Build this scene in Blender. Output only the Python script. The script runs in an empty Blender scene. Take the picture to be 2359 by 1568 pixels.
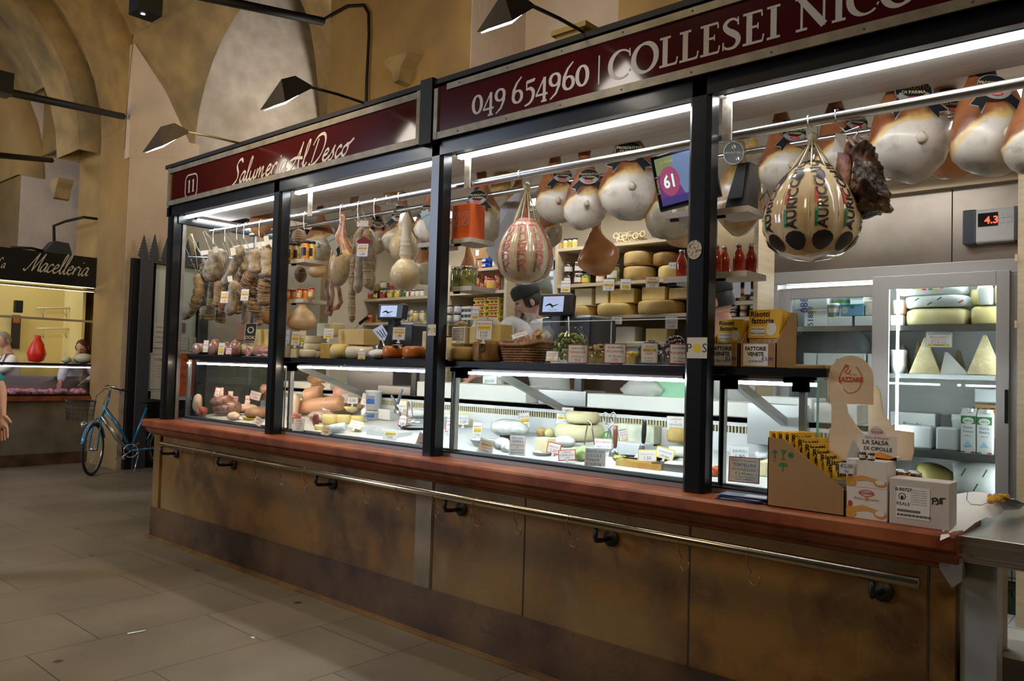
import bpy, math, random, string
from mathutils import Vector as V, Matrix as Mx, Euler, noise
R = math.radians
sc = bpy.context.scene
COL = sc.collection
# ------------------------------------------------------------------ camera
IW, IH, FP = 2359, 1568, 1824.5
CAM = V((0, -3.08822, 1.5))
_yaw, _pit, _rol = R(-41.36), R(2.054), R(-1.644)
FWD = V((math.sin(_yaw)*math.cos(_pit), math.cos(_yaw)*math.cos(_pit), math.sin(_pit)))
_r0 = V((math.cos(_yaw), -math.sin(_yaw), 0)); _d0 = FWD.cross(_r0)
RGT = _r0*math.cos(_rol) + _d0*math.sin(_rol)
DWN = -_r0*math.sin(_rol) + _d0*math.cos(_rol)
cd = bpy.data.cameras.new('camera'); cam = bpy.data.objects.new('camera', cd); COL.objects.link(cam)
cd.sensor_width = 36; cd.lens = FP/IW*36; cd.clip_start = .05; cd.clip_end = 100
cam.matrix_world = Mx(((RGT.x, -DWN.x, -FWD.x, CAM.x), (RGT.y, -DWN.y, -FWD.y, CAM.y), (RGT.z, -DWN.z, -FWD.z, CAM.z), (0, 0, 0, 1)))
sc.camera = cam
# ------------------------------------------------------------------ world, exposure, large lights
sc.view_settings.view_transform = 'Standard'; sc.view_settings.look = 'None'
sc.view_settings.gamma = 1; sc.view_settings.exposure = 0.0; sc.view_settings.use_curve_mapping = False
w = bpy.data.worlds.new('world'); sc.world = w; w.use_nodes = True
w.node_tree.nodes['Background'].inputs[0].default_value = (.75, .8, 1, 1)
w.node_tree.nodes['Background'].inputs[1].default_value = .02
sc.cycles.use_denoising = True; sc.cycles.use_adaptive_sampling = True; sc.cycles.adaptive_threshold = .03
sc.cycles.max_bounces = 7; sc.cycles.diffuse_bounces = 3; sc.cycles.glossy_bounces = 3
sc.cycles.transmission_bounces = 5; sc.cycles.transparent_max_bounces = 12
sc.cycles.caustics_reflective = False; sc.cycles.caustics_refractive = False
sc.cycles.sample_clamp_indirect = 4

def light(name, kind, loc, target, power, col, size=1., size_y=None, spot=None, blend=.5):
 l = bpy.data.lights.new(name, kind); l.energy = power; l.color = col
 if kind == 'AREA':
  l.size = size
  if size_y: l.shape = 'RECTANGLE'; l.size_y = size_y
 else: l.shadow_soft_size = size
 if kind == 'SPOT': l.spot_size = R(spot or 60); l.spot_blend = blend
 o = bpy.data.objects.new(name, l); COL.objects.link(o); o.location = loc
 o.rotation_euler = (V(target)-V(loc)).to_track_quat('-Z', 'Y').to_euler()
 return o
# warm hall lamps high in the vaults over the aisle, cool daylight from the open end of the hall
light('hall_lamp_aisle', 'AREA', (-3.5, -2.6, 5.4), (-4.5, 0, 0), 56, (1, .77, .46), .8)
light('hall_lamp_near', 'AREA', (1.5, -3.2, 5.0), (-1.0, 0, 0), 40, (1, .78, .48), .8)
light('hall_lamp_far', 'AREA', (-9, -1.5, 3.6), (-11, 0.5, 6), 50, (1, .72, .34), .5)
light('hall_daylight', 'AREA', (-10.5, -7.5, 4.0), (-10.4, -.4, .0), 420, (.70, .80, 1), 3, 3)
light('vault_daylight', 'AREA', (-9.2, 4.6, 5.0), (-11.7, 3.2, 5.4), 60, (1, .93, .86), 1.2)  # added fill inside the vault, brightens the recessed lunette wall
light('pier_daylight', 'AREA', (-5.0, 1.9, 4.6), (-5.2, 3.9, 5.4), 9, (.90, .92, 1), .8)
light('end_daylight', 'AREA', (-13.4, -.9, 4.6), (-15.2, 2.2, 4.6), 26, (.85, .9, 1), .8)  # added fill for the end pier face that the arches leave unlit
light('vault_lamp', 'AREA', (-4.5, -.9, 3.7), (-7.5, 2.9, 5.5), 60, (1, .74, .36), .5)

# ------------------------------------------------------------------ pixel of the photograph -> point on a world plane
def W(u, v, x=None, y=None, z=None):
 r = RGT*(u-1179.5)/FP + DWN*(v-784)/FP + FWD
 if y is not None: t = (y-CAM.y)/r.y
 elif x is not None: t = (x-CAM.x)/r.x
 else: t = (z-CAM.z)/r.z
 return CAM + r*t
def mpp(p): return FWD.dot(V(p)-CAM)/FP        # metres per pixel at a point

# ------------------------------------------------------------------ materials
MATS = {}
def M(name, c=(.8,.8,.8), rough=.5, metal=0, c2=None, ns=8, nd=4, lo=.35, hi=.65, stretch=(1,1,1), c3=None, ns3=2, bump=0, bs=40, trans=0, ior=1.45, emit=None, es=1, alpha=None, coat=0, sub=0, spec=.5):
 if name in MATS: return MATS[name]
 m = bpy.data.materials.new(name); MATS[name] = m; m.use_nodes = True
 nt = m.node_tree; b = nt.nodes['Principled BSDF']; L = nt.links.new
 def inp(k, v): b.inputs[k].default_value = v
 c = (*c, 1); inp('Base Color', c); inp('Roughness', rough); inp('Metallic', metal); inp('Specular IOR Level', spec)
 if trans: inp('Transmission Weight', trans); inp('IOR', ior)
 if coat: inp('Coat Weight', coat); inp('Coat Roughness', .12)
 if sub: inp('Subsurface Weight', sub); inp('Subsurface Radius', (.03,.015,.008))
 if emit: inp('Emission Color', (*emit, 1)); inp('Emission Strength', es)
 tc = None
 def coords(st=(1,1,1)):
  nonlocal tc
  if tc is None: tc = nt.nodes.new('ShaderNodeTexCoord')
  mp = nt.nodes.new('ShaderNodeMapping'); mp.inputs['Scale'].default_value = st; L(tc.outputs['Object'], mp.inputs[0]); return mp.outputs[0]
 def nz(scale, st=(1,1,1), det=4):
  n = nt.nodes.new('ShaderNodeTexNoise'); n.inputs['Scale'].default_value = scale; n.inputs['Detail'].default_value = det
  L(coords(st), n.inputs['Vector']); return n.outputs['Fac']
 def ramp(f, a, bb):
  r = nt.nodes.new('ShaderNodeMapRange'); r.inputs[1].default_value = a; r.inputs[2].default_value = bb; L(f, r.inputs[0]); return r.outputs[0]
 def mix(f, A, B_):
  x = nt.nodes.new('ShaderNodeMix'); x.data_type = 'RGBA'; L(f, x.inputs[0])
  for s, k in ((A, 6), (B_, 7)):
   if isinstance(s, tuple): x.inputs[k].default_value = s
   else: L(s, x.inputs[k])
  return x.outputs[2]
 cur = c
 if c2: cur = mix(ramp(nz(ns, stretch, nd), lo, hi), cur, (*c2, 1))
 if c3: cur = mix(ramp(nz(ns3, (1,1,1), 5), .5, .68), cur, (*c3, 1))
 if not isinstance(cur, tuple): L(cur, b.inputs['Base Color'])
 if bump:
  bn = nt.nodes.new('ShaderNodeBump'); bn.inputs['Strength'].default_value = bump; bn.inputs['Distance'].default_value = .01
  L(nz(bs, stretch if c2 else (1,1,1), 5), bn.inputs['Height']); L(bn.outputs[0], b.inputs['Normal'])
 if alpha is not None:
  tr = nt.nodes.new('ShaderNodeBsdfTransparent'); mx = nt.nodes.new('ShaderNodeMixShader'); mx.inputs[0].default_value = alpha
  out = nt.nodes['Material Output']; L(tr.outputs[0], mx.inputs[1]); L(b.outputs[0], mx.inputs[2]); L(mx.outputs[0], out.inputs[0])
 m['_t'] = 1
 return m
def glassmat(name, tint=(.93,.97,.96), refl=.09, tr=None):
 if name in MATS: return MATS[name]
 m = bpy.data.materials.new(name); MATS[name] = m; m.use_nodes = True; nt = m.node_tree; nt.nodes.clear()
 o = nt.nodes.new('ShaderNodeOutputMaterial'); t = nt.nodes.new('ShaderNodeBsdfTransparent'); g = nt.nodes.new('ShaderNodeBsdfGlossy')
 t.inputs[0].default_value = (*tint, 1); g.inputs['Roughness'].default_value = .02
 x = nt.nodes.new('ShaderNodeMixShader'); lw = nt.nodes.new('ShaderNodeLayerWeight'); lw.inputs[0].default_value = .12
 mm = nt.nodes.new('ShaderNodeMath'); mm.operation = 'MULTIPLY_ADD'; mm.inputs[1].default_value = .35; mm.inputs[2].default_value = refl*.3
 nt.links.new(lw.outputs['Fresnel'], mm.inputs[0]); nt.links.new(mm.outputs[0], x.inputs[0])
 nt.links.new(t.outputs[0], x.inputs[1]); nt.links.new(g.outputs[0], x.inputs[2]); nt.links.new(x.outputs[0], o.inputs[0])
 return m
def lin(h):   # sRGB hex -> linear
 h = h.lstrip('#'); r = [int(h[i:i+2], 16)/255 for i in (0, 2, 4)]
 return tuple(x/12.92 if x <= .04045 else ((x+.055)/1.055)**2.4 for x in r)
def P(h, rough=.5, **k): return M('c_'+h.strip('#')+('' if rough == .5 else '_%g' % rough)+('m' if k.get('metal') else ''), lin(h), rough, **k)

# ------------------------------------------------------------------ mesh builder
_txt = {}
_SCR = 'text'
class B:
 def __init__(s, mat=None):
  s.v = []; s.f = []; s.mi = []; s.sm = []; s.mats = []; s.M = Mx.Identity(4); s.smooth = False; s.cur = 0
  if mat: s.m(mat)
 def m(s, mat):
  if mat not in s.mats: s.mats.append(mat)
  s.cur = s.mats.index(mat); return s
 def at(s, Mt): s.M = Mt; return s
 def add(s, vs, fs, smooth=None):
  n = len(s.v); s.v += [s.M @ V(p) for p in vs]
  for f in fs: s.f.append([n+i for i in f]); s.mi.append(s.cur); s.sm.append(s.smooth if smooth is None else smooth)
  return n
 def box(s, x0, x1, y0, y1, z0, z1):
  return s.add([(x, y, z) for x in (x0, x1) for y in (y0, y1) for z in (z0, z1)], [(0,1,3,2),(4,6,7,5),(0,4,5,1),(2,3,7,6),(0,2,6,4),(1,5,7,3)], False)
 def cbox(s, c, d): return s.box(c[0]-d[0]/2, c[0]+d[0]/2, c[1]-d[1]/2, c[1]+d[1]/2, c[2]-d[2]/2, c[2]+d[2]/2)
 def quad(s, *p): return s.add(p, [tuple(range(len(p)))], False)
 def prism(s, poly, h, plane='xy', o=0.):
  """extrude a 2d polygon: plane xy -> along z, xz -> along y, yz -> along x"""
  n = len(poly); g = {'xy': lambda a, b, t: (a, b, t), 'xz': lambda a, b, t: (a, t, b), 'yz': lambda a, b, t: (t, a, b)}[plane]
  vs = [g(a, b, o) for a, b in poly] + [g(a, b, o+h) for a, b in poly]
  return s.add(vs, [tuple(range(n))[::-1], tuple(range(n, 2*n))] + [(i, (i+1) % n, n+(i+1) % n, n+i) for i in range(n)], False)
 def lathe(s, prof, c=(0,0,0), n=16, sx=1, sy=1, wob=0, seed=0, cap=True, bend=None, lobes=0, la=0):
  vs = []; c = V(c)
  for k, (r, z) in enumerate(prof):
   ox = oy = 0
   if bend: ox, oy = bend(z)
   for i in range(n):
    a = 2*math.pi*i/n; rr = r*(1-la*abs(math.cos(a*lobes/2))**8 if lobes else 1)
    p = V((math.cos(a)*rr*sx+ox, math.sin(a)*rr*sy+oy, z))
    if wob: p += noise.noise_vector((p*(4 if wob > .02 else 9))/max(.05, abs(prof[-1][1]-prof[0][1])) * 1.0 + V((seed*7.3, seed, 0)))*wob
    vs.append(p+c)
  fs = [(k*n+i, k*n+(i+1) % n, (k+1)*n+(i+1) % n, (k+1)*n+i) for k in range(len(prof)-1) for i in range(n)]
  if cap: fs += [tuple(range(n))[::-1], tuple(range((len(prof)-1)*n, len(prof)*n))]
  return s.add(vs, fs, True)
 def cyl(s, c, r, h, n=16, smooth=True):
  x, y, z = c
  return s.lathe([(r*.96, 0), (r, h*.03), (r, h*.97), (r*.96, h)] if h > .02 else [(r, 0), (r, h)], c, n)
 def ell(s, c, rad, n=14, m=9, wob=0, seed=0, Rm=None):
  vs = []; c = V(c)
  for k in range(m+1):
   t = math.pi*k/m
   for i in range(n):
    a = 2*math.pi*i/n; p = V((math.sin(t)*math.cos(a)*rad[0], math.sin(t)*math.sin(a)*rad[1], -math.cos(t)*rad[2]))
    if wob: p += noise.noise_vector(V((p.x/rad[0], p.y/rad[1], p.z/rad[2]))*1.6+V((seed*5.1, seed*2, 1)))*wob
    if Rm: p = Rm @ p
    vs.append(p+c)
  return s.add(vs, [(k*n+i, k*n+(i+1) % n, (k+1)*n+(i+1) % n, (k+1)*n+i) for k in range(m) for i in range(n)], True)
 def tube(s, pts, r, n=8, cap=True, closed=False, flat=1):
  pts = [V(p) for p in pts]; N = len(pts); rs = r if isinstance(r, (list, tuple)) else [r]*N; vs = []; up = None
  for i, p in enumerate(pts):
   if closed: d = pts[(i+1) % N]-pts[i-1]
   else: d = pts[min(i+1, N-1)]-pts[max(i-1, 0)]
   d = d.normalized() if d.length > 1e-9 else V((0,0,1))
   if up is None: up = V((0,0,1)) if abs(d.z) < .9 else V((0,1,0))
   a = d.cross(up); a = a.normalized() if a.length > 1e-6 else V((1,0,0)); b = a.cross(d).normalized(); up = b
   for k in range(n):
    t = 2*math.pi*k/n; vs.append(p+a*math.cos(t)*rs[i]+b*math.sin(t)*rs[i]*flat)
  fs = [(i*n+k, i*n+(k+1) % n, (i+1)*n+(k+1) % n, (i+1)*n+k) for i in range(N-1) for k in range(n)]
  if closed: fs += [((N-1)*n+k, (N-1)*n+(k+1) % n, (k+1) % n, k) for k in range(n)]
  elif cap: fs += [tuple(range(n))[::-1], tuple(range((N-1)*n, N*n))]
  return s.add(vs, fs, True)
 def disc(s, c, rx, ry, n=20):
  return s.add([(c[0]+rx*math.cos(2*math.pi*i/n), c[1]+ry*math.sin(2*math.pi*i/n), c[2]) for i in range(n)], [tuple(range(n))], False)
 def text(s, t, size, x=0, y=0, z=0, al='C', sx=1, bold=0):
  """flat lettering in the local xy plane (baseline at y)"""
  k = (t, al, bold)
  if k not in _txt:
   cu = bpy.data.curves.new(_SCR, 'FONT'); cu.body = t; cu.align_x = {'C': 'CENTER', 'L': 'LEFT', 'R': 'RIGHT'}[al]; cu.size = 1; cu.resolution_u = 2; cu.offset = bold
   o = bpy.data.objects.new(_SCR, cu); COL.objects.link(o); dg = bpy.context.evaluated_depsgraph_get()
   me = bpy.data.meshes.new_from_object(o.evaluated_get(dg)); _txt[k] = ([tuple(q.co) for q in me.vertices], [tuple(q.vertices) for q in me.polygons])
   bpy.data.objects.remove(o); bpy.data.curves.remove(cu); bpy.data.meshes.remove(me)
  vs, fs = _txt[k]
  return s.add([(x+p[0]*size*sx, y+p[1]*size, z) for p in vs], fs, False)
 def stroke(s, pts, z=0, sm=3, nib=None, w=.01):
  """variable width flat stroke; pts = (x, y[, width]); nib=(angle, thick, thin) for pen lettering"""
  P2 = [(p[0], p[1], p[2] if len(p) > 2 else w) for p in pts]
  if sm > 1 and len(P2) > 2:      # Catmull-Rom
   Q = [P2[0]]+P2+[P2[-1]]; O = []
   for i in range(1, len(Q)-2):
    for j in range(sm):
     t = j/sm; O.append(tuple(.5*((2*Q[i][k])+(-Q[i-1][k]+Q[i+1][k])*t+(2*Q[i-1][k]-5*Q[i][k]+4*Q[i+1][k]-Q[i+2][k])*t*t+(-Q[i-1][k]+3*Q[i][k]-3*Q[i+1][k]+Q[i+2][k])*t**3) for k in range(3)))
   P2 = O+[P2[-1]]
  vs = []; N = len(P2)
  for i in range(N):
   a = P2[max(i-1, 0)]; b = P2[min(i+1, N-1)]; d = V((b[0]-a[0], b[1]-a[1])); d = d.normalized() if d.length > 1e-9 else V((1, 0))
   n_ = V((-d.y, d.x)); ww = P2[i][2]/2
   if nib:
    ang = math.atan2(d.y, d.x)-nib[0]; ww = (nib[2]+(nib[1]-nib[2])*abs(math.sin(ang)))/2*(P2[i][2]/w if len(pts[0]) > 2 else 1)
   vs += [(P2[i][0]+n_.x*ww, P2[i][1]+n_.y*ww, z+i*1e-6), (P2[i][0]-n_.x*ww, P2[i][1]-n_.y*ww, z+i*1e-6)]
  return s.add(vs, [(2*i, 2*i+1, 2*i+3, 2*i+2) for i in range(N-1)], False)
 def scr(s, start, amp, fr, seed=0):
  for i in range(start, len(s.v)): s.v[i] = s.v[i]+noise.noise_vector(s.v[i]*fr+V((seed*3.7, seed, seed*2)))*amp
 def mesh(s, name, off=None, bevel=0):
  me = bpy.data.meshes.new(name); o = off or V((0,0,0))
  me.from_pydata([tuple(p-o) for p in s.v], [], s.f)
  for mt in s.mats: me.materials.append(mt)
  me.polygons.foreach_set('material_index', s.mi); me.polygons.foreach_set('use_smooth', s.sm); me.update()
  return me
def bev(o, w=.003, seg=2):
 md = o.modifiers.new('bevel', 'BEVEL'); md.width = w; md.segments = seg; md.limit_method = 'ANGLE'; md.angle_limit = R(40); return o
def fr(o, x, y):
 """matrix with local X along x, local Y along y, origin o"""
 x = V(x).normalized(); z = x.cross(V(y)).normalized(); y = z.cross(x)
 return Mx(((x.x, y.x, z.x, o[0]), (x.y, y.y, z.y, o[1]), (x.z, y.z, z.z, o[2]), (0,0,0,1)))
def TR(x=0, y=0, z=0, rx=0, ry=0, rz=0, s=1):
 s = (s, s, s) if isinstance(s, (int, float)) else s
 return Mx.Translation((x, y, z)) @ Euler((R(rx), R(ry), R(rz))).to_matrix().to_4x4() @ Mx.Diagonal((*s, 1))

def tagp(o, label=None, cat=None, group=None, kind=None):
 for k, q in (('label', label), ('category', cat), ('group', group), ('kind', kind)):
  if q: o[k] = q
 return o
class T:
 """a thing: an Empty at its base with parts (and sub-parts) as children"""
 def __init__(s, name, label, cat, group=None, kind=None):
  s.name, s.meta, s.parts = name, (label, cat, group, kind), []
 def part(s, name, b, parent=None, bevel=0, label=None, kind=None):
  s.parts.append([name, b, parent, bevel, label, kind]); return len(s.parts)-1
 def done(s, loc=None, local=False, rot=(0,0,0), scale=1):
  """local: parts are built about the origin and placed at loc; else they are in world coordinates"""
  if not local:
   al = [p for q in s.parts for p in q[1].v]
   xs = [p.x for p in al]; ys = [p.y for p in al]; zs = [p.z for p in al]
   off = V(((min(xs)+max(xs))/2, (min(ys)+max(ys))/2, min(zs))) if loc is None else V(loc)
  else: off = V((0,0,0))
  e = bpy.data.objects.new(s.name, None); e.empty_display_size = .05; COL.objects.link(e); e.location = off if not local else V(loc)
  e.rotation_euler = rot; e.scale = (scale,)*3 if isinstance(scale, (int, float)) else scale
  tagp(e, *s.meta); obs = []
  for name, b, par, bw, lab, kind in s.parts:
   o = bpy.data.objects.new(name, b.mesh(name, off)); COL.objects.link(o); o.parent = e if par is None else obs[par]
   if bw: bev(o, bw)
   tagp(o, lab, None, None, kind); obs.append(o)
  return e
def solo(name, label, cat, b, group=None, kind=None, bevel=0, loc=None, local=False, rot=(0,0,0)):
 al = b.v
 if not local: off = V(((min(p.x for p in al)+max(p.x for p in al))/2, (min(p.y for p in al)+max(p.y for p in al))/2, min(p.z for p in al)))
 else: off = V((0,0,0))
 o = bpy.data.objects.new(name, b.mesh(name, off)); COL.objects.link(o); o.location = V(loc) if local else off; o.rotation_euler = rot
 if bevel: bev(o, bevel)
 tagp(o, label, cat, group, kind); return o
def struct(name, b, bevel=0):
 o = bpy.data.objects.new(name, b.mesh(name)); COL.objects.link(o); o['kind'] = 'structure'
 if bevel: bev(o, bevel)
 return o
def dup(src, loc, rz=None, label=None, group=None, scale=None, rot=None):
 r = src.copy(); COL.objects.link(r); r.location = loc
 if rz is not None: r.rotation_euler = (0, 0, rz)
 if rot is not None: r.rotation_euler = rot
 if scale is not None: r.scale = (scale,)*3 if isinstance(scale, (int, float)) else scale
 if label: r['label'] = label
 if group: r['group'] = group
 for ch in src.children:
  c = ch.copy(); COL.objects.link(c); c.parent = r
  for g in ch.children:
   d = g.copy(); COL.objects.link(d); d.parent = c
 return r
ORD = ['first', 'second', 'third', 'fourth', 'fifth', 'sixth', 'seventh', 'eighth', 'ninth', 'tenth', 'eleventh', 'twelfth', 'thirteenth', 'fourteenth', 'fifteenth', 'sixteenth', 'seventeenth', 'eighteenth', 'nineteenth', 'twentieth']
rnd = random.Random(7)
# ------------------------------------------------------------------ shared materials
black_metal = M('black_metal', (.006,.007,.009), .3, .0, coat=.15, spec=.35)
black_matte = M('black_matte', (.006,.006,.007), .6, spec=.3)
alu = M('aluminium', (.62,.62,.62), .32, 1, c2=(.5,.5,.5), ns=6)
alu_warm = M('aged_aluminium', (.20,.175,.13), .5, .4, c2=(.14,.12,.085), ns=14)
steel = M('brushed_steel', (.62,.62,.62), .28, 1, c2=(.52,.52,.52), ns=30, stretch=(.05,.05,1))
steel_wall = M('steel_wall_panel', (.40,.355,.31), .36, .8, c2=(.30,.26,.22), ns=3)
brass_rail = M('rail_metal', (.60,.52,.38), .22, 1, c2=(.48,.40,.27), ns=6)
glass = glassmat('clear_glass')
glass_edge = M('glass_edge', (.25,.55,.50), .1)
jar_glass = glassmat('jar_glass', (.97,.98,.96), .12)
film = glassmat('plastic_film', (.97,.97,.97), .3)
white_pl = M('white_plastic', (.80,.82,.83), .35)
card_w = M('white_card', (.80,.78,.76), .5)
paper_w = M('white_paper', (.85,.86,.88), .6)
wood_bei = M('beige_laminate', (.68,.56,.38), .5, c2=(.60,.48,.31), ns=4, stretch=(1,1,14))
wood_grey = M('grey_oak_laminate', (.62,.57,.52), .5, c2=(.50,.45,.41), ns=5, stretch=(1,14,14))
ply = M('birch_plywood', (.80,.63,.44), .5, c2=(.74,.56,.37), ns=3, stretch=(1,1,9))
led = M('led_tube', (1,1,1), .4, emit=(.93,.97,1), es=26)
led_cool = M('display_tube', (1,1,1), .4, emit=(.93,.98,1), es=90)
led_warm = M('display_tube_warm', (1,1,1), .4, emit=(1,.74,.55), es=70)
panel_lt = M('ceiling_panel_light', (1,1,1), .4, emit=(1,.97,.92), es=15)
lamp_face = M('lamp_diffuser', (1,1,1), .4, emit=(1,.92,.78), es=10)
def ink(h): return P(h, .6)
RED, BLU, YEL, BLK, GRN, DRD = ink('C8313A'), ink('2B3F8E'), ink('E9C81F'), ink('16161A'), ink('2E7D4F'), ink('8E1F28')
def plaster(name, a, b, c, sc_=1.6):
 return M(name, a, .9, c2=b, ns=sc_, nd=6, lo=.35, hi=.7, c3=c, ns3=.9, bump=.6, bs=14)
pl_warm = plaster('ochre_plaster', (.34,.215,.075), (.26,.16,.055), (.22,.14,.06))  # brown tone carries the warm lamplight of the faces towards the aisle
pl_light = plaster('pale_plaster', (.58,.47,.37), (.50,.40,.32), (.45,.37,.30))  # daylight on the side faces put into a paler plaster colour
pl_white = plaster('lunette_plaster', (.66,.58,.48), (.50,.43,.36), (.42,.34,.26), 4)
pl_vault = plaster('vault_plaster', (.36,.25,.11), (.23,.16,.075), (.16,.12,.065), 3.5)
def stone_mat(name, a, b, c, ns=2.2, veins=True):
 m = M(name, a, .42, c2=b, ns=ns, nd=10, lo=.42, hi=.60, c3=c, ns3=1.7, bump=.12, bs=30)
 nt = m.node_tree; L = nt.links.new; bs = nt.nodes['Principled BSDF']
 vo = nt.nodes.new('ShaderNodeTexNoise'); vo.inputs['Scale'].default_value = ns*1.4; vo.inputs['Detail'].default_value = 8; vo.inputs['Distortion'].default_value = 1.2
 tcn = [n for n in nt.nodes if n.type == 'TEX_COORD'][0]; L(tcn.outputs['Object'], vo.inputs[0])
 s1 = nt.nodes.new('ShaderNodeMath'); s1.operation = 'SUBTRACT'; s1.inputs[1].default_value = .5; L(vo.outputs['Fac'], s1.inputs[0])
 s2 = nt.nodes.new('ShaderNodeMath'); s2.operation = 'ABSOLUTE'; L(s1.outputs[0], s2.inputs[0])
 mr = nt.nodes.new('ShaderNodeMapRange'); mr.inputs[1].default_value = 0; mr.inputs[2].default_value = .012; mr.inputs[3].default_value = .25 if veins else .6; mr.inputs[4].default_value = 0; L(s2.outputs[0], mr.inputs[0])
 x = nt.nodes.new('ShaderNodeMix'); x.data_type = 'RGBA'; src = bs.inputs['Base Color'].links[0].from_socket
 L(mr.outputs[0], x.inputs[0]); L(src, x.inputs[6]); x.inputs[7].default_value = (*(q*1.5 for q in a), 1) if veins else (*(q*.35 for q in c), 1); L(x.outputs[2], bs.inputs['Base Color'])
 return m
st_panel = stone_mat('travertine_panel', (.235,.112,.022), (.095,.042,.009), (.29,.18,.06), 3.4)
st_plinth = stone_mat('brown_breccia', (.105,.052,.02), (.04,.02,.009), (.16,.085,.035), 3.0, False)
st_red = stone_mat('red_verona_marble', (.29,.066,.016), (.18,.036,.010), (.38,.12,.04), 9)
def floor_mat():
 m = M('stone_paving', (.225,.17,.10), .5, c2=(.15,.12,.075), ns=1.1, nd=6, c3=(.26,.215,.145), ns3=.7, bump=.16, bs=90)
 nt = m.node_tree; L = nt.links.new; bs = nt.nodes['Principled BSDF']; tcn = [n for n in nt.nodes if n.type == 'TEX_COORD'][0]
 mp = nt.nodes.new('ShaderNodeMapping'); L(tcn.outputs['Object'], mp.inputs[0])
 br = nt.nodes.new('ShaderNodeTexBrick'); L(mp.outputs[0], br.inputs[0]); br.offset = .37; br.inputs['Scale'].default_value = 1
 mp.inputs['Rotation'].default_value = (0, 0, R(90)); mp.inputs['Location'].default_value = (.25, .1, 0)
 br.inputs['Brick Width'].default_value = .95; br.inputs['Row Height'].default_value = .62; br.inputs['Mortar Size'].default_value = .004; br.inputs['Mortar Smooth'].default_value = .2
 br.inputs['Color1'].default_value = (1,1,1,1); br.inputs['Color2'].default_value = (.78,.80,.84,1); br.inputs['Mortar'].default_value = (.28,.26,.24,1); br.inputs['Bias'].default_value = 0
 x = nt.nodes.new('ShaderNodeMix'); x.data_type = 'RGBA'; x.blend_type = 'MULTIPLY'; x.inputs[0].default_value = 1
 src = bs.inputs['Base Color'].links[0].from_socket; L(src, x.inputs[6]); L(br.outputs[0], x.inputs[7])
 v = nt.nodes.new('ShaderNodeTexVoronoi'); v.inputs['Scale'].default_value = 4.2; L(tcn.outputs['Object'], v.inputs[0])      # dark gum spots
 mr = nt.nodes.new('ShaderNodeMapRange'); mr.inputs[1].default_value = .09; mr.inputs[2].default_value = .125; L(v.outputs['Distance'], mr.inputs[0])
 g = nt.nodes.new('ShaderNodeTexWhiteNoise'); L(v.outputs['Position'], g.inputs[0])
 gm = nt.nodes.new('ShaderNodeMath'); gm.operation = 'GREATER_THAN'; gm.inputs[1].default_value = .38; L(g.outputs[0], gm.inputs[0])
 mx = nt.nodes.new('ShaderNodeMath'); mx.operation = 'MAXIMUM'; L(mr.outputs[0], mx.inputs[0]); L(gm.outputs[0], mx.inputs[1])
 y = nt.nodes.new('ShaderNodeMix'); y.data_type = 'RGBA'; L(mx.outputs[0], y.inputs[0]); y.inputs[6].default_value = (.04,.035,.035,1); L(x.outputs[2], y.inputs[7])
 L(y.outputs[2], bs.inputs['Base Color']); return m
paving = floor_mat()
tile_w = M('white_floor_tile', (.72,.72,.70), .35)
def cheese(n, a, b, r=.55): return M(n, a, r, c2=b, ns=14, nd=5, bump=.12, bs=60)
ch_yel = cheese('yellow_cheese', (.80,.62,.24), (.74,.54,.18)); ch_pale = cheese('pale_cheese', (.84,.76,.50), (.78,.68,.40))
ch_rind = cheese('straw_rind', (.62,.44,.16), (.50,.33,.10)); ch_white = cheese('white_cheese', (.88,.86,.78), (.82,.78,.66))
ch_dark = cheese('brown_rind', (.42,.24,.07), (.30,.15,.04)); ch_oran = cheese('smoked_orange_rind', (.62,.22,.03), (.48,.13,.02), .3)
salami_w = M('floury_casing', (.64,.58,.50), .9, c2=(.30,.23,.17), ns=22, nd=6, bump=.8, bs=45)
salami_d = M('mottled_casing', (.36,.25,.17), .85, c2=(.15,.085,.055), ns=26, nd=6, bump=.8, bs=50)
salami_c = M('straw_casing', (.50,.39,.26), .85, c2=(.25,.16,.09), ns=18, nd=6, bump=.8, bs=40)
meat_r = M('cured_red_meat', (.36,.07,.05), .35, c2=(.60,.33,.26), ns=26, lo=.5, hi=.6)
meat_p = M('pink_cooked_meat', (.72,.33,.25), .35, c2=(.80,.50,.40), ns=9)
fat_w = M('creamy_fat', (.80,.66,.50), .4, c2=(.72,.50,.36), ns=8)
bark = M('smoked_bark', (.03,.014,.008), .45, c2=(.17,.075,.028), ns=14, nd=8, lo=.46, hi=.68, bump=1, bs=30)
twine = M('twine', (.72,.66,.48), .8)
steel_wire = M('hook_steel', (.75,.75,.76), .2, 1)
cardb = M('corrugated_cardboard', (.42,.245,.10), .75, c2=(.36,.20,.08), ns=3)
wicker = M('wicker', (.20,.085,.03), .6, c2=(.36,.17,.06), ns=40, bump=.6, bs=80)
skin = M('skin', (.62,.34,.24), .5, sub=.1)
cloth_w = M('white_cloth', (.78,.79,.80), .8, bump=.1, bs=9)
hairm = M('dark_hair', (.018,.012,.010), .6)
# ------------------------------------------------------------------ hall shell
b = B(paving); b.quad((-20,-9,0),(6,-9,0),(6,3.6,0),(-20,3.6,0)); struct('floor', b)
XW = -11.13
b = B(pl_light); b.box(-12.0, XW+.12, 1.45, 2.42, 0, 4.62); struct('wall_left', b)                       # pale pier behind the notice board
b = B(pl_warm); b.quad((-12.0,1.447,0),(XW+.11,1.447,0),(XW+.11,1.447,4.8),(-12.0,1.447,4.8)); struct('trim_1', b)  # aisle side of the pale pier, its shade put into the colour
b = B(pl_white); b.box(-12.1, -11.75, 2.42, 7.5, 0, 9); struct('wall_far', b)                       # recessed pale wall in the arch
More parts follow.
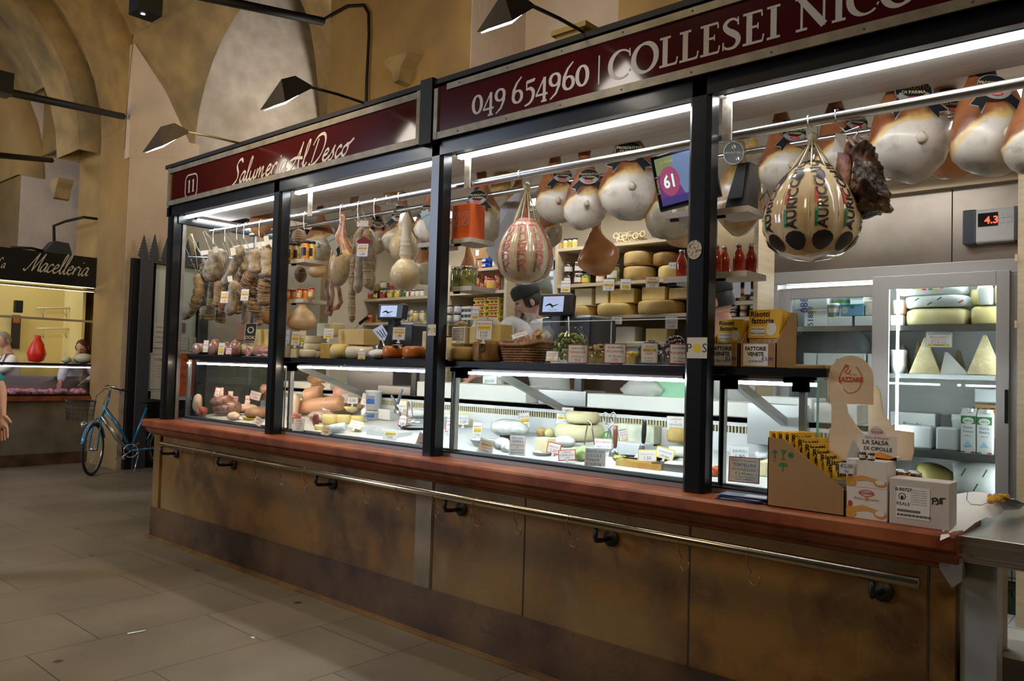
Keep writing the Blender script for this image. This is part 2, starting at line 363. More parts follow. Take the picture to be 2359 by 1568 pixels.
# vault web that springs out of the wall round the tall arch
b = B(pl_vault); b.smooth = True
cy, ay, cz, az = 3.72, 1.32, 4.35, 3.15
def webx(z): t = max(0, min(1, (z-4.6)/3.2)); return XW+1.5*(1-math.sqrt(1-(t*.95)**2))
rows = []
for j in range(7):
 s_ = j/6; row = []
 for i in range(25):
  a = math.pi*(1-i/24); yi, zi = cy+ay*math.cos(a), cz+az*math.sin(a)
  yo, zo = cy+(ay+1.2)*math.cos(a)*1.0, cz+(az+1.5)*math.sin(a)
  yy, zz = yi+(yo-yi)*s_, zi+(zo-zi)*s_; yy = max(yy, 1.42)
  row.append(((webx(zz) if zz > 4.6 else XW), yy, zz))
 rows.append(row)
b.add([p for r_ in rows for p in r_], [(j*25+i, j*25+i+1, (j+1)*25+i+1, (j+1)*25+i) for j in range(6) for i in range(24)])
inner = rows[0]; n = b.add([p for p in inner]+[(p[0]-.62, p[1], p[2]) for p in inner], [(i, i+1, 25+i+1, 25+i) for i in range(24)])
struct('wall_vault', b)
b = B(pl_vault); b.smooth = True        # web between the pale pier and the aisle vault
rows = [[(XW+.55*max(0,s_-t*.35)**1.6, 1.44+.98*t, 5.75+s_*2.4) for t in (0, .5, 1)] for s_ in [k/6 for k in range(7)]]
b.add([p for r_ in rows for p in r_], [(j*3+i, j*3+i+1, (j+1)*3+i+1, (j+1)*3+i) for j in range(6) for i in range(2)]); struct('trim_2', b)
b = B(pl_light); b.prism([(q.y, q.z) for q in (W(300,104,x=XW), W(287,366,x=XW), W(443,366,x=XW), W(372,214,x=XW))], .13, 'yz', XW-.005); struct('trim_10', b)
# piers behind the stall
b = B(pl_warm); b.box(-8.72, -6.09, 3.0, 3.9, 0, 8.5); struct('wall_pier', b)
b = B(pl_light); b.box(-6.088, -6.08, 2.998, 3.9, 0, 8.5); struct('trim_3', b)  # lit side of the brown pier, the brightness is in the colour
b = B(pl_light); b.box(-6.08, -4.1, 3.9, 4.3, 0, 8.5); struct('wall_back', b)
b = B(pl_warm); b.box(-4.15, 3, 3.0, 3.9, 0, 8.5); struct('wall_right', b)
for k, (u, v, yy) in enumerate(((935, 170, 3.0), (150, 440, 1.75))):   # stone corbels
 p = W(u, v, y=yy-.02); b = B(pl_vault); b.prism([(p.x-.2,p.z+.16),(p.x+.22,p.z+.16),(p.x+.2,p.z+.1),(p.x+.12,p.z+.02),(p.x+.08,p.z-.14),(p.x,p.z-.16),(p.x-.05,p.z-.02),(p.x-.18,p.z+.1)], .23, 'xz', yy-.2)
 solo('corbel', ['stone corbel on the brown pier above the stall', 'stone corbel under the vault springing, above the butcher stall'][k], 'corbel', b)
# aisle vault running away to the left, with broad transverse arches
def arc(x0, x1, r, th0, th1, m, name, zc=4.6, yc=-1.3, n=20, thick=0):
 b = B(m); b.smooth = True; P_ = []
 for k in range(n+1):
  t = R(th0+(th1-th0)*k/n); P_.append((yc+r*math.cos(t), zc+r*math.sin(t)))
 vs = [(x0, *q) for q in P_]+[(x1, *q) for q in P_]; N = n+1
 fs = [(i, i+1, N+i+1, N+i) for i in range(n)]
 if thick:
  Q = [(yc+(r+thick)*math.cos(R(th0+(th1-th0)*k/n)), zc+(r+thick)*math.sin(R(th0+(th1-th0)*k/n))) for k in range(n+1)]
  vs += [(x0, *q) for q in Q]+[(x1, *q) for q in Q]
  fs += [(i, i+1, 2*N+i+1, 2*N+i) for i in range(n)]+[(N+i, N+i+1, 3*N+i+1, 3*N+i) for i in range(n)]
 b.add(vs, fs); return struct(name, b)
arc(-20, -5.5, 3.05, 26, 180, pl_vault, 'ceiling')
arc(-12.0, XW, 2.75, 0, 180, pl_vault, 'ceiling_arch_1', thick=.35)
arc(-13.6, -12.7, 2.7, 0, 180, pl_vault, 'ceiling_arch_2', thick=.4)
arc(-16.6, -15.38, 2.7, 0, 180, pl_warm, 'ceiling_arch_3', thick=.4)
arc(-8.6, -7.7, 2.9, 38, 180, pl_vault, 'ceiling_arch_4', thick=.3)
b = B(pl_light); b.box(-13.55, -12.68, 1.75, 3.4, 0, 9); struct('wall_pier_far', b)
b = B(pl_warm); b.quad((-13.6,1.746,0),(-12.67,1.746,0),(-12.67,1.746,4.8),(-13.6,1.746,4.8)); struct('trim_4', b)  # shaded face of the far pier, darkened by its colour
b = B(pl_light); b.box(-17, -15.4, 1.45, 3.4, 0, 7.4); struct('wall_pier_end', b)
b = B(pl_warm); b.quad((-17,1.446,0),(-15.4,1.446,0),(-15.4,1.446,5),(-17,1.446,5)); struct('trim_5', b)  # end pier's aisle face, shade painted as a browner plaster
b = B(pl_light); b.box(-20, -19.8, -5, 5, 0, 8); struct('wall_end', b)
b = B(pl_warm); b.box(-20, -12.05, 3.3, 3.5, 0, 9); b.box(-20, -12.1, 1.75, 1.8, 5, 9); struct('wall_behind', b)
b = B(pl_warm); b.box(-20, 4, -9.2, -9, 0, 7); struct('wall_front', b)
# iron tie bars, conduits, spot boxes
def tie(label, a, c, r, name='tie_rod'):
 b = B(black_matte); d = (V(c)-V(a)); b.tube([a, V(a)+d*.5, c], r, 6); solo(name, label, 'tie rod', b)
tie('black iron tie bar ending on the pale pier at upper left', W(283,268,x=-11.05), W(-60,196,x=-9.0), .045)
tie('black iron tie bar ending above the butcher stall, lowest at far left', W(118,369,x=-13.4), W(-60,352,x=-11.5), .045)
tie('black iron tie bar across the top of the pale arch', W(745,50,y=2.93), W(440,-14,y=1.2), .055)
b = B(black_matte); c = W(336, 15, x=-6.9); b.cbox((c.x, c.y, c.z+.05), (.2, .2, .26))
lens = B(M('spot_lens', (1,1,1), .4, emit=(.7,.75,1), es=18)); p = W(334,40,x=-6.9); lens.M = Mx.Translation((c.x+.02, c.y-.03, c.z-.083)); lens.disc((0,0,0), .018, .018)
t = T('spotlight_box', 'black box spotlight with a small lit lens hanging under the vault', 'spotlight'); t.part('housing', b); t.part('lens', lens); t.done()
b = B(black_matte); c = W(-4, 192, x=-8.5); b.cbox(c, (.2, .2, .2)); solo('spotlight_box', 'black box spotlight cut by the left edge, on the tie bar', 'spotlight', b)
b = B(black_matte); b.tube([W(745,45,y=2.96), W(770,30,y=2.96), W(800,14,y=2.96), W(838,12,y=2.96), W(849,30,y=2.96), W(850,80,y=2.96), W(845,180,y=2.96), W(842,290,y=2.96)], .02, 6)
solo('conduit', 'black cable conduit bending down the brown pier to the stall roof', 'conduit', b)
b = B(black_matte); b.tube([W(125,570,y=1.43), W(124,520,y=1.43), W(150,510,y=1.43), W(180,503,y=1.43), W(193,500,y=1.43)]+[W(230,505,x=-12.6), W(258,513,x=-12.6)], .022, 6)
solo('conduit', 'black pipe looping round the far pier above the butcher stall', 'conduit', b)
b = B(M('yellow_wood', (.42,.27,.06), .6)); p = W(1305, 97, y=.5); q = W(1368, 70, y=.5)
b.box(p.x, q.x, .4, .6, 3.05, q.z-.02); b.box(p.x-.02, q.x+.03, .38, .62, q.z-.02, q.z+.01); solo('wooden_box', 'ochre wooden box on the stall roof behind the lamp arm', 'box', b)
# ------------------------------------------------------------------ counter with stone front
XL, XR = -6.68, -.655
ZC = .99
t = T('serving_counter', 'long stall counter with brown stone front and red marble ledge', 'counter')
b = B(st_panel); seams = [XL, -5.06, -3.36, -2.9, -1.87, -.86, XR]
b.box(XL+.06, XR-.0, .0, .95, .02, .86)
t.part('stone_panels', b)
for u, v in ((998,1200),(1208,1250),(1588,1300),(2138,1400)): b = B(M('stone_joint', (.05,.035,.02), .8)); p = W(u, v, y=0); b.box(p.x-.004, p.x+.004, -.002, .004, .26, .86); t.part('joint', b)
b = B(stone_mat('grey_stone_strip', (.30,.24,.15), (.24,.18,.11), (.18,.13,.08), 3)); p = W(960, 1150, y=0); q = W(996, 1150, y=0); b.box(p.x, q.x, -.004, .01, .02, .86); t.part('stone_strip', b)
b = B(st_panel); b.box(XL-.02, XL+.09, -.02, .9, .02, .86); t.part('corner_post', b)
b = B(st_plinth); b.box(XL-.03, XR, -.022, .5, 0, .258); t.part('plinth', b)
b = B(st_panel); b.box(XL-.06, XR, -.05, .1, 0, .012); b.box(XL-.06, XR, -.034, .1, .012, .022); t.part('base_step', b)
b = B(st_red)   # moulded ledge profile in yz, swept in x and returned at the left end
prof = [(.3, ZC), (-.095, ZC), (-.105, ZC-.012), (-.105, ZC-.055), (-.09, ZC-.066), (-.07, ZC-.07), (-.066, ZC-.085), (-.05, ZC-.11), (-.022, ZC-.122), (-.012, ZC-.135), (.0, ZC-.14), (.3, ZC-.14)]
b.prism(prof, XR+.02-(XL-.09), 'yz', XL-.09); b.box(XL-.085, XL+.1, .25, .95, ZC-.065, ZC); t.part('ledge', b, bevel=.004)
t.done()
b = B(alu_warm); b.box(XR+.002, XR+.012, -.0, .5, .03, .84);
b2 = B(M('grey_steel_panel', (.36,.37,.37), .4, .3)); b2.box(XR+.03, XR+.12, .02, .12, .0, .93); b2.box(XR+.012, XR+.03, 0.02, .1, 0, .88)
# folding steel table at the gap
t = T('steel_table', 'brushed steel flap table closing the gap beside the counter', 'table')
b = B(steel); b.box(XR-.03, .45, -.03, 1.15, .955, .978); b.box(XR-.03, .45, -.03, -.01, .89, .955); b.box(XR-.03, XR-.01, -.03, 1.15, .89, .955); b.box(XR-.035, .46, -.036, -.02, .90, .915); t.part('top', b, bevel=.003)
t.part('leg', b2)
b = B(M('bracket_grey', (.22,.20,.17), .5)); b.prism([(XR-.04,.90),(XR+.03,.90),(XR+.03,.83),(XR+.0,.80),(XR-.02,.83),(XR-.04,.86)], .05, 'xz', -.05); t.part('hinge_bracket', b)
t.done()
# raised white tiled floor inside
b = B(tile_w); b.box(-6.5, 1.2, 1.3, 3.0, .0, .2); struct('floor_stall', b)
b = B(M('tile_joint', (.35,.35,.33), .6))
for y in (1.9, 2.3): b.box(-6.5, 1.2, y, y+.006, .2, .2012)
for x in (-1.4, -.82, -.25, .3): b.box(x, x+.005, 1.3, 3.0, .2, .2012)
b.box(-6.5, 1.2, 1.285, 1.3, .17, .201); struct('trim_6', b)

# ------------------------------------------------------------------ stall frame
PX = [-6.64, -5.0, -3.345, -1.668]
t = T('stall_frame', 'black metal stall frame with corner posts, mullions and header', 'stall frame')
def postb(x, z0, z1, w=.085, d=.10, y0=0.):
 b = B(black_metal); c = .018
 b.prism([(x-w/2+c,y0),(x+w/2-c,y0),(x+w/2,y0+c),(x+w/2,y0+d-c),(x+w/2-c,y0+d),(x-w/2+c,y0+d),(x-w/2,y0+d-c),(x-w/2,y0+c)], z1-z0, 'xy', z0); return b
for k, x in enumerate(PX):
 w_ = (.09, .10, .10, .105)[k]
 t.part('post', postb(x, ZC, 2.80, w_, .1))
b = postb(XL-.0, ZC, 2.83, .05, .12, .02); t.part('post', b)
b = B(black_metal); b.box(-6.70, 2.2, .0, .045, 2.715, 2.795); b.box(-6.70, 2.2, .045, .3, 2.765, 2.83); t.part('header', b)
b = B(black_matte); b.box(-6.70, 2.2, -.03, .5, 3.12, 3.15); b.box(-3.44, -3.34, -.05, .3, 2.78, 3.16); t.part('roof_edge', b)
b = B(black_metal); b.box(-6.64, -6.58, .05, 2.3, 2.66, 2.80); t.part('side_beam', b)
t.done()
b = B(M('roof_panel_grey', (.25,.24,.23), .7)); b.box(-6.64, 2.2, .10, 2.6, 3.0, 3.1); struct('ceiling_stall_roof', b)
b = B(M('stall_ceiling_white', (.80,.79,.75), .6)); b.box(-6.6, 2.2, .5, 2.55, 2.86, 2.9); struct('ceiling_stall', b)
# soffit board behind the front tube
b = B(wood_grey)
b.box(-6.6, 2.2, .10, .46, 2.735, 2.76); b.box(-6.6, 2.2, .46, .48, 2.735, 2.86)
struct('trim_7', b)
# front LED tubes, one per bay
for k, (a, c) in enumerate(((-6.58,-5.06),(-4.94,-3.41),(-3.28,-1.74),(-1.60,1.0))):
 t = T('strip_light', 'slim white tube light under the header, %s bay from the left' % ORD[k], 'strip light', 'tube lights under the header')
 bb_ = B(alu); bb_.box(a, c, .095, .15, 2.727, 2.735); t.part('housing', bb_)
 bb_ = B(led); bb_.box(a+.01, c-.01, .104, .136, 2.710, 2.727); t.part('tube', bb_); t.done()
t = T('strip_light', 'short white tube light running back along the glass end of the stall', 'strip light')
bb_ = B(alu); bb_.box(-6.56, -6.52, .2, 1.1, 2.712, 2.735); t.part('housing', bb_); bb_ = B(led); bb_.box(-6.555, -6.525, .2, 1.09, 2.698, 2.712); t.part('tube', bb_); t.done()
# glass end wall of the stall
t = T('glass_partition', 'clear glass end panel of the stall beside the hanging salami', 'glass panel')
b = B(glass); b.box(-6.61, -6.604, .12, 2.3, ZC, 2.66); t.part('pane', b)
b = B(alu); b.box(-6.62, -6.60, .10, .13, ZC, 2.66); b.box(-6.62, -6.6, .78, .80, ZC, 2.66); t.part('edge_trim', b); t.done()

# ------------------------------------------------------------------ signs
maroon = M('maroon_sign', (.040,.003,.004), .12, coat=.35)
let_w = M('sign_lettering', (.36,.345,.34), .5)
t = T('shop_sign', 'dark red stall sign reading Salumeria Al Desco with boxed number 11', 'sign')
x0, x1, z0, z1 = -6.64, -3.46, 2.795, 3.115
b = B(maroon); b.box(x0, x1, -.02, .0, z0, z1); t.part('panel', b)
for q in ((x0, x1, -.03, -.02, z0, z0+.04), (x0, x1, -.03, -.02, z1-.045, z1-.005), (x0, x0+.03, -.032, -.02, z0, z1), (x1-.03, x1, -.032, -.02, z0, z1)): b = B(alu_warm); b.box(*q); t.part('trim_strip', b)
b = B(let_w); b.M = fr((0,-.0215,0), (1,0,0), (0,0,1))
def rrect(b, cx, cy, w, h, r, lw):
 pts = []
 for qx, qy, a0 in ((1,1,0),(-1,1,90),(-1,-1,180),(1,-1,270)):
  for k in range(5): a = R(a0+k*22.5); pts.append((cx+qx*(w/2-r)+r*math.cos(a), cy+qy*(h/2-r)+r*math.sin(a)))
 b.stroke(pts+pts[:2], sm=1, w=lw)
pc = V((-6.24,0,2.92)); rrect(b, pc.x, pc.z, .20, .185, .05, .012)
for dx in (-.034, .034):   # serif ones
 b.stroke([(pc.x+dx, pc.z+.05), (pc.x+dx, pc.z-.05)], sm=1, w=.02); b.stroke([(pc.x+dx-.016, pc.z-.05), (pc.x+dx+.016, pc.z-.05)], sm=1, w=.006); b.stroke([(pc.x+dx-.016, pc.z+.036), (pc.x+dx, pc.z+.048)], sm=1, w=.008)
t.part('number_plate', b, label='number 11 in a rounded outline')
# brush script, each glyph a set of pen strokes on a slanted grid (unit = x height)
SC = {'S': (1.15, [[(1.15,2.0),(.95,2.35),(.6,2.3),(.35,1.9),(.5,1.45),(.75,1.0),(.75,.4),(.35,-.05),(-.15,-.35),(-.35,-.25)]]),
 'a': (.92, [[(.78,.85),(.5,1.0),(.2,.7),(.1,.3),(.25,0),(.5,.2),(.78,.95)],[(.78,.95),(.7,.4),(.75,.05),(1.0,.2)]]),
 'l': (.55, [[(0,.2),(.35,1.1),(.5,2.0),(.42,2.3),(.25,1.9),(.18,.9),(.22,.1),(.42,0),(.62,.3)]]),
 'u': (.98, [[(.1,.9),(.08,.4),(.2,0),(.5,.15),(.75,.9)],[(.75,.9),(.7,.3),(.8,0),(1.02,.25)]]),
 'm': (1.4, [[(.1,.95),(.08,.0)],[(.08,.1),(.3,.8),(.5,.9),(.5,.0)],[(.5,.1),(.75,.8),(.95,.9),(.93,.3),(1.02,0),(1.3,.3)]]),
 'e': (.8, [[(.1,.45),(.5,.6),(.6,.85),(.42,1.0),(.15,.7),(.1,.3),(.3,0),(.6,.1),(.85,.4)]]),
 'r': (.75, [[(.1,.9),(.12,0)],[(.12,.3),(.3,.8),(.5,1.0),(.7,.85)]]),
 'i': (.42, [[(.15,.9),(.1,.3),(.2,0),(.45,.25)],[(.2,1.45),(.28,1.6)]]),
 'A': (1.35, [[(-.2,-.3),(.3,.5),(.8,1.7),(.95,2.3)],[(.95,2.3),(.85,1.2),(.9,.2),(1.05,-.2)],[(-.3,.75),(.3,.95),(1.3,.8)]]),
 'D': (1.5, [[(.55,2.2),(.4,1.2),(.25,.1)],[(.0,1.7),(.4,2.4),(1.1,2.5),(1.45,1.8),(1.3,.8),(.8,.1),(.2,-.15),(-.05,.1)]]),
 's': (.7, [[(.0,.1),(.35,.9),(.5,1.15),(.42,.7),(.5,.3),(.3,-.05),(.0,-.1)]]),
 'c': (.72, [[(.6,.8),(.45,1.0),(.15,.7),(.1,.25),(.3,0),(.75,.35)]]),
 'o': (.95, [[(.45,.95),(.15,.7),(.12,.25),(.35,0),(.62,.3),(.65,.75),(.45,.98),(.75,1.0),(1.15,1.35)]]), ' ': (.55, [])}
b = B(let_w)
def script(b, s_, x, z, h, slant=.28, nib=(R(50), .17, .06), y=-.0215, xs=1.6):
 cx = x; b.M = fr((0,y,0), (1,0,0), (0,0,1))
 for ch in s_:
  adv, st = SC[ch]
  for k, q in enumerate(st): b.stroke([(cx+(px+py*slant)*h*.8*xs, z+py*h) for px, py in q], z=.0004*k, sm=4, nib=(nib[0], nib[1]*h*1.9, nib[2]*h*1.8), w=1)
  cx += adv*h*.8*xs
 return cx
a = W(525, 425, y=-.0215); c = W(650, 385, y=-.0215); e_ = W(806, 322, y=-.0215)
script(b, 'Salumeria', -5.60, 2.845, .073); script(b, 'Al', -4.80, 2.845, .073); script(b, 'Desco', -4.58, 2.845, .073)
t.part('lettering', b, label='grey brush script lettering'); t.done()

t = T('shop_sign', 'dark red stall sign with phone number 049 654960 and COLLESEI NICO in serif capitals', 'sign')
x0, x1 = -3.33, 2.2
b = B(maroon); b.box(x0, x1, -.03, -.01, 2.80, 3.10); t.part('panel', b)
for q in ((x0, x1, -.04, -.03, 2.795, 2.835), (x0+.1, x1, -.04, -.03, 3.065, 3.10), (x0, x0+.03, -.042, -.03, 2.8, 3.09)): b = B(alu_warm); b.box(*q); t.part('trim_strip', b)
for xx in [x0+.2+.36*i for i in range(9)]:
 for zz in (2.813, 3.085): b = B(P('777777', .4, metal=1)); b.M = TR(xx, -.0405, zz, rx=90); b.cyl((0,0,0), .004, .003, 8); t.part('screw', b)
# roman capitals and old-style figures as weighted strokes; unit = cap height
TK, TN = .17, .055
def serif(x, y, w=.2): return [(x-w/2, y, TN), (x+w/2, y, TN)]
RC = {'I': (.42, [[(.2,0,TK),(.2,1,TK)], serif(.2,.02,.34), serif(.2,.98,.34)]),
 'L': (.62, [[(.2,0,TK),(.2,1,TK)], serif(.2,.98,.34), [(.03,.02,TN),(.56,.02,TN)], [(.555,.0,.03),(.585,.24,.04)], [(.5,.02,.05),(.57,.07,.06)]]),
 'E': (.64, [[(.2,0,TK),(.2,1,TK)], [(.03,.02,TN),(.56,.02,TN)], [(.03,.98,TN),(.53,.98,TN)], [(.2,.52,TN),(.44,.52,TN)], [(.555,0,.03),(.585,.22,.04)], [(.53,1,.03),(.545,.80,.04)], [(.44,.62,.03),(.44,.42,.03)]]),
 'O': (.88, [[(.43+.37*math.cos(R(a)), .5+.50*math.sin(R(a)), .06+.085*abs(math.cos(R(a-12)))) for a in range(0,361,15)]]),
 'C': (.78, [[(.43+.38*math.cos(R(a)), .5+.50*math.sin(R(a)), .045+.10*max(0,-math.cos(R(a)))) for a in range(42,320,14)], [(.71,1.0,.03),(.72,.72,.045)], [(.70,.18,.04),(.74,.26,.03)]]),
 'S': (.56, [[(.45,.86,.05),(.36,.95,.05),(.25,.97,.06),(.13,.90,.09),(.09,.77,.11),(.17,.63,.13),(.33,.49,.15),(.44,.36,.13),(.46,.2,.11),(.37,.06,.08),(.25,.03,.06),(.13,.05,.05),(.06,.13,.05)], [(.455,1.0,.03),(.46,.74,.04)], [(.045,.0,.03),(.05,.27,.04)]]),
 'N': (.92, [[(.17,0,.05),(.17,.96,.05)], [(.75,0,.05),(.75,1,.05)], [(.12,1,.13),(.76,.02,.15)], serif(.17,.02,.3), serif(.1,.98,.2), serif(.75,.98,.3)]),
 '0': (.50, [[(.25+.19*math.cos(R(a)), .36+.37*math.sin(R(a)), .05+.07*abs(math.cos(R(a)))) for a in range(0,361,20)]]),
 '4': (.52, [[(.36,-.22,.10),(.36,.72,.10)], [(.36,.72,.05),(.04,.06,.05)], [(.02,.05,.06),(.5,.05,.06)], serif(.36,-.22,.22)]),
 '9': (.52, [[(.25+.18*math.cos(R(a)), .50+.23*math.sin(R(a)), .05+.06*abs(math.cos(R(a)))) for a in range(0,361,20)], [(.42,.5,.11),(.42,.25,.09),(.3,-.05,.07),(.08,-.24,.04)]]),
 '6': (.52, [[(.26+.18*math.cos(R(a)), .23+.24*math.sin(R(a)), .05+.06*abs(math.cos(R(a)))) for a in range(0,361,20)], [(.08,.23,.11),(.1,.5,.10),(.22,.78,.07),(.42,1.0,.04)]]),
 '5': (.48, [[(.12,.72,.05),(.12,.38,.04)], [(.12,.70,.09),(.42,.73,.09),(.46,.78,.03)], [(.12,.40,.05),(.28,.42,.09),(.4,.27,.11),(.38,.02,.10),(.26,-.16,.07),(.06,-.24,.05)]]),
 ' ': (.22, [])}
def roman(b, s_, x, z, h, y=-.0312, sx=1):
 b.M = fr((0,y,0), (1,0,0), (0,0,1)); cx = x
 for ch in s_:
  adv, st = RC[ch]
  for k, q in enumerate(st): b.stroke([(cx+p[0]*h*sx, z+p[1]*h, p[2]*h*(1.45 if p[2] != TK else 1.15)) for p in q], z=.0003*k, sm=3 if len(q) > 4 else 1)
  cx += adv*h*sx
 return cx
def rw(s_): return sum(RC[c][0] for c in s_)
b = B(let_w)
a, c = W(1088, 235, y=-.03), W(1357, 190, y=-.03); roman(b, '049 654960', a.x, 2.888, .13, sx=(c.x-a.x)/.13/rw('049 654960'))
p = W(1380, 165, y=-.03); b.stroke([(p.x, 2.87), (p.x, 3.01)], sm=1, w=.008)
a, c = W(1403, 160, y=-.03), W(1802, 60, y=-.03); roman(b, 'COLLESEI', a.x, 2.872, .132, sx=(c.x-a.x)/.132/rw('COLLESEI'))
a = W(1832, 60, y=-.03); roman(b, 'NICO', a.x, 2.872, .132, sx=1.15)
t.part('lettering', b, label='pale serif lettering'); t.done()

# ------------------------------------------------------------------ arm lamps above the signs
def arm_lamp(x, label, rz=0):
 t = T('arm_lamp', label, 'lamp', 'angular arm lamps over the signs')
 b = B(black_metal if x > -3 else alu_warm if x < -5 else black_metal); b.tube([(0,.0,.015),(0,-.22,.012),(0,-.41,.0)], .009, 8); t.part('arm', b)
 b = B(M('lamp_shade_dark', (.028,.024,.022), .5, .3))
 # folded roof shade: ridge along x? wedge tapering to a point away from the stall
 A = [(-.13,-.36,-.005),(.13,-.36,-.005)]; rid = (0,-.44,.115); tipL, tipR = (-.10,-.80,-.20), (.10,-.80,-.20); bk = (0,-.36,.02)
 L_ = [(-.06,-.70,-.20),(.0,-.61,-.01),(-.03,-.50,.05),(.0,-.39,.01),(.065,-.62,-.155),(-.26,-.50,-.08)]; b.add(L_+[(x, y, z-.004) for x, y, z in L_], [(0,1,2,4),(2,3,4),(0,5,1),(1,5,2),(2,5,3),(6,10,8,7),(8,10,9),(6,7,11),(7,8,11),(8,9,11)], False)
 t.part('shade', b)
 b = B(lamp_face); b.add([(-.05,-.685,-.206),(.06,-.615,-.168),(.0,-.42,-.006),(-.235,-.50,-.09)], [(0,1,2,3)], False); t.part('diffuser', b)
 return t.done(loc=(x, 0, 3.14), local=True, rot=(0, 0, R(rz)))
arm_lamp(-5.53, 'dark folded-shade lamp on a thin arm, leftmost over the sign')
arm_lamp(-4.01, 'dark folded-shade lamp on an arm over the Salumeria lettering')
arm_lamp(-2.29, 'dark folded-shade lamp on an arm over the phone number, cut by the top edge')
# light that falls from those three lamps
for x in (-5.53, -4.01, -2.29): light('lamp_beam', 'SPOT', (x, -.60, 2.95), (x-.2, -1.7, 0), 16, (1,.90,.72), .06, spot=125, blend=.8)

# ------------------------------------------------------------------ handrail with brackets and hooks
ra, rb_ = W(372, 1024, y=-.13), W(2118, 1339, y=-.13); rz_ = .815
t = T('handrail', 'long round metal handrail along the stone counter front', 'handrail')
b = B(brass_rail); b.tube([(ra.x, -.13, rz_), (-4, -.13, rz_), (rb_.x, -.13, rz_)], .0205, 14); b.M = Mx.Identity(4)
t.part('rail', b)
iron = M('black_iron', (.015,.013,.012), .5)
for u, v in ((408,1040),(540,1070),(768,1115),(1065,1170),(1410,1236),(2035,1356)):
 p = W(u, v, y=0); b = B(iron); x = p.x
 b.tube([(x-.0,-.13,rz_-.018),(x,-.135,rz_-.06),(x,-.125,rz_-.075),(x,-.08,rz_-.08),(x,-.02,rz_-.08)], .011, 8); b.M = fr((x,-.0,rz_-.08), (1,0,0), (0,0,1)); b.cyl((0,0,0), .038, .016, 16); t.part('bracket', b)
t.done()
hk = T('s_hook', 'thin bent metal hook hanging from the handrail', 'hook', 'bag hooks on the handrail')
b = B(M('rusty_wire', (.34,.20,.10), .4, .7)); pts = [(.0,.022,-.02),(0,.012,.018),(0,-.012,.018),(0,-.024,-.01),(0,-.012,-.05),(.004,.0,-.075)]+[(.022+.030*math.cos(R(a)), 0, -.095+.028*math.sin(R(a))) for a in range(140,395,25)]
b.tube(pts, .0022, 6); hk.part('wire', b)
h0 = None
uu = [(452,1075),(497,1085),(592,1100),(650,1115),(708,1120),(845,1145),(922,1160),(1010,1170),(1100,1190),(1198,1205),(1320,1225),(1580,1275),(1740,1305)]
for k, (u, v) in enumerate(uu):
 p = W(u, v, y=-.13); loc = (p.x-.02, -.13, rz_)
 lab = 'thin bent metal hook hanging from the handrail, %s from the left' % ORD[k]
 if h0 is None: h0 = hk.done(loc=loc, local=True); h0['label'] = lab
 else: dup(h0, loc, rz=rnd.uniform(-.5,.5), label=lab)
# ------------------------------------------------------------------ inside of the stall: walls, case, shelves, rods
cream = M('cream_wall_panel', (.78,.68,.50), .6)
b = B(cream); b.box(-6.6, -2.42, 2.42, 2.5, .2, 2.86); b.box(-6.6, -6.55, 1.62, 2.42, .2, 2.86); struct('wall_stall_back', b)
b = B(M('end_wall_light', (.70,.66,.58), .6)); b.box(1.4, 1.5, .2, 3, 0, 2.9); struct('wall_stall_end', b)
b = B(steel_wall); b.box(-2.62, -.72, 2.40, 2.418, 2.20, 2.86)
for u in (2193,): p = W(u, 560, y=2.4); b.m(black_matte).box(p.x-.003, p.x+.003, 2.397, 2.40, 2.2, 2.78)
struct('wall_steel', b)
b = B(wood_bei); b.box(-2.3, 1.2, 2.15, 2.40, 2.75, 2.80); b.box(-2.3, 1.2, 2.33, 2.4, 2.70, 2.86); struct('trim_8', b)
b = B(wood_bei); p = W(2346, 600, y=1.95); b.box(p.x, p.x+.06, 1.93, 2.02, .2, 2.86); b.box(p.x-.012, p.x, 1.92, 1.95, 1.80, 1.84); b.box(p.x-.012, p.x, 1.92, 1.95, 2.16, 2.20); b.box(p.x+.06, 1.2, 1.95, 1.99, .2, 2.8); struct('trim_9', b)
for k, (x, y, sx_, sy_) in enumerate(((-.55, 1.15, .9, .16), (-1.6, 1.7, 1.0, .16), (-3.6, 1.7, 1.0, .16), (-5.2, 1.7, 1.0, .16))):
 t = T('ceiling_light', 'long white panel light in the stall ceiling, %s from the right' % ORD[k], 'ceiling light', 'panel lights in the stall ceiling')
 b = B(white_pl); b.box(x-sx_/2-.02, x+sx_/2+.02, y-sy_/2-.02, y+sy_/2+.02, 2.83, 2.86); t.part('housing', b)
 b = B(panel_lt); b.box(x-sx_/2, x+sx_/2, y-sy_/2, y+sy_/2, 2.822, 2.83); t.part('diffuser', b); t.done()

# ---------------- refrigerated display case
CX0, CX1 = -6.42, -1.175
def fz(y): return 1.015+max(0, (y-.14))*.13
def D(u, v):           # pixel -> point on the sloping floor of the display
 if v < 905: return V((W(u, v, y=.86).x, .86, 1.281))
 lo, hi = .1, .72
 while hi > .16 and W(u, v, y=hi).x < CX0+.12: hi -= .02
 for _ in range(40):
  m_ = (lo+hi)/2
  if W(u, v, y=m_).z > fz(m_): lo = m_
  else: hi = m_
 return W(u, v, y=lo)
t = T('display_case', 'refrigerated glass display case on the marble counter full of cheese and meat', 'display case')
b = B(M('case_floor_steel', (.80,.81,.82), .35, .2)); b.add([(CX0,.13,fz(.13)),(CX1,.13,fz(.13)),(CX1,.8,fz(.8)),(CX0,.8,fz(.8)),(CX0,.13,.99),(CX1,.13,.99),(CX1,.8,.99),(CX0,.8,.99)], [(0,1,2,3),(4,5,1,0),(6,7,3,2),(5,6,2,1),(7,4,0,3)]); t.part('case_floor', b)
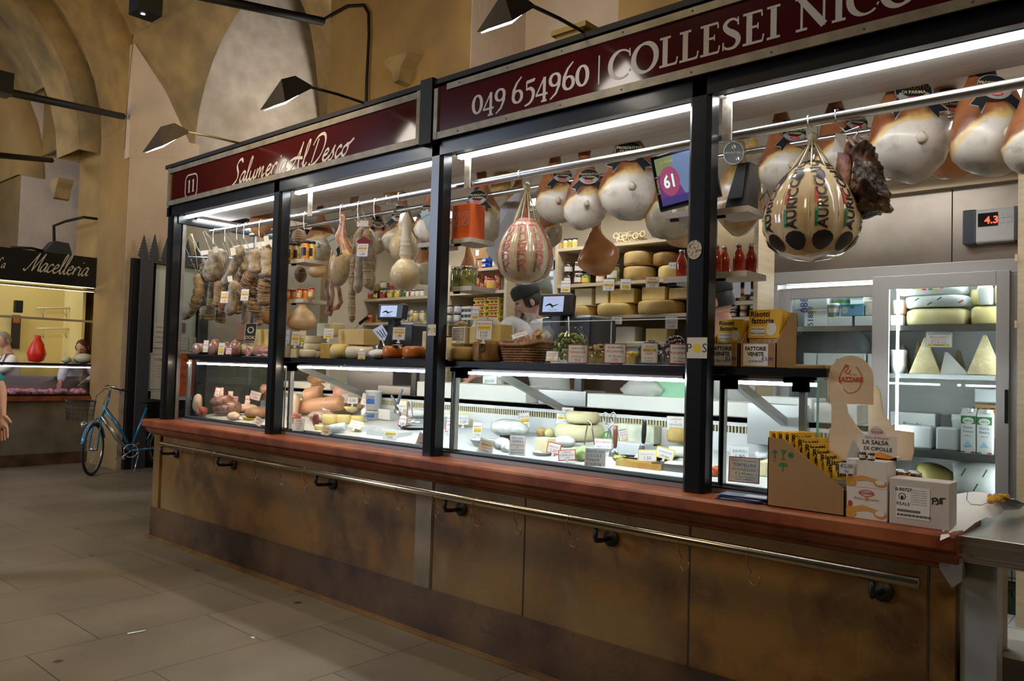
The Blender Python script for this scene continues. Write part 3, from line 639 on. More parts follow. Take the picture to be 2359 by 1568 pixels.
b = B(MATS['case_floor_steel']); b.box(CX0, CX1, .80, .82, .99, 1.2); b.box(CX0, CX1, .80, 1.15, 1.255, 1.28); b.box(CX0, CX1, .8, .83, 1.235, 1.28); t.part('back_wall', b)
b = B(M('vent_dark', (.03,.03,.03), .6)); b.box(CX0, CX1, .815, .83, 1.19, 1.24); t.part('vent', b)
b = B(M('vent_slat', (.66,.60,.42), .4)); x = CX0
while x < CX1: b.box(x, x+.008, .803, .815, 1.192, 1.236); x += .019
t.part('vent_slats', b, kind='stuff')
b = B(M('grey_plinth', (.34,.35,.35), .35, .5)); b.box(CX0, CX1, .085, .13, .991, 1.012); b.m(black_matte).box(CX0, CX1, .088, .128, 1.012, 1.02); b.m(alu).box(CX0, CX1, .13, .15, 1.012, 1.03); t.part('front_sill', b)
b = B(glass); b.box(CX0, CX1, .104, .110, 1.02, 1.47); t.part('front_glass', b)
b = B(glass); b.box(CX1, CX1+.008, .10, .78, 1.0, 1.50); b.m(glass_edge).box(CX1-.0005, CX1+.0085, .097, .10, 1.0, 1.50); t.part('end_glass', b)
b = B(glass); b.box(CX0-.008, CX0, .10, .78, 1.0, 1.50); t.part('end_glass', b)
for u in (432, 668, 1049, 1666, 1850): b = B(alu); p = W(u, 950, y=.14); b.box(p.x-.012, p.x+.012, .125, .155, 1.02, 1.50); t.part('strut', b)
for u in (655, 1040, 1664): b = B(alu); p = W(u, 950, y=.115); b.box(p.x-.004, p.x+.004, .11, .118, 1.01, 1.5); t.part('strut', b)
for u in (668, 1057, 1600, 1672, 1835): p = W(u, 860, y=.12); b.box(p.x-.045, p.x+.045, .095, .16, 1.475, 1.50); b.box(p.x-.01, p.x+.045, .10, .15, 1.44, 1.475); t.part('clamp', b)
for u in (690, 1150, 1694): b = B(steel); p = W(u, 865, y=.16); b.add([(p.x-.015,.16,1.49),(p.x+.015,.16,1.49),(p.x+.015,.79,1.27),(p.x-.015,.79,1.27),(p.x-.015,.16,1.45),(p.x+.015,.16,1.45),(p.x+.015,.76,1.24),(p.x-.015,.76,1.24)], [(0,1,2,3),(4,7,6,5),(0,4,5,1),(1,5,6,2),(3,2,6,7),(0,3,7,4)]); t.part('stay_bar', b)
t.done()
t = T('glass_shelf', 'black-edged shelf over the display case carrying cheeses, jars and boxes', 'shelf')
b = B(black_metal); b.box(CX0, W(1905,845,y=.1).x, .10, .46, 1.502, 1.535); t.part('board', b);
b = B(M('reflector', (.55,.56,.58), .25, .9)); b.box(CX0, CX1, .17, .40, 1.49, 1.502); t.part('reflector', b); t.done()
wx = W(790, 850, y=.16).x
for k, (a, c, m_) in enumerate(((-6.35, -5.06, led_warm), (-4.98, wx, led_warm), (wx+.01, -3.41, led_cool), (-3.28, -1.74, led_cool), (-1.60, -1.2, led_cool))):
 b = B(m_); b.box(a, c, .15, .168, 1.463, 1.478); t = T('strip_light', 'glowing tube inside the display case, %s from the left' % ORD[k], 'strip light', 'tube lights in the display case'); t.part('tube', b)
 b = B(alu); b.box(a, c, .14, .18, 1.478, 1.49); t.part('housing', b); t.done()
# worktop kit behind the case: white cutting blocks, steel boxes
def wbox(name, label, cat, u0, v0, u1, v1, y, dep, mat, bevel=.004, group=None, zb=None):
 a = W(u0, (v0+v1)/2, y=y); c = W(u1, (v0+v1)/2, y=y); um = (u0+u1)/2
 zt, z0 = W(um, v0, y=y).z, W(um, v1, y=y).z
 if zb is not None: z0 = zb
 b = B(mat); b.box(a.x, c.x, y, y+dep, z0, zt); return solo(name, label, cat, b, group, bevel=bevel)
hd = M('cutting_board_white', (.82,.83,.80), .4)
for k, (u0,v0,u1,v1,lab) in enumerate(((960,884,1212,918,'long white plastic cutting block behind the cheese display, left of the steel box'),(1352,912,1606,952,'white plastic cutting block behind the display below the green bag'),(1608,925,1732,955,'white cutting block seen right of the thick post'),(648,880,760,915,'white cutting block behind the meat display'))):
 wbox('cutting_board', lab, 'cutting board', u0, v0, u1, v1, .86, .24, hd, zb=1.281)
wbox('steel_box', 'brushed steel equipment box between two white cutting blocks', 'box', 1240, 898, 1349, 932, .86, .22, steel, zb=1.281)
wbox('steel_box', 'flat steel bin behind the meat display beside the white tub', 'box', 870, 888, 945, 912, .86, .22, steel, zb=1.281)
wbox('steel_tray', 'wide brushed steel tray hanging at the back of the case near its right end', 'tray', 1721, 930, 1850, 985, .70, .08, M('steel_panel_light', (.66,.67,.68), .35, .8), zb=1.16)
wbox('plastic_tub', 'white plastic tub behind the right end of the display case', 'tub', 1745, 915, 1870, 930, .9, .2, white_pl, zb=1.281)
wbox('plastic_tub', 'white boxy plastic tub on the worktop seen beside the birch display stand', 'tub', 1875, 930, 1975, 960, .85, .2, white_pl, zb=1.281)
wbox('steel_box', 'grey steel appliance standing behind the white cheese trays at left', 'box', 800, 850, 905, 880, .95, .2, M('appliance_grey', (.16,.16,.17), .3, .6), zb=1.281)
b = B(M('dark_worktop', (.055,.055,.06), .25)); b.box(CX0, CX1, 1.16, 1.45, .2, 1.2); solo('back_counter', 'dark counter running behind the display case', 'counter', b)
p = W(1560, 880, y=1.0); b = B(M('green_bag', (.30,.62,.42), .6)); b.ell((p.x, p.y, 1.36), (.22,.06,.115), 16, 8, .02, 3); solo('shopping_bag', 'pale green plastic bag on the worktop left of the thick post', 'bag', b)
p = W(1480, 905, y=.95); b = B(film); b.m(M('cloudy_bag', (.75,.75,.72), .3, alpha=.6)).ell((p.x, p.y, 1.40), (.16,.06,.05), 14, 8, .03, 5); solo('plastic_bag', 'crumpled clear plastic bag on the white cutting block', 'bag', b)
p = W(1135, 873, y=.93); b = B(paper_w); b.box(p.x-.065, p.x+.065, .90, .95, 1.395, 1.45); b.M = fr((p.x, .899, 1.405), (1,0,0), (0,0,1)); b.m(GRN).text('gocchi', .035, 0, 0, 0); solo('paper_packet', 'white packet with green print lying on the left cutting block', 'packet', b)

# ---------------- hanging rods
rodm = M('rod_aluminium', (.72,.73,.75), .26, 1)
t = T('hanging_rod', 'thick aluminium hanging rail under the soffit with old bracket plates', 'rail')
ZR = 2.565; YR = .17
b = B(rodm); b.tube([(-6.25,YR,ZR),(-3,YR,ZR),(1.2,YR,ZR)], .0215, 16); t.part('rail', b)
old = M('old_painted_steel', (.62,.57,.48), .6, c2=(.35,.28,.2), ns=20)
for u, v in ((720,465),(1083,392),(1680,275)): p = W(u, v, y=.16); b = B(old); b.box(p.x-.022, p.x+.022, .135, .145, 2.54, 2.73); t.part('bracket', b)
t.done()
b = B(rodm); b.tube([(-6.3,.5,2.30),(-5.2,.5,2.30)], .015, 10); p = W(434, 591, y=.22); b2_ = B(rodm); b2_.tube([p, (-6.1, .9, p.z+.0)], .015, 10)
solo('hanging_rod', 'thin short rail on the glass end holding the long curved salami', 'rail', b2_)
b = B(rodm); b.tube([(-6.4,.62,2.62),(-3,.62,2.62),(.9,.62,2.62)], .016, 10); solo('hanging_rod', 'rear steel rail carrying the Parma hams', 'rail', b)
b = B(rodm); b.tube([(-6.4,1.3,2.66),(-1.0,1.3,2.66)], .014, 8); solo('hanging_rod', 'hindmost thin rail near the stall ceiling', 'rail', b)

# ---------------- small shelves fixed behind the posts
def shelf(u0, uf, v0, dep, label, y=.11):
 """u0 left pixel at the front edge, uf right pixel at the front edge, v0 underside pixel"""
 a, c = W(u0, v0, y=y), W(uf, v0, y=y); z = c.z
 t = T('post_shelf', label, 'shelf', 'small grey oak shelves on the posts')
 b = B(wood_grey); b.prism([(a.x, y), (c.x, y), (c.x+.0, y+dep), (a.x, y+dep)], .026, 'xy', z); t.part('board', b)
 b = B(black_matte); b.box(a.x+.01, a.x+.05, y+.02, y+.035, z-.012, z); t.part('bracket', b); t.done(); return z+.026
SH = {}
for k, (u0, uf, v0, lab) in {'a1': (664, 700, 603, 'small oak shelf with pickle jars behind the second post'), 'a2': (664, 698, 696, 'small oak shelf with orange jars behind the second post, lower'),
 'b0': (962, 1000, 566, 'small oak shelf left of the third post behind the netted cheeses'), 'b1': (1038, 1084, 556, 'small oak shelf holding the orange carton behind the third post'), 'b2': (1036, 1086, 668, 'small oak shelf with two green jars behind the third post'),
 'c1': (1534, 1592, 497, 'small oak shelf below the screen left of the thick post'), 'c2': (1528, 1590, 648, 'small oak shelf with a red sauce bottle left of the thick post'),
 'd1': (1640, 1723, 486, 'small oak shelf carrying the black loudspeaker'), 'd2': (1640, 1720, 636, 'small oak shelf with red sauce bottles right of the thick post')}.items(): SH[k] = shelf(u0, uf, v0, .20, lab)

# ---------------- back shelving (beige) with dark bays
def unit(name, label, u0, u1, vs, y, dep=.34, thick=.025, back=None, top=None):
 a, c = W(u0, 700, y=y).x, W(u1, 700, y=y).x; um = (u0+u1)/2
 zs = [W(um, v, y=y).z for v in vs]; zt = top or max(zs)+.05; zb = .2
 t = T(name, label, 'shelving')
 b = B(wood_bei); b.box(a, a+.03, y, y+dep, zb, zt); t.part('side_panel', b); b = B(wood_bei); b.box(c-.03, c, y, y+dep, zb, zt); t.part('side_panel', b)
 for z in zs: b = B(wood_bei); b.box(a+.03, c-.03, y+.002, y+dep-.01, z-thick, z); t.part('shelf', b)
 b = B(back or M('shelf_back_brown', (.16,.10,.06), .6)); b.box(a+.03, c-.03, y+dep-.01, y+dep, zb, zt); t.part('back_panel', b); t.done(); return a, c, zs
YB = 1.98
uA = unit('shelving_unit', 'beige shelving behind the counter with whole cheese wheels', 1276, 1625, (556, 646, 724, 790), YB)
uB = unit('shelving_unit', 'beige shelving with red tins and yellow egg cartons behind the third post', 1030, 1166, (618, 671, 742, 800), YB, back=cream)
uC = unit('shelving_unit', 'pale shelving with rows of pickle jars in the second bay', 778, 1000, (686, 742), 2.02, back=M('pale_back', (.60,.55,.48), .6))
uD = unit('shelving_unit', 'shelving of small dark jars right of the thick post', 1640, 1745, (693, 730), 1.7, dep=.25, back=cream, top=2.55)
zA, zB, zC, zD = uA[2], uB[2], uC[2], uD[2]
# tall grey glass-door cooler behind the shop assistant
a, c = uB[1]+.01, uA[0]-.01
t = T('drinks_cooler', 'tall cooler with grey metal frame and glass door behind the man in the cap', 'cooler')
gm_ = M('grey_frame', (.42,.41,.40), .35, .5)
b = B(gm_); b.box(a, a+.05, 2.1, 2.15, .2, 2.42); b.box(c-.1, c, 2.1, 2.15, .2, 2.42); b.box(a, c, 2.1, 2.15, 2.34, 2.42); b.box(a, c, 2.15, 2.4, .2, .4); t.part('frame', b)
b = B(glass); b.box(a+.05, c-.1, 2.12, 2.126, .4, 2.34); t.part('door_glass', b)
b = B(P('D8D8D0', .5)); b.box(a, c, 2.395, 2.405, .2, 2.42); t.part('back_panel', b); t.done()
for k in range(5):
 b = B(ch_pale); p = W(1248, 560+k*14, y=2.3); b.box(p.x-.09, p.x+.05, 2.25, 2.34, 1.75+k*.1, 1.82+k*.1)
 solo('cheese_block', 'pale wrapped block in the cooler behind the big cheese, %s from the bottom' % ORD[k], 'cheese', b, 'blocks in the tall cooler', bevel=.01)
# ------------------------------------------------------------------ reusable goods
FACE = 30     # goods are turned a little towards the aisle
def face(p, rz=FACE, tilt=0):
 """matrix: local XY card plane standing at p, facing the aisle"""
 return Mx.Translation(p) @ Euler((R(90-tilt), 0, R(rz))).to_matrix().to_4x4()
TAGN = [0]
clear_pl = M('clear_acrylic', (.85,.88,.9), .15, alpha=.35)
def ptag(u, v, wpx, hpx, y, lines, label, border=None, rz=FACE, tilt=8, hand=False, group=None, roll=0, foot=True, cardm=None):
 p = W(u, v, y=y) if not isinstance(u, V) else u; k = mpp(p); w_, h_ = wpx*k/math.cos(R(41-rz)), hpx*k
 t = T('price_tag', label, 'price tag', group)
 Mt = face(p, rz, tilt) @ Euler((0, 0, R(roll))).to_matrix().to_4x4()
 b = B(); b.M = Mt; b.m(border or clear_pl).box(-w_/2-.004, w_/2+.004, -h_/2-.004, h_/2+.004, -.0015, 0)
 t.part('frame' if border else 'sleeve', b)
 b = B(cardm or card_w); b.M = Mt; b.box(-w_/2, w_/2, -h_/2, h_/2, 0, .0006); t.part('card', b)
 b = B(); b.M = Mt; n = len(lines); tot = sum(l[2] for l in lines); yy = h_/2-h_*.05
 for txt, mt, hgt in lines:
  lh = h_*.9*hgt/tot; yy -= lh
  if mt is YEL or (isinstance(mt, tuple)):
   b.m(YEL).box(-w_*.42, w_*.42, yy, yy+lh*.9, .0007, .0009); mt = BLU if mt is YEL else mt[1]
  s_ = min(lh*.95, w_*.92/max(1, len(txt))/.60); b.m(mt).text(txt, s_, 0, yy+lh*.15, .0012, sx=min(1.0, w_*.9/(len(txt)*.62*s_)))
 t.part('print', b)
 if foot:
  b = B(M('clip_plastic', (.75,.77,.78), .3)); b.M = Mt; b.box(-.006, .006, -h_/2-.018, -h_/2, -.003, .001); b.box(-.012, .012, -h_/2-.024, -h_/2-.016, -.004, .004); t.part('clip', b)
 return t.done()
def wheel(u, v, wpx, hpx, y, mat, label, name='whole_cheese', cut=None, group=None, z=None, n=28):
 """round cheese standing with its base at pixel (u, v)"""
 p = W(u, v, y=y); k = mpp(p); r, h = wpx*k/2, hpx*k; z0 = p.z if z is None else z; q = min(h*.22, .02)
 b = B(mat); pr = [(r-q*1.2, 0), (r-q*.3, q*.4), (r, q*1.2), (r*1.01, h*.5), (r, h-q*1.2), (r-q*.3, h-q*.4), (r-q*1.2, h)]
 if cut:
  c0, c1 = cut; m_ = n; vs = []
  for rr, zz in pr:
   for i in range(m_+1): a = R(c0+(c1-c0)*i/m_); vs.append((p.x+rr*math.cos(a), p.y+rr*math.sin(a), z0+zz))
  L_ = m_+1; b.add(vs, [(j*L_+i, j*L_+i+1, (j+1)*L_+i+1, (j+1)*L_+i) for j in range(len(pr)-1) for i in range(m_)], True)
  o0 = b.add([(p.x, p.y, z0), (p.x, p.y, z0+h)], []); base = o0-len(vs)
  b.f.append([base+i for i in range(L_)]+[o0]); b.f.append([base+(len(pr)-1)*L_+i for i in range(L_)]+[o0+1]); b.mi += [b.cur]*2; b.sm += [False]*2
  b2 = B(ch_yel); b2.add([(x.x, x.y, x.z) for x in [b.v[base+j*L_] for j in range(len(pr))]]+[(p.x, p.y, z0), (p.x, p.y, z0+h)], [tuple(range(len(pr)))+(len(pr)+1, len(pr))])
  b2.add([(x.x, x.y, x.z) for x in [b.v[base+j*L_+m_] for j in range(len(pr))]]+[(p.x, p.y, z0), (p.x, p.y, z0+h)], [tuple(range(len(pr)))+(len(pr)+1, len(pr))])
  t = T(name, label, 'cheese', group); t.part('rind', b); t.part('cut_face', b2); return t.done()
 b.lathe(pr, (p.x, p.y, z0), n); return solo(name, label, 'cheese', b, group)
def block(u0, v0, u1, v1, y, dep, mat, label, name='cheese_block', cat='cheese', rz=0, wob=.003, bevel=.006, wedge=0, wrap=True, group=None, z=None):
 a, c = W(u0, v1, y=y), W(u1, v1, y=y); zt = W((u0+u1)/2, v0, y=y).z; z0 = a.z if z is None else z
 cx, wd = (a.x+c.x)/2, (c.x-a.x)
 b = B(mat); b.M = Mx.Translation((cx, y+dep/2, z0)) @ Euler((0,0,R(rz))).to_matrix().to_4x4()
 h = zt-z0
 if wedge: b.prism([(-wd/2, 0), (wd/2, 0), (wd*wedge/2, h), (-wd*wedge/2*.8, h)], dep, 'xz', -dep/2)
 else: b.box(-wd/2, wd/2, -dep/2, dep/2, 0, h)
 s0 = 0
 if wob: b.scr(s0, wob, 9, u0)
 return solo(name, label, cat, b, group, bevel=bevel)
lidm = {'w': M('lid_white', (.78,.78,.77), .35), 'g': M('lid_gold', (.62,.50,.25), .3, .8), 's': M('lid_silver', (.55,.52,.50), .3, .9), 'k': M('lid_black', (.03,.03,.035), .35), 'r': M('lid_red', (.45,.05,.05), .4), 'o': M('lid_dark_green', (.05,.11,.07), .4)}
_JP = {}
def jar(loc, r, h, content, lid='g', lab=None, label='jar', cat='jar', group=None, shape='jar', name='jar'):
 key = (round(r,3), round(h,3), content.name, lid, lab.name if lab else '', shape)
 if key in _JP: return dup(_JP[key], loc, rz=rnd.uniform(-.4,.9), label=label, group=group)
 t = T(name, label, cat, group)
 if shape == 'jar':
  pr = [(r*.9, 0), (r, h*.05), (r, h*.76), (r*.86, h*.84), (r*.84, h*.86)]; lr, lz, lh = r*.90, h*.85, h*.15
 elif shape == 'bottle':
  pr = [(r*.9, 0), (r, h*.04), (r, h*.5), (r*.9, h*.62), (r*.5, h*.80), (r*.42, h*.90), (r*.46, h*.92)]; lr, lz, lh = r*.50, h*.91, h*.09
 elif shape == 'hex':
  pr = [(r*.95, 0), (r, h*.04), (r, h*.8), (r*.8, h*.86)]; lr, lz, lh = r*.92, h*.85, h*.15
 b = B(content); b.lathe(pr, n=6 if shape == 'hex' else 16); t.part('glass_body', b)
 b = B(lidm[lid]); b.cyl((0,0,lz), lr, lh, 16); t.part('lid', b)
 if lab:
  b = B(lab); n = 10; z0_, z1_ = (h*.2, h*.62) if shape != 'bottle' else (h*.12, h*.4)
  b.add([((r+.0008)*math.cos(R(a)), (r+.0008)*math.sin(R(a)), z) for z in (z0_, z1_) for a in [190+i*16 for i in range(n)]], [(i, i+1, n+i+1, n+i) for i in range(n-1)], True); t.part('paper_label', b)
 _JP[key] = t.done(loc=loc, local=True); return _JP[key]
def jars(u0, u1, v, y, n, hpx, specs, label, zb=None, group=None, rows=1, wpx=None, jit=0, shape='jar', step=None):
 """row of n jars whose bases run from pixel u0 to u1 at depth y; specs cycle (content, lid, paper label, words)"""
 k = 0
 for rrow in range(rows):
  for i in range(n):
   u = u0+(u1-u0)*i/max(1, n-1); p = W(u, v, y=y); m_ = mpp(p); r = (wpx or (u1-u0)/max(1, n-1)*.92)*m_/2; h = hpx*m_
   z = (p.z if zb is None else zb)+rrow*h; c, l, lb, wd = specs[(k*7+rrow*3) % len(specs) if jit else i % len(specs)]; k += 1
   jar((p.x, p.y, z), r, h, c, l, lb, '%s %s, %s%s' % (wd, label, ORD[i], ' from the left' if rows == 1 else (' in the %s' % ('bottom row','upper row','third row')[rrow])), 'jar', group or ('jars '+label), shape)
def food(n, c, c2=None, r=.12, ns=30, co=.6): return M('food_'+n, c, r, c2=c2, ns=ns, lo=.45, hi=.55, coat=co)
f_olive = food('green_olive', (.20,.22,.03), (.32,.34,.08)); f_red = food('tomato_red', (.36,.03,.015), (.48,.06,.02)); f_pick = food('pickle', (.42,.36,.06), (.60,.55,.20)); f_dark = food('dark_preserve', (.05,.025,.02), (.12,.05,.03))
f_oran = food('orange_preserve', (.60,.20,.03), (.72,.32,.06)); f_yel = food('yellow_preserve', (.72,.50,.06), (.80,.65,.25)); f_honey = food('amber', (.40,.16,.02), (.5,.25,.05)); f_cream = food('cream_preserve', (.75,.66,.42), (.8,.74,.55)); f_grn = food('pickled_greens', (.17,.19,.05), (.33,.34,.12))
l_w, l_r, l_y, l_g, l_b = P('E6E2DA', .6), P('B03030', .6), P('E8C84A', .6), P('3F6B3A', .6), P('2F4FA0', .6)
# ------------------------------------------------------------------ ham
def ham_mat(name, skinc, skin2, white, mould=.0):
 m = M(name, skinc, .38, c2=skin2, ns=9, nd=6, lo=.35, hi=.7, bump=.25, bs=18, coat=.25)
 nt = m.node_tree; L = nt.links.new; bs = nt.nodes['Principled BSDF']; tc = [n for n in nt.nodes if n.type == 'TEX_COORD'][0]
 sp = nt.nodes.new('ShaderNodeSeparateXYZ'); L(tc.outputs['Object'], sp.inputs[0])
 nn = nt.nodes.new('ShaderNodeTexNoise'); nn.inputs['Scale'].default_value = 5; nn.inputs['Detail'].default_value = 3; L(tc.outputs['Object'], nn.inputs[0])
 def mth(op, a, b_, c_=None):
  x = nt.nodes.new('ShaderNodeMath'); x.operation = op
  for i, q in enumerate((a, b_, c_)):
   if q is None: continue
   if isinstance(q, (int, float)): x.inputs[i].default_value = q
   else: L(q, x.inputs[i])
  return x.outputs[0]
 h = mth('MULTIPLY_ADD', nn.outputs['Fac'], .34, sp.outputs[2]); h = mth('MULTIPLY_ADD', sp.outputs[1], 1.0, h); h = mth('MULTIPLY_ADD', sp.outputs[0], -.35, h)     # higher = skin
 def rng(f, a, b_):
  x = nt.nodes.new('ShaderNodeMapRange'); x.inputs[1].default_value = a; x.inputs[2].default_value = b_; L(f, x.inputs[0]); return x.outputs[0]
 def mix(f, A, B_):
  x = nt.nodes.new('ShaderNodeMix'); x.data_type = 'RGBA'; L(f, x.inputs[0])
  for q, k in ((A, 6), (B_, 7)):
   if isinstance(q, tuple): x.inputs[k].default_value = (*q, 1)
   else: L(q, x.inputs[k])
  return x.outputs[2]
 skc = bs.inputs['Base Color'].links[0].from_socket
 yel = mix(rng(h, -.285, -.245), (.70,.47,.16), skc)
 n2 = nt.nodes.new('ShaderNodeTexNoise'); n2.inputs['Scale'].default_value = 14; n2.inputs['Detail'].default_value = 6; L(tc.outputs['Object'], n2.inputs[0])
 wh = mix(rng(n2.outputs['Fac'], .48, .70), white, tuple(c*.55 for c in white))
 L(mix(rng(h, -.325, -.295), wh, yel), bs.inputs['Base Color']); return m
hm_w = ham_mat('ham_white_lard', (.42,.15,.05), (.22,.065,.02), (.70,.61,.50)); hm_g = ham_mat('ham_grey_lard', (.38,.16,.06), (.22,.075,.025), (.42,.34,.23))
hm_o = M('ham_orange_skin', (.60,.27,.09), .35, c2=(.45,.17,.05), ns=7, nd=6, bump=.2, bs=16, coat=.3); hm_y = M('ham_pale_rind', (.72,.47,.22), .4, c2=(.55,.30,.12), ns=6, nd=6, bump=.2, bs=14, coat=.2)
lab_k = M('label_black', (.012,.012,.014), .35); lab_gold = M('label_gold', (.72,.60,.30), .4); lab_sil = M('label_silver', (.55,.55,.56), .3, .5); lab_red = M('label_red', (.55,.03,.04), .4)
def badge(b, s=1.):
 """black ribbon badge in the current local XY plane"""
 b.m(lab_sil); b.add([(-.115*s,-.085*s,0),(-.055*s,-.02*s,0),(-.03*s,-.045*s,0),(-.075*s,-.125*s,0),(-.08*s,-.095*s,0)], [(0,4,3,2,1)], False); b.add([(.115*s,-.085*s,0),(.055*s,-.02*s,0),(.03*s,-.045*s,0),(.075*s,-.125*s,0),(.08*s,-.095*s,0)], [(0,1,2,3,4)], False)
 b.m(lab_k); b.add([(-.11*s,-.084*s,.0006),(-.055*s,-.022*s,.0006),(-.03*s,-.048*s,.0006),(-.076*s,-.118*s,.0006),(-.08*s,-.09*s,.0006)], [(0,4,3,2,1)], False); b.add([(.11*s,-.084*s,.0006),(.055*s,-.022*s,.0006),(.03*s,-.048*s,.0006),(.076*s,-.118*s,.0006),(.08*s,-.09*s,.0006)], [(0,1,2,3,4)], False)
 b.m(lab_sil).disc((0,0,.0015), .067*s, .056*s, 28); b.m(lab_k).disc((0,.0,.002), .064*s, .053*s, 28)
 b.m(lab_sil); n = 12; b.add([(.064*s*math.cos(R(200+i*140/n)), .053*s*math.sin(R(200+i*140/n)), .0024) for i in range(n+1)]+[(.052*s*math.cos(R(205+i*130/n)), .012*s+.038*s*math.sin(R(205+i*130/n)), .0024) for i in range(n+1)], [(i, i+1, n+2+i, n+1+i) for i in range(n)], False)
 b.m(lab_gold).text('PROSCIUTTO', .019*s, 0, .010*s, .003, bold=.02); b.text('DI PARMA', .019*s, 0, -.010*s, .003, bold=.02)
 b.m(lab_red).disc((0,-.033*s,.003), .027*s, .011*s, 18); b.m(l_w).text('Galloni', .013*s, 0, -.037*s, .0036)
 b.m(l_y).disc((.040*s,-.018*s,.003), .006*s, .006*s, 10)
def ham(u, vb, wpx, y, label, mat=hm_w, rz=38, lab=True, tilt=0, zr=2.62, sy=.66, labdz=0, knob=True, long=1.0, labrz=0, labx=0, roll=0, seed=0):
 """whole ham hanging shank up: bottom at pixel (u, vb), width in pixels"""
 p = W(u, vb, y=y); k = mpp(p); s = wpx*k/.325; H = .60*s*long
 t = T('cured_ham', label, 'ham'); b = B(mat)
 pr = [(.004,-.60),(.055,-.592),(.105,-.565),(.145,-.515),(.162,-.45),(.160,-.38),(.140,-.305),(.108,-.24),(.076,-.185),(.055,-.14),(.043,-.10),(.038,-.05),(.042,-.02),(.030,.0),(.004,.004)]
 def bend(z): q = max(0, min(1, (-z-.15)/.3)); return (.02*math.sin(q*3), -.028*q)
 i0 = len(b.v); b.lathe(pr, n=26, sy=sy, bend=bend); b.scr(i0, .026, 5, seed+u*.01); b.scr(i0, .010, 14, seed+u*.02)
 t.part('meat', b)
 if knob:
  b = B(M('bone_knob', (.72,.62,.46), .5, c2=(.5,.38,.24), ns=30, bump=.4)); b.ell((.02,-.14,-.44), (.022,.024,.026), 12, 8, .004, u); t.part('bone', b)
 if lab:
  b = B(); b.M = TR(labx, -.100, -.235+labdz, rx=72, rz=labrz); badge(b, 1.12); t.part('ribbon_label', b, label='black ribbon label with gold print')
  b = B(lab_k); b.lathe([(.05,-.135),(.056,-.16),(.064,-.185)], n=20, sy=.75, cap=False, bend=lambda z: (0,-.0)); t.part('band', b)
 z0 = p.z+H; b = B(twine); ln = max(.02, (zr-z0)/s) if zr > z0 else .02; b.tube([(0,0,-.02),(.004,0,ln*.5),(0,0,ln)], .0035, 5); t.part('cord', b)
 e = t.done(loc=(p.x, p.y, z0), local=True, rot=(0, R(roll), R(rz)), scale=(s, s, s*long)); md = e.children[0].modifiers.new('sub', 'SUBSURF'); md.levels = md.render_levels = 1; return e
# ------------------------------------------------------------------ hams from left to right
ham(736, 605, 72, .75, 'ham with grey face hanging behind the pickle jar shelf in the second bay', hm_g, lab=False, seed=1)
ham(602, 545, 60, .62, 'ham mostly hidden behind the white salami in the first bay', hm_o, lab=True, knob=False, labdz=.0)
ham(693, 762, 68, 1.1, 'round orange ham end hanging below the two jar shelves in the second bay', hm_y, lab=False, knob=False, long=.55, zr=0)
ham(630, 752, 70, .9, 'orange ham hanging low behind the salami in the first bay', hm_o, lab=False, knob=False, zr=0, long=.8)
ham(782, 660, 62, .34, 'long slim ham with grey face hanging nearest in the second bay', hm_g, rz=20, lab=False, long=1.45, zr=2.565, knob=False, seed=4)
ham(866, 585, 60, .7, 'grey ham behind the bundle of long salami in the second bay', hm_g, rz=60, seed=5, lab=True)
ham(922, 592, 82, .68, 'ham with white lower face left of the netted cheeses', hm_g, seed=6)
ham(985, 560, 66, .62, 'ham with ribbon label close to the left side of the third post', hm_w, seed=7)
ham(975, 655, 62, .75, 'brown ham hanging low beside the netted cheeses, partly behind the third post', hm_g, lab=False, rz=70, seed=8)
ham(730, 640, 44, 1.4, 'small orange ham piece far back below the pickle jars', hm_y, lab=False, knob=False, long=.7, zr=0)
ham(1104, 570, 98, .62, 'ham with yellow rim hanging behind the orange carton', hm_g, seed=9, rz=30)
ham(1078, 655, 44, 1.3, 'bare orange ham shank seen below the orange carton shelf', hm_o, lab=False, knob=False, long=1.3)
ham(1190, 520, 66, 1.0, 'dark ham in clear film behind the red striped cheese', hm_o, lab=False, knob=False, rz=10)
ham(1262, 575, 66, .85, 'brown ham hanging just right of the red striped cheese', hm_g, lab=False, rz=80, seed=3)
ham(1276, 517, 96, .62, 'white-faced ham, first of three in a row left of the screen', hm_w, seed=10, rz=42, labx=.05)
ham(1345, 530, 104, .58, 'white-faced ham, middle of three in a row left of the screen', hm_w, seed=11, rz=34, labx=.03)
ham(1443, 508, 134, .60, 'broad white-faced ham just left of the screen', hm_w, seed=12, rz=36)
ham(1372, 636, 96, 1.1, 'boned half ham with glossy orange skin above the cheese shelf', hm_o, lab=False, knob=False, long=.72, seed=13, rz=60)
ham(1540, 552, 110, .72, 'dark mouldy ham hanging behind the screen', hm_g, lab=False, seed=14)
ham(1575, 575, 104, 1.1, 'yellow-edged ham hanging low behind the screen shelf', hm_y, lab=False, knob=False, seed=15)
ham(1697, 540, 118, .62, 'brown veined ham hanging below the loudspeaker shelf', M('ham_veined', (.42,.27,.10), .3, c2=(.25,.13,.04), ns=16, bump=.2, bs=20, coat=.4), lab=False, knob=False, seed=16)
ham(1688, 470, 56, .85, 'dark red ham behind the loudspeaker with a round label', hm_o, lab=False, knob=False)
ham(1800, 450, 120, .66, 'white-faced ham behind the upper left of the black-patched cheese', hm_w, seed=17, labx=.04, rz=40)
ham(1795, 480, 110, 1.0, 'grey ham low behind the left side of the black-patched cheese', hm_g, lab=False, seed=18)
ham(1925, 425, 122, .70, 'ham with yellow fold behind the black-patched cheese and smoked speck', hm_w, seed=19, labx=.07, rz=50)
ham(2082, 425, 176, .60, 'largest white-faced ham just right of the smoked speck', hm_w, seed=20, labx=.0, rz=34)
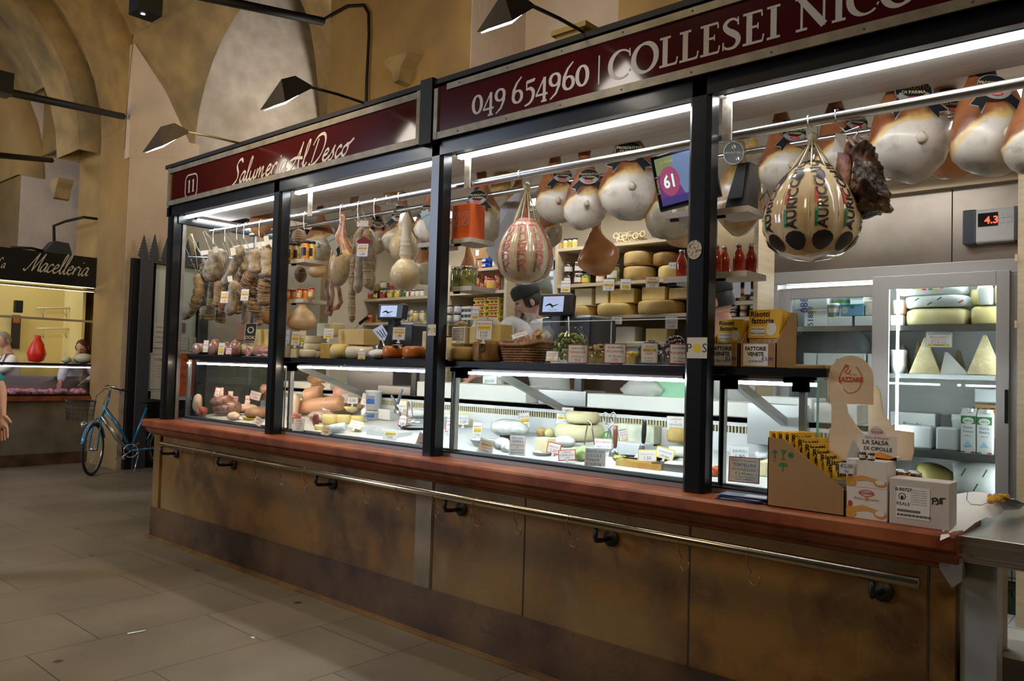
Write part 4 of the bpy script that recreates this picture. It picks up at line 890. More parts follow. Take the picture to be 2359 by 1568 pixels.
ham(2265, 410, 172, .55, 'large white-faced ham with yellow fold at right, label facing out', hm_w, seed=21, rz=44, labx=-.02)
ham(2372, 400, 120, .45, 'ham cut off by the right edge of the view', hm_w, seed=22, lab=False, rz=20)
ham(2180, 420, 150, .95, 'dark ham hanging behind the two large ones at right', hm_o, seed=23, rz=30)
# round black label by the loudspeaker, pasta bags
p = W(1690, 352, y=.55); b = B(); b.M = face(p, 30); b.m(l_w).disc((0,0,0), .050, .058, 24); b.m(lab_k).disc((0,0,.001), .047, .055, 24); b.m(lab_gold).text('SAN DANIELE', .015, 0, -.004, .002); b.disc((0,.03,.002), .01, .01, 12); b.m(lab_sil).disc((.02,-.03,.002), .008, .008, 10)
solo('ham_label', 'round black label with gold print above the loudspeaker', 'label', b)
def bag(u, v, w_, h_, y, mat, label, name='pasta_bag', cat='bag'):
 p = W(u, v, y=y); k = mpp(p); b = B(mat); b.lathe([(.02*w_*k,h_*k*.5),(.12*w_*k,h_*k*.38),(.45*w_*k,h_*k*.15),(.5*w_*k,-h_*k*.2),(.42*w_*k,-h_*k*.45),(.1*w_*k,-h_*k*.5)][::-1], p, 14, sy=.5); b.scr(0, .012, 12, u)
 t = T(name, label, cat); t.part('filling', b); b = B(twine); b.tube([(p.x,p.y,p.z+h_*k*.5),(p.x,p.y,2.62)], .002, 4); t.part('string', b); return t.done()
yp = food('egg_pasta', (.72,.42,.08), (.80,.55,.2), .5, 40, .1)
bag(905, 432, 60, 60, .95, yp, 'bag of yellow pasta nests hanging above the ribboned hams in the second bay')
bag(952, 420, 50, 50, 1.0, yp, 'second yellow pasta bag hanging beside the third post')
bag(1155, 415, 55, 75, .95, yp, 'bag of yellow pasta nests hanging left of the red striped cheese')
bag(1732, 335, 30, 50, .8, yp, 'bag of spaghetti hanging beside the loudspeaker')
b = B(M('white_wrap_sheet', (.70,.72,.74), .5)); P_ = [W(1150,480,y=.8), W(1200,430,y=.8), W(1175,560,y=.85), W(1150,620,y=.85), W(1120,580,y=.8)]
b.add(P_+[q+V((.01,.06,0)) for q in P_], [(0,1,2,3,4),(9,8,7,6,5),(0,5,6,1),(1,6,7,2),(2,7,8,3),(3,8,9,4),(4,9,5,0)]); b.scr(0,.02,8); solo('paper_sheet', 'crumpled white paper hanging behind the red striped cheese', 'paper', b)
# ------------------------------------------------------------------ big hanging provolone cheeses
def wrap_text(b, txt, rf, z0, a0, size, c, mat):
 """lettering running up the curved side of a lathe; rf(z) is the radius"""
 q = B(mat); q.text(txt, size, 0, 0, 0, al='L', bold=.02); b.m(mat)
 b.add([(c[0]+(rf(z0+p.x)+.0035)*math.cos(a0-p.y/rf(z0+p.x)), c[1]+(rf(z0+p.x)+.0035)*math.sin(a0-p.y/rf(z0+p.x)), c[2]+z0+p.x) for p in q.v], q.f, False)
def stripe(b, rf, z0, z1, a0, wd, c, mat, off=.0035):
 b.m(mat); n = 10; b.add([(c[0]+(rf(z)+off)*math.cos(a0+s_*wd/2/rf(z)), c[1]+(rf(z)+off)*math.sin(a0+s_*wd/2/rf(z)), c[2]+z) for z in [z0+(z1-z0)*i/n for i in range(n+1)] for s_ in (-1, 1)], [(2*i, 2*i+1, 2*i+3, 2*i+2) for i in range(n)], False)
def provolone(u0, v0, u1, v1, y, label, dark, vk):
 um = (u0+u1)/2; bt = W(um, v1, y=y); tp = W(um, v0, y=y); k = mpp(bt); Rr = (u1-u0)*k/2; H = tp.z-bt.z
 prf = [(.02,0),(.30,.012),(.62,.07),(.86,.17),(.98,.31),(1,.42),(.94,.56),(.80,.70),(.60,.84),(.38,.94),(.15,.995),(.02,1)]
 def rf(z):
  t_ = max(0, min(1, z/H))
  for (r0, a), (r1, c) in zip(prf, prf[1:]):
   if t_ <= c: return Rr*(r0+(r1-r0)*(t_-a)/(c-a))
  return .01
 zs = [i/26 for i in range(27)]; c = (bt.x, bt.y, bt.z)
 wax = M('provolone_wax', (.80,.66,.42) if dark else (.80,.68,.50), .16, c2=(.72,.55,.30) if dark else (.74,.58,.40), ns=5, coat=.8) if not dark else M('provolone_wax_tan', (.78,.60,.36), .16, c2=(.70,.50,.26), ns=5, coat=.8)
 t = T('provolone_cheese', label, 'cheese'); b = B(wax); nl = 10
 vs = []; n = 80
 for q in zs:
  for i in range(n):
   a = 2*math.pi*i/n; r = rf(q*H)*(1-.045*abs(math.cos(a*nl/2))**14*math.sin(math.pi*min(1, q*1.02)))
   vs.append((c[0]+r*math.cos(a), c[1]+r*math.sin(a), c[2]+q*H))
 b.add(vs, [(j*n+i, j*n+(i+1) % n, (j+1)*n+(i+1) % n, (j+1)*n+i) for j in range(26) for i in range(n)], True); t.part('body', b)
 b = B(); g_, r_, k_ = P('2E8A5A', .4), P('D8483C', .4), P('2A2220', .4)
 pal = P('DE8078', .4)
 for i in range(nl):
  a = 2*math.pi*(i+.5)/nl
  if not (-2.9 < ((a+math.pi) % (2*math.pi))-math.pi < .5): continue
  if dark:
   wrap_text(b, 'AURICCHIO', rf, H*.26, a+.06, .058, c, k_); stripe(b, rf, H*.28, H*.45, a-.17, .012, c, g_); stripe(b, rf, H*.50, H*.66, a-.17, .012, c, r_)
   b.m(k_); m_ = 12   # dark patches low and high on each rib
   for zc, hz, wa in ((.16, .085, .50), (.80, .06, .26)):
    q = [(wa*.5*math.cos(R(e*30)), hz*math.sin(R(e*30))) for e in range(m_)]
    b.add([(c[0]+(rf((zc+dz)*H)+.004)*math.cos(a+da), c[1]+(rf((zc+dz)*H)+.004)*math.sin(a+da), c[2]+(zc+dz)*H) for da, dz in q]+[(c[0]+(rf(zc*H)+.008)*math.cos(a), c[1]+(rf(zc*H)+.008)*math.sin(a), c[2]+zc*H)], [(i_, (i_+1) % m_, m_) for i_ in range(m_)], True)
  else:
   wrap_text(b, 'AURICCHIO', rf, H*.18, a+.10, .066, c, pal); stripe(b, rf, H*.15, H*.80, a-.16, .008, c, g_); stripe(b, rf, H*.15, H*.82, a-.21, .006, c, pal)
 t.part('print', b, label='printed lettering and stripes')
 b = B(twine); kn = V((c[0], c[1], W(um, vk, y=y).z))
 for i in range(nl):
  a = 2*math.pi*i/nl
  b.tube([(c[0]+(rf(q*H)*.965+.002)*math.cos(a), c[1]+(rf(q*H)*.965+.002)*math.sin(a), c[2]+q*H) for q in (.05,.2,.4,.6,.8,.9)]+[kn], .0028, 5)
 b.ell(kn, (.022,.022,.03), 10, 6, .006); t.part('twine_net', b, kind=None)
 b = B(steel_wire); b.tube([kn+V((0,0,-.01)), kn+V((.02,0,.0)), kn+V((.022,0,.05)), V((c[0],YR-.028,ZR-.03)), V((c[0],YR-.03,ZR+.015)), V((c[0],YR,ZR+.032)), V((c[0],YR+.028,ZR+.01))], .003, 6); t.part('hook', b)
 return t.done()
provolone(1760, 372, 1975, 603, .20, 'huge hanging provolone with black patches and AURICCHIO lettering under the film', True, 320)
provolone(1142, 500, 1274, 656, .22, 'big hanging provolone with pale red lettering and green stripes', False, 432)
# netted pear cheeses
def pear(u, v0, v1, wpx, y, vk, label):
 bt, tp = W(u, v1, y=y), W(u, v0, y=y); k = mpp(bt); r = wpx*k/2; H = tp.z-bt.z
 t = T('netted_cheese', label, 'cheese', 'white netted cheeses'); b = B(M('scamorza', (.80,.64,.36), .25, c2=(.84,.72,.48), ns=8, bump=.5, bs=160, coat=.4))
 b.lathe([(.02*r,0),(.5*r,.03*H),(.9*r,.2*H),(r,.38*H),(.9*r,.58*H),(.55*r,.76*H),(.33*r,.82*H),(.42*r,.90*H),(.36*r,.97*H),(.02*r,H)], bt, 24); t.part('body', b)
 kn = V((bt.x, bt.y, W(u+18, vk, y=y).z)); b = B(M('white_net', (.80,.76,.66), .5, alpha=.8)); b.lathe([(.42*r,tp.z-bt.z-.03),(.30*r,(kn.z-bt.z)*.8+.2*H),(.008,kn.z-bt.z)], bt, 14, cap=False)
 for i in range(9): z = tp.z-bt.z-.02+(kn.z-tp.z)*i/9; rr = .42*r*(1-i/9)+.01; b.tube([(bt.x+rr*math.cos(a), bt.y+rr*math.sin(a), bt.z+z) for a in [R(s_*36) for s_ in range(10)]], .0014, 4, closed=True)
 t.part('net', b); b = B(steel_wire); b.tube([kn, kn+V((.012,0,.04)), V((kn.x,YR-.028,ZR-.03)), V((kn.x,YR-.03,ZR+.02)), V((kn.x,YR,ZR+.032)), V((kn.x,YR+.028,ZR+.01))], .003, 6); t.part('hook', b); return t.done()
pear(932, 580, 669, 70, .22, 487, 'lower smooth pear-shaped cheese hanging in a white net in the second bay')
pear(928, 512, 605, 66, .30, 487, 'upper pear-shaped cheese in a white net, partly behind the lower one')
# ------------------------------------------------------------------ smoked speck chunk
p = W(1985, 410, y=.26); k = mpp(p)
t = T('smoked_speck', 'dark smoked speck chunk with pink cut side hanging beside the black-patched cheese', 'speck')
def pt2(u, v, dy=0): q = W(u, v, y=.26+dy); return (q.x, q.y, q.z)
F_ = [(1945,325),(1990,318),(2010,350),(2035,400),(2048,460),(2040,490),(1985,500),(1960,470),(1950,430),(1960,370)]
b = B(bark); nF = len(F_); fr_ = [pt2(u, v, -.05) for u, v in F_]; md = [pt2(1995+(u-1995)*1.12, 410+(v-410)*1.06, .02) for u, v in F_]; bk = [pt2(1995+(u-1995)*.9, 410+(v-410)*.92, .12) for u, v in F_]
b.add(fr_+md+bk+[pt2(2000,410,-.13), pt2(1995,410,.13)], [(i,(i+1)%nF,nF+(i+1)%nF,nF+i) for i in range(nF)]+[(nF+i,nF+(i+1)%nF,2*nF+(i+1)%nF,2*nF+i) for i in range(nF)]+[(i,3*nF,(i+1)%nF) for i in range(nF)]+[(2*nF+i,2*nF+(i+1)%nF,3*nF+1) for i in range(nF)], True)
sbv = B(bark); sbv.v, sbv.f, sbv.mi, sbv.sm = b.v, b.f, b.mi, b.sm; sbv.scr(0, .02, 14, 2); t.part('bark', sbv)
b = B(M('speck_cut', (.42,.20,.18), .4, c2=(.55,.32,.26), ns=12, bump=.3, bs=20)); G_ = [(1932,318),(1955,322),(1972,345),(1965,400),(1958,460),(1940,470),(1928,430),(1925,370)]; nG = len(G_)
b.add([pt2(u, v, -.055) for u, v in G_]+[pt2(u+3, v, .07) for u, v in G_]+[pt2(1946,395,-.08)], [(i,2*nG,(i+1)%nG) for i in range(nG)]+[(i,(i+1)%nG,nG+(i+1)%nG,nG+i) for i in range(nG)]+[tuple(range(nG,2*nG))[::-1]], True); t.part('cut_side', b)
b = B(fat_w); b.tube([pt2(*q, -.06) for q in ((1955,318),(1972,340),(1966,400),(1957,465),(1950,480))], .006, 6); t.part('fat_edge', b)
b = B(steel_wire); kn = V(pt2(1958,318)); b.tube([kn+V((0,0,-.01)), kn+V((.03,0,.01)), kn+V((.034,0,.04)), kn+V((-.02,0,.03)), V((kn.x-.02,YR-.028,ZR-.03)), V((kn.x-.02,YR-.03,ZR+.02)), V((kn.x-.02,YR,ZR+.032)), V((kn.x-.02,YR+.028,ZR+.01))], .003, 6); t.part('hook', b)
b = B(paper_w); b.M = face(V(pt2(1935,325,-.08)), 25) @ Euler((0,0,-.15)).to_matrix().to_4x4(); b.box(-.022,.022,-.045,.03,0,.001); t.part('tag', b); sp0 = t.done()
cl = bpy.data.textures.new('crag', 'CLOUDS'); cl.noise_scale = .05; cl.noise_depth = 4
for o in sp0.children[:]:
 if o.name.startswith(('bark', 'cut_side')): md = o.modifiers.new('sub', 'SUBSURF'); md.levels = md.render_levels = 4; md = o.modifiers.new('crag', 'DISPLACE'); md.texture = cl; md.strength = .07 if o.name[0] == 'b' else .02; md.mid_level = .5
# ------------------------------------------------------------------ salami
def salami(pts, rpx, y, mat, label, group='hanging salami in the first bay', tied=True, top=None, name='salami', nr=0):
 P_ = [W(u, v, y=y+.008*i) for i, (u, v) in enumerate(pts)]; k = mpp(P_[0]); r = rpx*k
 Q = [P_[0]]+P_+[P_[-1]]; O = []
 for i in range(1, len(Q)-2):
  for j in range(5):
   t_ = j/5; O.append(.5*((2*Q[i])+(-Q[i-1]+Q[i+1])*t_+(2*Q[i-1]-5*Q[i]+4*Q[i+1]-Q[i+2])*t_*t_+(-Q[i-1]+3*Q[i]-3*Q[i+1]+Q[i+2])*t_**3))
 O.append(P_[-1]); N = len(O); rs = []
 for i in range(N): s_ = i/(N-1); e_ = min(1, math.sqrt(max(0, 1-((abs(s_-.5)-.34)/.16)**2)) if abs(s_-.5) > .34 else 1); rs.append(max(.12*r, r*(.25+.75*e_)*(1+.06*math.sin(i*2.2+pts[0][0]))))
 t = T(name, label, 'salami', group); b = B(mat); b.tube(O, rs, 14); b.scr(0, r*.16, 26, pts[0][0]); t.part('sausage', b)
 b = B(twine)
 if tied:
  for i in range(2, N-2, 2):
   d = (O[i+1]-O[i-1]).normalized(); a = d.orthogonal().normalized(); c_ = d.cross(a)
   b.tube([O[i]+(a*math.cos(R(q))+c_*math.sin(R(q)))*rs[i]*1.06 for q in range(0,360,36)], .0016, 4, closed=True)
 tp = O[0]; hz = top or ZR; b.tube([tp, V((tp.x, tp.y*.6+YR*.4, (tp.z+hz)/2)), V((tp.x, YR, hz+.02))] if hz > tp.z+.02 else [tp, tp+V((0,0,.03))], .0022, 5)
 t.part('string', b); return t.done()
def cr(pts): return [(380+a/3.409, 400+b_/3.409) for a, b_ in pts]
S1 = [([(262,785),(270,880),(250,980),(215,1060),(145,1130)],40,.24,salami_c,'long curved net-tied salami, leftmost in the first bay'),
 ([(420,590),(410,700),(350,820)],78,.30,salami_w,'fat floury bulb-shaped salami near the glass end'), ([(330,720),(320,780),(310,830)],50,.36,salami_d,'dark tied salami end tucked behind the fat floury bulb'),
 ([(380,840),(365,960),(360,1060)],32,.40,salami_c,'slim straw-coloured salami beside the long curved one'), ([(430,840),(425,950),(415,1050)],42,.34,salami_c,'ribbed straw salami below the fat floury bulb'),
 ([(335,1040),(335,1090),(335,1150)],58,.45,salami_c,'short thick tied salami hanging lowest at left'), ([(600,570),(560,680),(510,800),(450,880)],36,.26,salami_w,'long slanting grey-white salami in the middle of the first bay'),
 ([(500,860),(470,980),(440,1110)],34,.36,salami_d,'reddish mottled salami behind the first white price tag'), ([(555,840),(530,960),(510,1115)],42,.30,salami_w,'long floury salami just right of the white price tag'),
 ([(630,600),(630,690),(635,770)],44,.34,salami_w,'short floury salami, middle of the upper cluster'), ([(712,590),(710,690),(708,785)],52,.27,salami_w,'plump floury salami in the upper right cluster'),
 ([(810,560),(812,690),(815,820)],56,.25,salami_w,'largest floury salami beside the second post'), ([(680,780),(650,860),(620,960)],56,.33,salami_d,'knobbly brown salami behind the yellow price tag'),
 ([(740,800),(720,870),(715,950)],44,.38,salami_d,'brown salami between the yellow tag and the second post'), ([(800,830),(785,930),(790,1040)],60,.28,salami_d,'round mouldy salami hanging low beside the second post'),
 ([(710,950),(705,1020),(700,1090)],54,.42,salami_d,'dark lumpy salami lowest in the right cluster'), ([(625,1000),(622,1090),(615,1180)],34,.45,salami_w,'narrow grey salami hanging to the shelf line'),
 ([(715,1070),(730,1130),(745,1195)],30,.48,salami_d,'thin dark salami end pointing down right'), ([(445,1050),(440,1110),(432,1170)],38,.48,salami_d,'dim brown salami end behind the left cluster'), ([(585,930),(578,1020),(570,1105)],30,.36,salami_d,'thin red-brown salami between the two price tags'),
 ([(640,700),(600,800),(575,900)],36,.42,salami_d,'long brown salami slanting behind the cluster'), ([(800,1010),(803,1050),(805,1080)],34,.44,salami_d,'small brown salami tip beside the second post')]
for pts, r, y, m_, lab in S1: salami(cr(pts), r/3.409, y, m_, lab, tied=m_ is not salami_w)
def c4(pts): return [(640+a/3.4075, 400+b_/3.4075) for a, b_ in pts]
G2 = 'long salami bundled on one hook in the second bay'
for pts, r, y, m_, lab in [([(635,440),(610,600),(590,800),(580,1000),(582,1165)],30,.26,salami_c,'longest thin net-tied salami of the bundle on the left'),
 ([(660,420),(650,560),(640,760),(625,940)],36,.24,salami_w,'floury salami in the middle of the hanging bundle'), ([(700,430),(710,600),(705,760),(710,900)],38,.22,salami_c,'stout net-tied salami at the front of the bundle'),
 ([(720,430),(745,600),(740,780),(735,920)],30,.28,salami_w,'grey salami at the right of the bundle'), ([(600,130),(600,200),(595,290)],34,.7,salami_w,'grey floury salami high behind the rail in the second bay')]:
 salami(c4(pts), r/3.4075, y, m_, lab, G2, tied=m_ is salami_c)
t = T('dried_sausage', 'loop of thin dark red sausage hanging low under the slim ham', 'sausage'); b = B(M('thin_red_sausage', (.30,.12,.08), .6, c2=(.50,.36,.28), ns=20, bump=.5));
b.tube([W(*q, y=.42) for q in c4([(385,820),(380,900),(400,1000),(385,1090),(410,1105),(425,1060),(470,1050),(495,1010),(480,900),(440,850)])], .017, 10); b.tube([W(*q, y=.40) for q in c4([(420,840),(430,950),(410,1080)])], .016, 10)
t.part('sausage', b); b = B(twine); q = W(757,640,y=.42); b.tube([q, q+V((0,0,.1))], .002); t.part('string', b); t.done()
t = T('tied_salami', 'small round salami tied with string on a hook above the pickle jars', 'salami'); p = W(689, 545, y=.25); b = B(M('net_tan', (.56,.38,.22), .6, bump=.3)); b.ell(p, (.055,.055,.06), 14, 9, .004); t.part('sausage', b)
b = B(twine)
for i in range(5): b.tube([(p.x+.056*math.sqrt(1-((i-2)*.3)**2)*math.cos(R(a)), p.y+.056*math.sqrt(1-((i-2)*.3)**2)*math.sin(R(a)), p.z+(i-2)*.018) for a in range(0,360,30)], .002, 4, closed=True)
b.tube([p+V((0,0,.055)), V((p.x,YR,ZR+.02))], .002, 4); t.part('string', b); t.done()
t = T('tied_salami', 'dark tied salami hanging between the pickle shelf and the orange jar shelf', 'salami'); p = W(692, 632, y=.25); b = B(salami_d); b.ell(p, (.045,.045,.06), 14, 9, .004); t.part('sausage', b); b = B(twine); b.tube([(p.x+.046*math.cos(R(a)), p.y+.046*math.sin(R(a)), p.z+.01) for a in range(0,360,30)], .002, 4, closed=True); b.tube([p+V((0,0,.055)), p+V((0,0,.09))], .002, 4); t.part('string', b); t.done()
# tags hung among the salami
ptag(517, 684, 17, 26, .2, [('SALAME',RED,2),('NOSTRANO',YEL,2),('1,60',RED,2)], 'white price tag with pink lines on the lower left salami', foot=False)
ptag(564, 679, 18, 26, .2, [('SOPRESSA',RED,2),('VENETA',YEL,2),('1,90',BLU,3)], 'price tag with yellow band on the knobbly brown salami', foot=False, border=P('8A8AA8', .4))
for u, v, w_, h_ in ((497,575,12,14),(537,579,13,18),(614,553,12,20),(598,566,10,14),(627,560,9,16),(530,642,12,13)):
 p = W(u, v, y=.2); k = mpp(p); b = B(paper_w); b.M = face(p, 30) @ Euler((0,0,.2)).to_matrix().to_4x4(); b.box(-w_*k/2, w_*k/2, -h_*k/2, h_*k/2, 0, .001); solo('blank_tag', 'small blank white paper tag on a salami string in the first bay', 'tag', b, 'blank string tags in the first bay')
ptag(835, 576, 26, 30, .17, [('SALAME',RED,2),('SPECIALE',YEL,2),('DI FEGATO',RED,2),('1,80',BLU,3)], 'large price tag hanging on the bundle of long salami', foot=False, border=P('5A62A0', .4))
p = W(836, 515, y=.2); b = B(paper_w); b.M = face(p, 30); b.box(-.04,.04,-.02,.02,0,.004); solo('blank_tag', 'white clip label above the bundle of long salami', 'tag', b)
p = W(838, 556, y=.185); b = B(P('8A2030', .5)); b.M = face(p, 30); b.add([(-.055,0,0),(0,.035,0),(.055,0,0),(0,-.035,0)], [(0,3,2,1)]); solo('red_label', 'dark red diamond label behind the bundle price tag', 'label', b)
# free hooks along the rail
hk2 = T('meat_hook', 'bright steel hook on the front rail', 'hook'); b = B(steel_wire); b.tube([(0,.026,.0),(0,.018,.022),(0,0,.031),(0,-.026,.012),(.0,-.028,-.04),(.006,-.028,-.10),(.02,-.028,-.125)], .0028, 6); hk2.part('wire', b); first = None
for k, u in enumerate((500,527,553,571,606,790,829,868,708)):
 p = W(u, 500, y=YR); lab = 'bright steel hook over the front rail above the salami, %s from the left' % ORD[k]
 if first is None: first = hk2.done(loc=(p.x, YR, ZR), local=True); first['label'] = lab; first['group'] = 'hooks on the front rail'
 else: dup(first, (p.x, YR, ZR), rz=rnd.uniform(-.3,.3), label=lab)
# small slim ham tag with plastic sleeve
for u, v, y, lab in ((768,560,.26,'grey printed plastic band on the slim hanging ham'),(985,505,.4,'grey plastic tag band beside the third post')):
 p = W(u, v, y=y); b = B(P('9AA4A8', .3)); b.M = face(p, 30) @ Euler((0,0,.5)).to_matrix().to_4x4(); b.box(-.03,.03,-.09,.06,0,.002); b.m(lab_k).add([(-.01,-.1,.003),(.02,-.08,.003),(.03,-.04,.003),(0,-.05,.003)], [(0,1,2,3)]); b.text('DANIELE', .014, 0, .02, .003); solo('ham_band', lab, 'label', b)
ZS = 1.535
# ------------------------------------------------------------------ post shelves
def jar_px(u, v, wpx, hpx, y, z, *a, **k):
 p = W(u, v, y=y); m_ = mpp(p); return jar((p.x, p.y, p.z if z is None else z), wpx*m_/2, hpx*m_, *a, **k)
for k, (u, c, wd) in enumerate(((667, f_honey, 'yellow pickle'), (683, f_pick, 'pale onion'), (703, f_oran, 'orange pickle'), (718, f_yel, 'yellow mushroom'))):
 jar_px(u, 600, 18, 44, .16+.05*(k % 2), SH['a1'], c, 'k', lidm['k'], wd+' jar on the upper post shelf, %s from the left' % ORD[k], 'jar', 'pickle jars on the upper post shelf')
for k, u in enumerate((662, 675, 690, 703, 717)):
 jar_px(u, 692, 14, 26, .16+.04*(k % 2), SH['a2'], f_oran, 'r', l_w if k % 2 == 0 else None, 'small orange spread jar on the lower post shelf, %s from the left' % ORD[k], 'jar', 'orange jars on the lower post shelf', 'hex')
jar_px(1050, 665, 26, 50, .2, SH['b2'], f_grn, 's', None, 'green artichoke jar with white lid, left of two on the post shelf')
jar_px(1079, 662, 38, 50, .2, SH['b2'], f_grn, 's', None, 'larger green artichoke jar with white lid, right of two on the post shelf')
a, c = W(1040, 510, y=.14), W(1084, 510, y=.14); t = T('carton', 'orange carton with two printed squares on the small shelf behind the third post', 'carton')
b = B(M('orange_carton', (.72,.12,.02), .4)); zt = W(1060, 470, y=.14).z; b.box(a.x, c.x, .14, .26, SH['b1'], zt); t.part('box', b, bevel=.003)
b = B(P('C8C2C0', .5)); b.M = fr((0,.1385,0), (1,0,0), (0,0,1));
for q in (.28, .72): xx = a.x+(c.x-a.x)*q; zz = SH['b1']+.12; rrect(b, xx, zz, .045, .075, .01, .003); b.stroke([(xx-.015, zz-.03), (xx+.015, zz+.03)], sm=1, w=.004); b.text('GRATTIS', .009, xx, zz+.02, 0)
t.part('print', b); t.done()
def bottle(u, v, k, z, y, lab): return jar_px(u, v, 27, 66, y, z, f_red, 's', None, lab, 'bottle', 'red sauce bottles on the post shelves', 'bottle', 'sauce_bottle')
bottle(1570, 632, 0, SH['c2'], .19, 'red tomato sauce bottle just left of the thick post')
for k, (u, y) in enumerate(((1650,.17),(1668,.22),(1702,.17),(1730,.23))): bottle(u, 620, k, SH['d2'], y, 'red tomato sauce bottle right of the thick post, %s from the left' % ORD[k])
b = B(card_w);
for k, u in enumerate((1664, 1700)): p = W(u, 598, y=.14); b.M = face(p, 20); b.text('La Dolce', .014, 0, .01, 0)
# loudspeaker
t = T('loudspeaker', 'black two-part desktop loudspeaker on the small shelf right of the thick post', 'speaker')
sp_ = M('speaker_plastic', (.028,.030,.034), .4); q = W(1668, 470, y=.2);
for (u0, v0, u1, v1, u2, v2, u3, v3, y) in ((1690,362,1746,366,1748,472,1666,474,.18),):
 A = [W(1692,362,y=.16), W(1745,358,y=.22), W(1748,472,y=.22), W(1667,475,y=.14), W(1712,476,y=.13), W(1714,366,y=.14)]
 b = B(sp_); z0 = SH['d1']; a0, c0 = W(1668,470,y=.16).x, W(1716,470,y=.16).x
 b.add([(a0,.15,z0),(c0,.15,z0),(c0,.30,z0),(a0,.30,z0),(a0+.04,.20,z0+.215),(c0-.0,.20,z0+.215),(c0,.30,z0+.215),(a0+.04,.30,z0+.215)], [(0,1,5,4),(1,2,6,5),(2,3,7,6),(3,0,4,7),(4,5,6,7),(3,2,1,0)]); t.part('cabinet', b, bevel=.006)
 b = B(M('speaker_grille', (.045,.048,.054), .7)); b.add([(a0+.02,.145,z0+.045),(c0-.012,.145,z0+.045),(c0-.012,.186,z0+.20),(a0+.05,.186,z0+.20),(a0+.02,.156,z0+.045),(c0-.012,.156,z0+.045),(c0-.012,.197,z0+.20),(a0+.05,.197,z0+.20)], [(0,1,2,3),(0,4,5,1),(1,5,6,2),(2,6,7,3),(3,7,4,0)]); t.part('grille', b, bevel=.003)
b = B(black_matte); b.tube([(c0,.31,z0+.06),(c0+.03,.32,z0+.10),(c0+.06,.3,z0+.05),(c0+.02,.31,z0+.02)], .002, 5); t.part('cable', b); t.done()
b = B(card_w); b.tube([W(1672,300,y=.16), W(1690,340,y=.2), W(1700,370,y=.22)], .0025, 5); solo('cable', 'white cable coming down from the bracket to the loudspeaker', 'cable', b)
# number screen
t = T('queue_screen', 'tilted flat screen showing number 61 on a purple disc, partly behind the thick post', 'screen')
c_ = [W(1509,360,y=.20), W(1655,318,y=.30), W(1664,452,y=.33), W(1520,486,y=.20)]; xd = (c_[1]-c_[0]).normalized(); yd = (c_[0]-c_[3]).normalized(); Mt = fr(c_[3], xd, yd); w_ = (c_[2]-c_[3]).length; h_ = (c_[0]-c_[3]).length
b = B(black_metal); b.M = Mt; b.box(0, w_, 0, h_, -.035, 0); t.part('frame', b, bevel=.004)
b = B(M('screen_blue', (.02,.03,.08), .2, emit=(.20,.28,.45), es=.7)); b.M = Mt; e = .018; b.box(e, w_-e, e, h_-e, 0, .001)
b.m(M('screen_olive', (.02,.03,.02), .2, emit=(.26,.30,.14), es=.7)).quad((e,h_-e,.0012),(e,h_*.62,.0012),(w_*.30,h_*.66,.0012),(w_*.36,h_-e,.0012))
b.m(M('screen_violet', (.05,.01,.06), .2, emit=(.16,.06,.20), es=.7)).quad((e,h_*.62,.0012),(e,h_*.2,.0012),(w_*.46,h_*.2,.0012),(w_*.30,h_*.66,.0012))
b.m(M('screen_purple', (.1,.02,.06), .2, emit=(.36,.08,.16), es=.8)).disc((w_*.25,h_*.48,.002), w_*.16, h_*.27, 28); b.m(M('screen_navy', (.02,.01,.06), .2, emit=(.07,.05,.20), es=.8)).box(e, w_-e, e, h_*.2, .001, .0015)
b.m(M('screen_figures', (.5,.5,.5), .2, emit=(.6,.85,.8), es=.9)).text('61', .088, w_*.25, h_*.37, .003, sx=.7, bold=.03); b.m(M('screen_ink', (.4,.3,.1), .2, emit=(.5,.4,.15), es=.6)).text('el duca', .022, w_*.25, h_*.82, .003); b.M = Mt @ TR(w_*.07, h_*.45, .003, rz=90); b.text('Serviamo il', .02, 0, 0, 0)
t.part('display', b)
b = B(black_matte); q = W(1600,470,y=.33); b.tube([q, V((q.x, q.y+.03, SH['c1']))], .015, 8); t.part('stand', b); t.done()

# ------------------------------------------------------------------ on the black shelf, first bay: cured meats
film_g = M('glossy_meat_wrap', (.46,.30,.26), .12, c2=(.24,.10,.08), ns=18, coat=.9)
b = B(black_matte); p, q = W(440,812,y=.2), W(545,812,y=.2); b.box(p.x, q.x, .16, .34, ZS, ZS+.012); solo('tray', 'black tray under the sliced meats at the left end of the shelf', 'tray', b)
def lump(u0, v0, u1, v1, y, mat, label, name, cat, yaw=0, wob=.010, group=None, sy=1.0, z=None, n=16):
 c = W((u0+u1)/2, (v0+v1)/2, y=y); k = mpp(c); rx = (u1-u0)*k/2; rz_ = (v1-v0)*k/2; zc = c.z if z is None else z+rz_*.96
 b = B(mat); b.ell((c.x, c.y, zc), (rx, rx*sy, rz_), n, 10, wob, u0*.37, Rm=Euler((0,0,R(yaw))).to_matrix()); return solo(name, label, cat, b, group)
def log(u0, v0, u1, v1, r, y0, y1, mat, label, name='salami_log', cat='salami', cut=None, z=None):
 a, c = W(u0, v0, y=y0), W(u1, v1, y=y1); rr = r*mpp(a)
 if z is not None: a.z = z+rr; c.z = z+rr
 d = (c-a); b = B(mat); b.tube([a, a+d*.04, a+d*.5, a+d*.96, c], [rr*.9, rr, rr*1.03, rr, rr*.85], 20); t = T(name, label, cat); t.part('casing', b)
 if cut: q = B(cut); q.M = fr(a-d.normalized()*.0015, d.cross(V((0,0,1))), (0,0,1)); q.disc((0,0,0), rr*.86, rr*.86, 20); q.disc((0,0,.0002), rr*.86, rr*.86, 20); t.part('cut_face', q)
 return t.done()
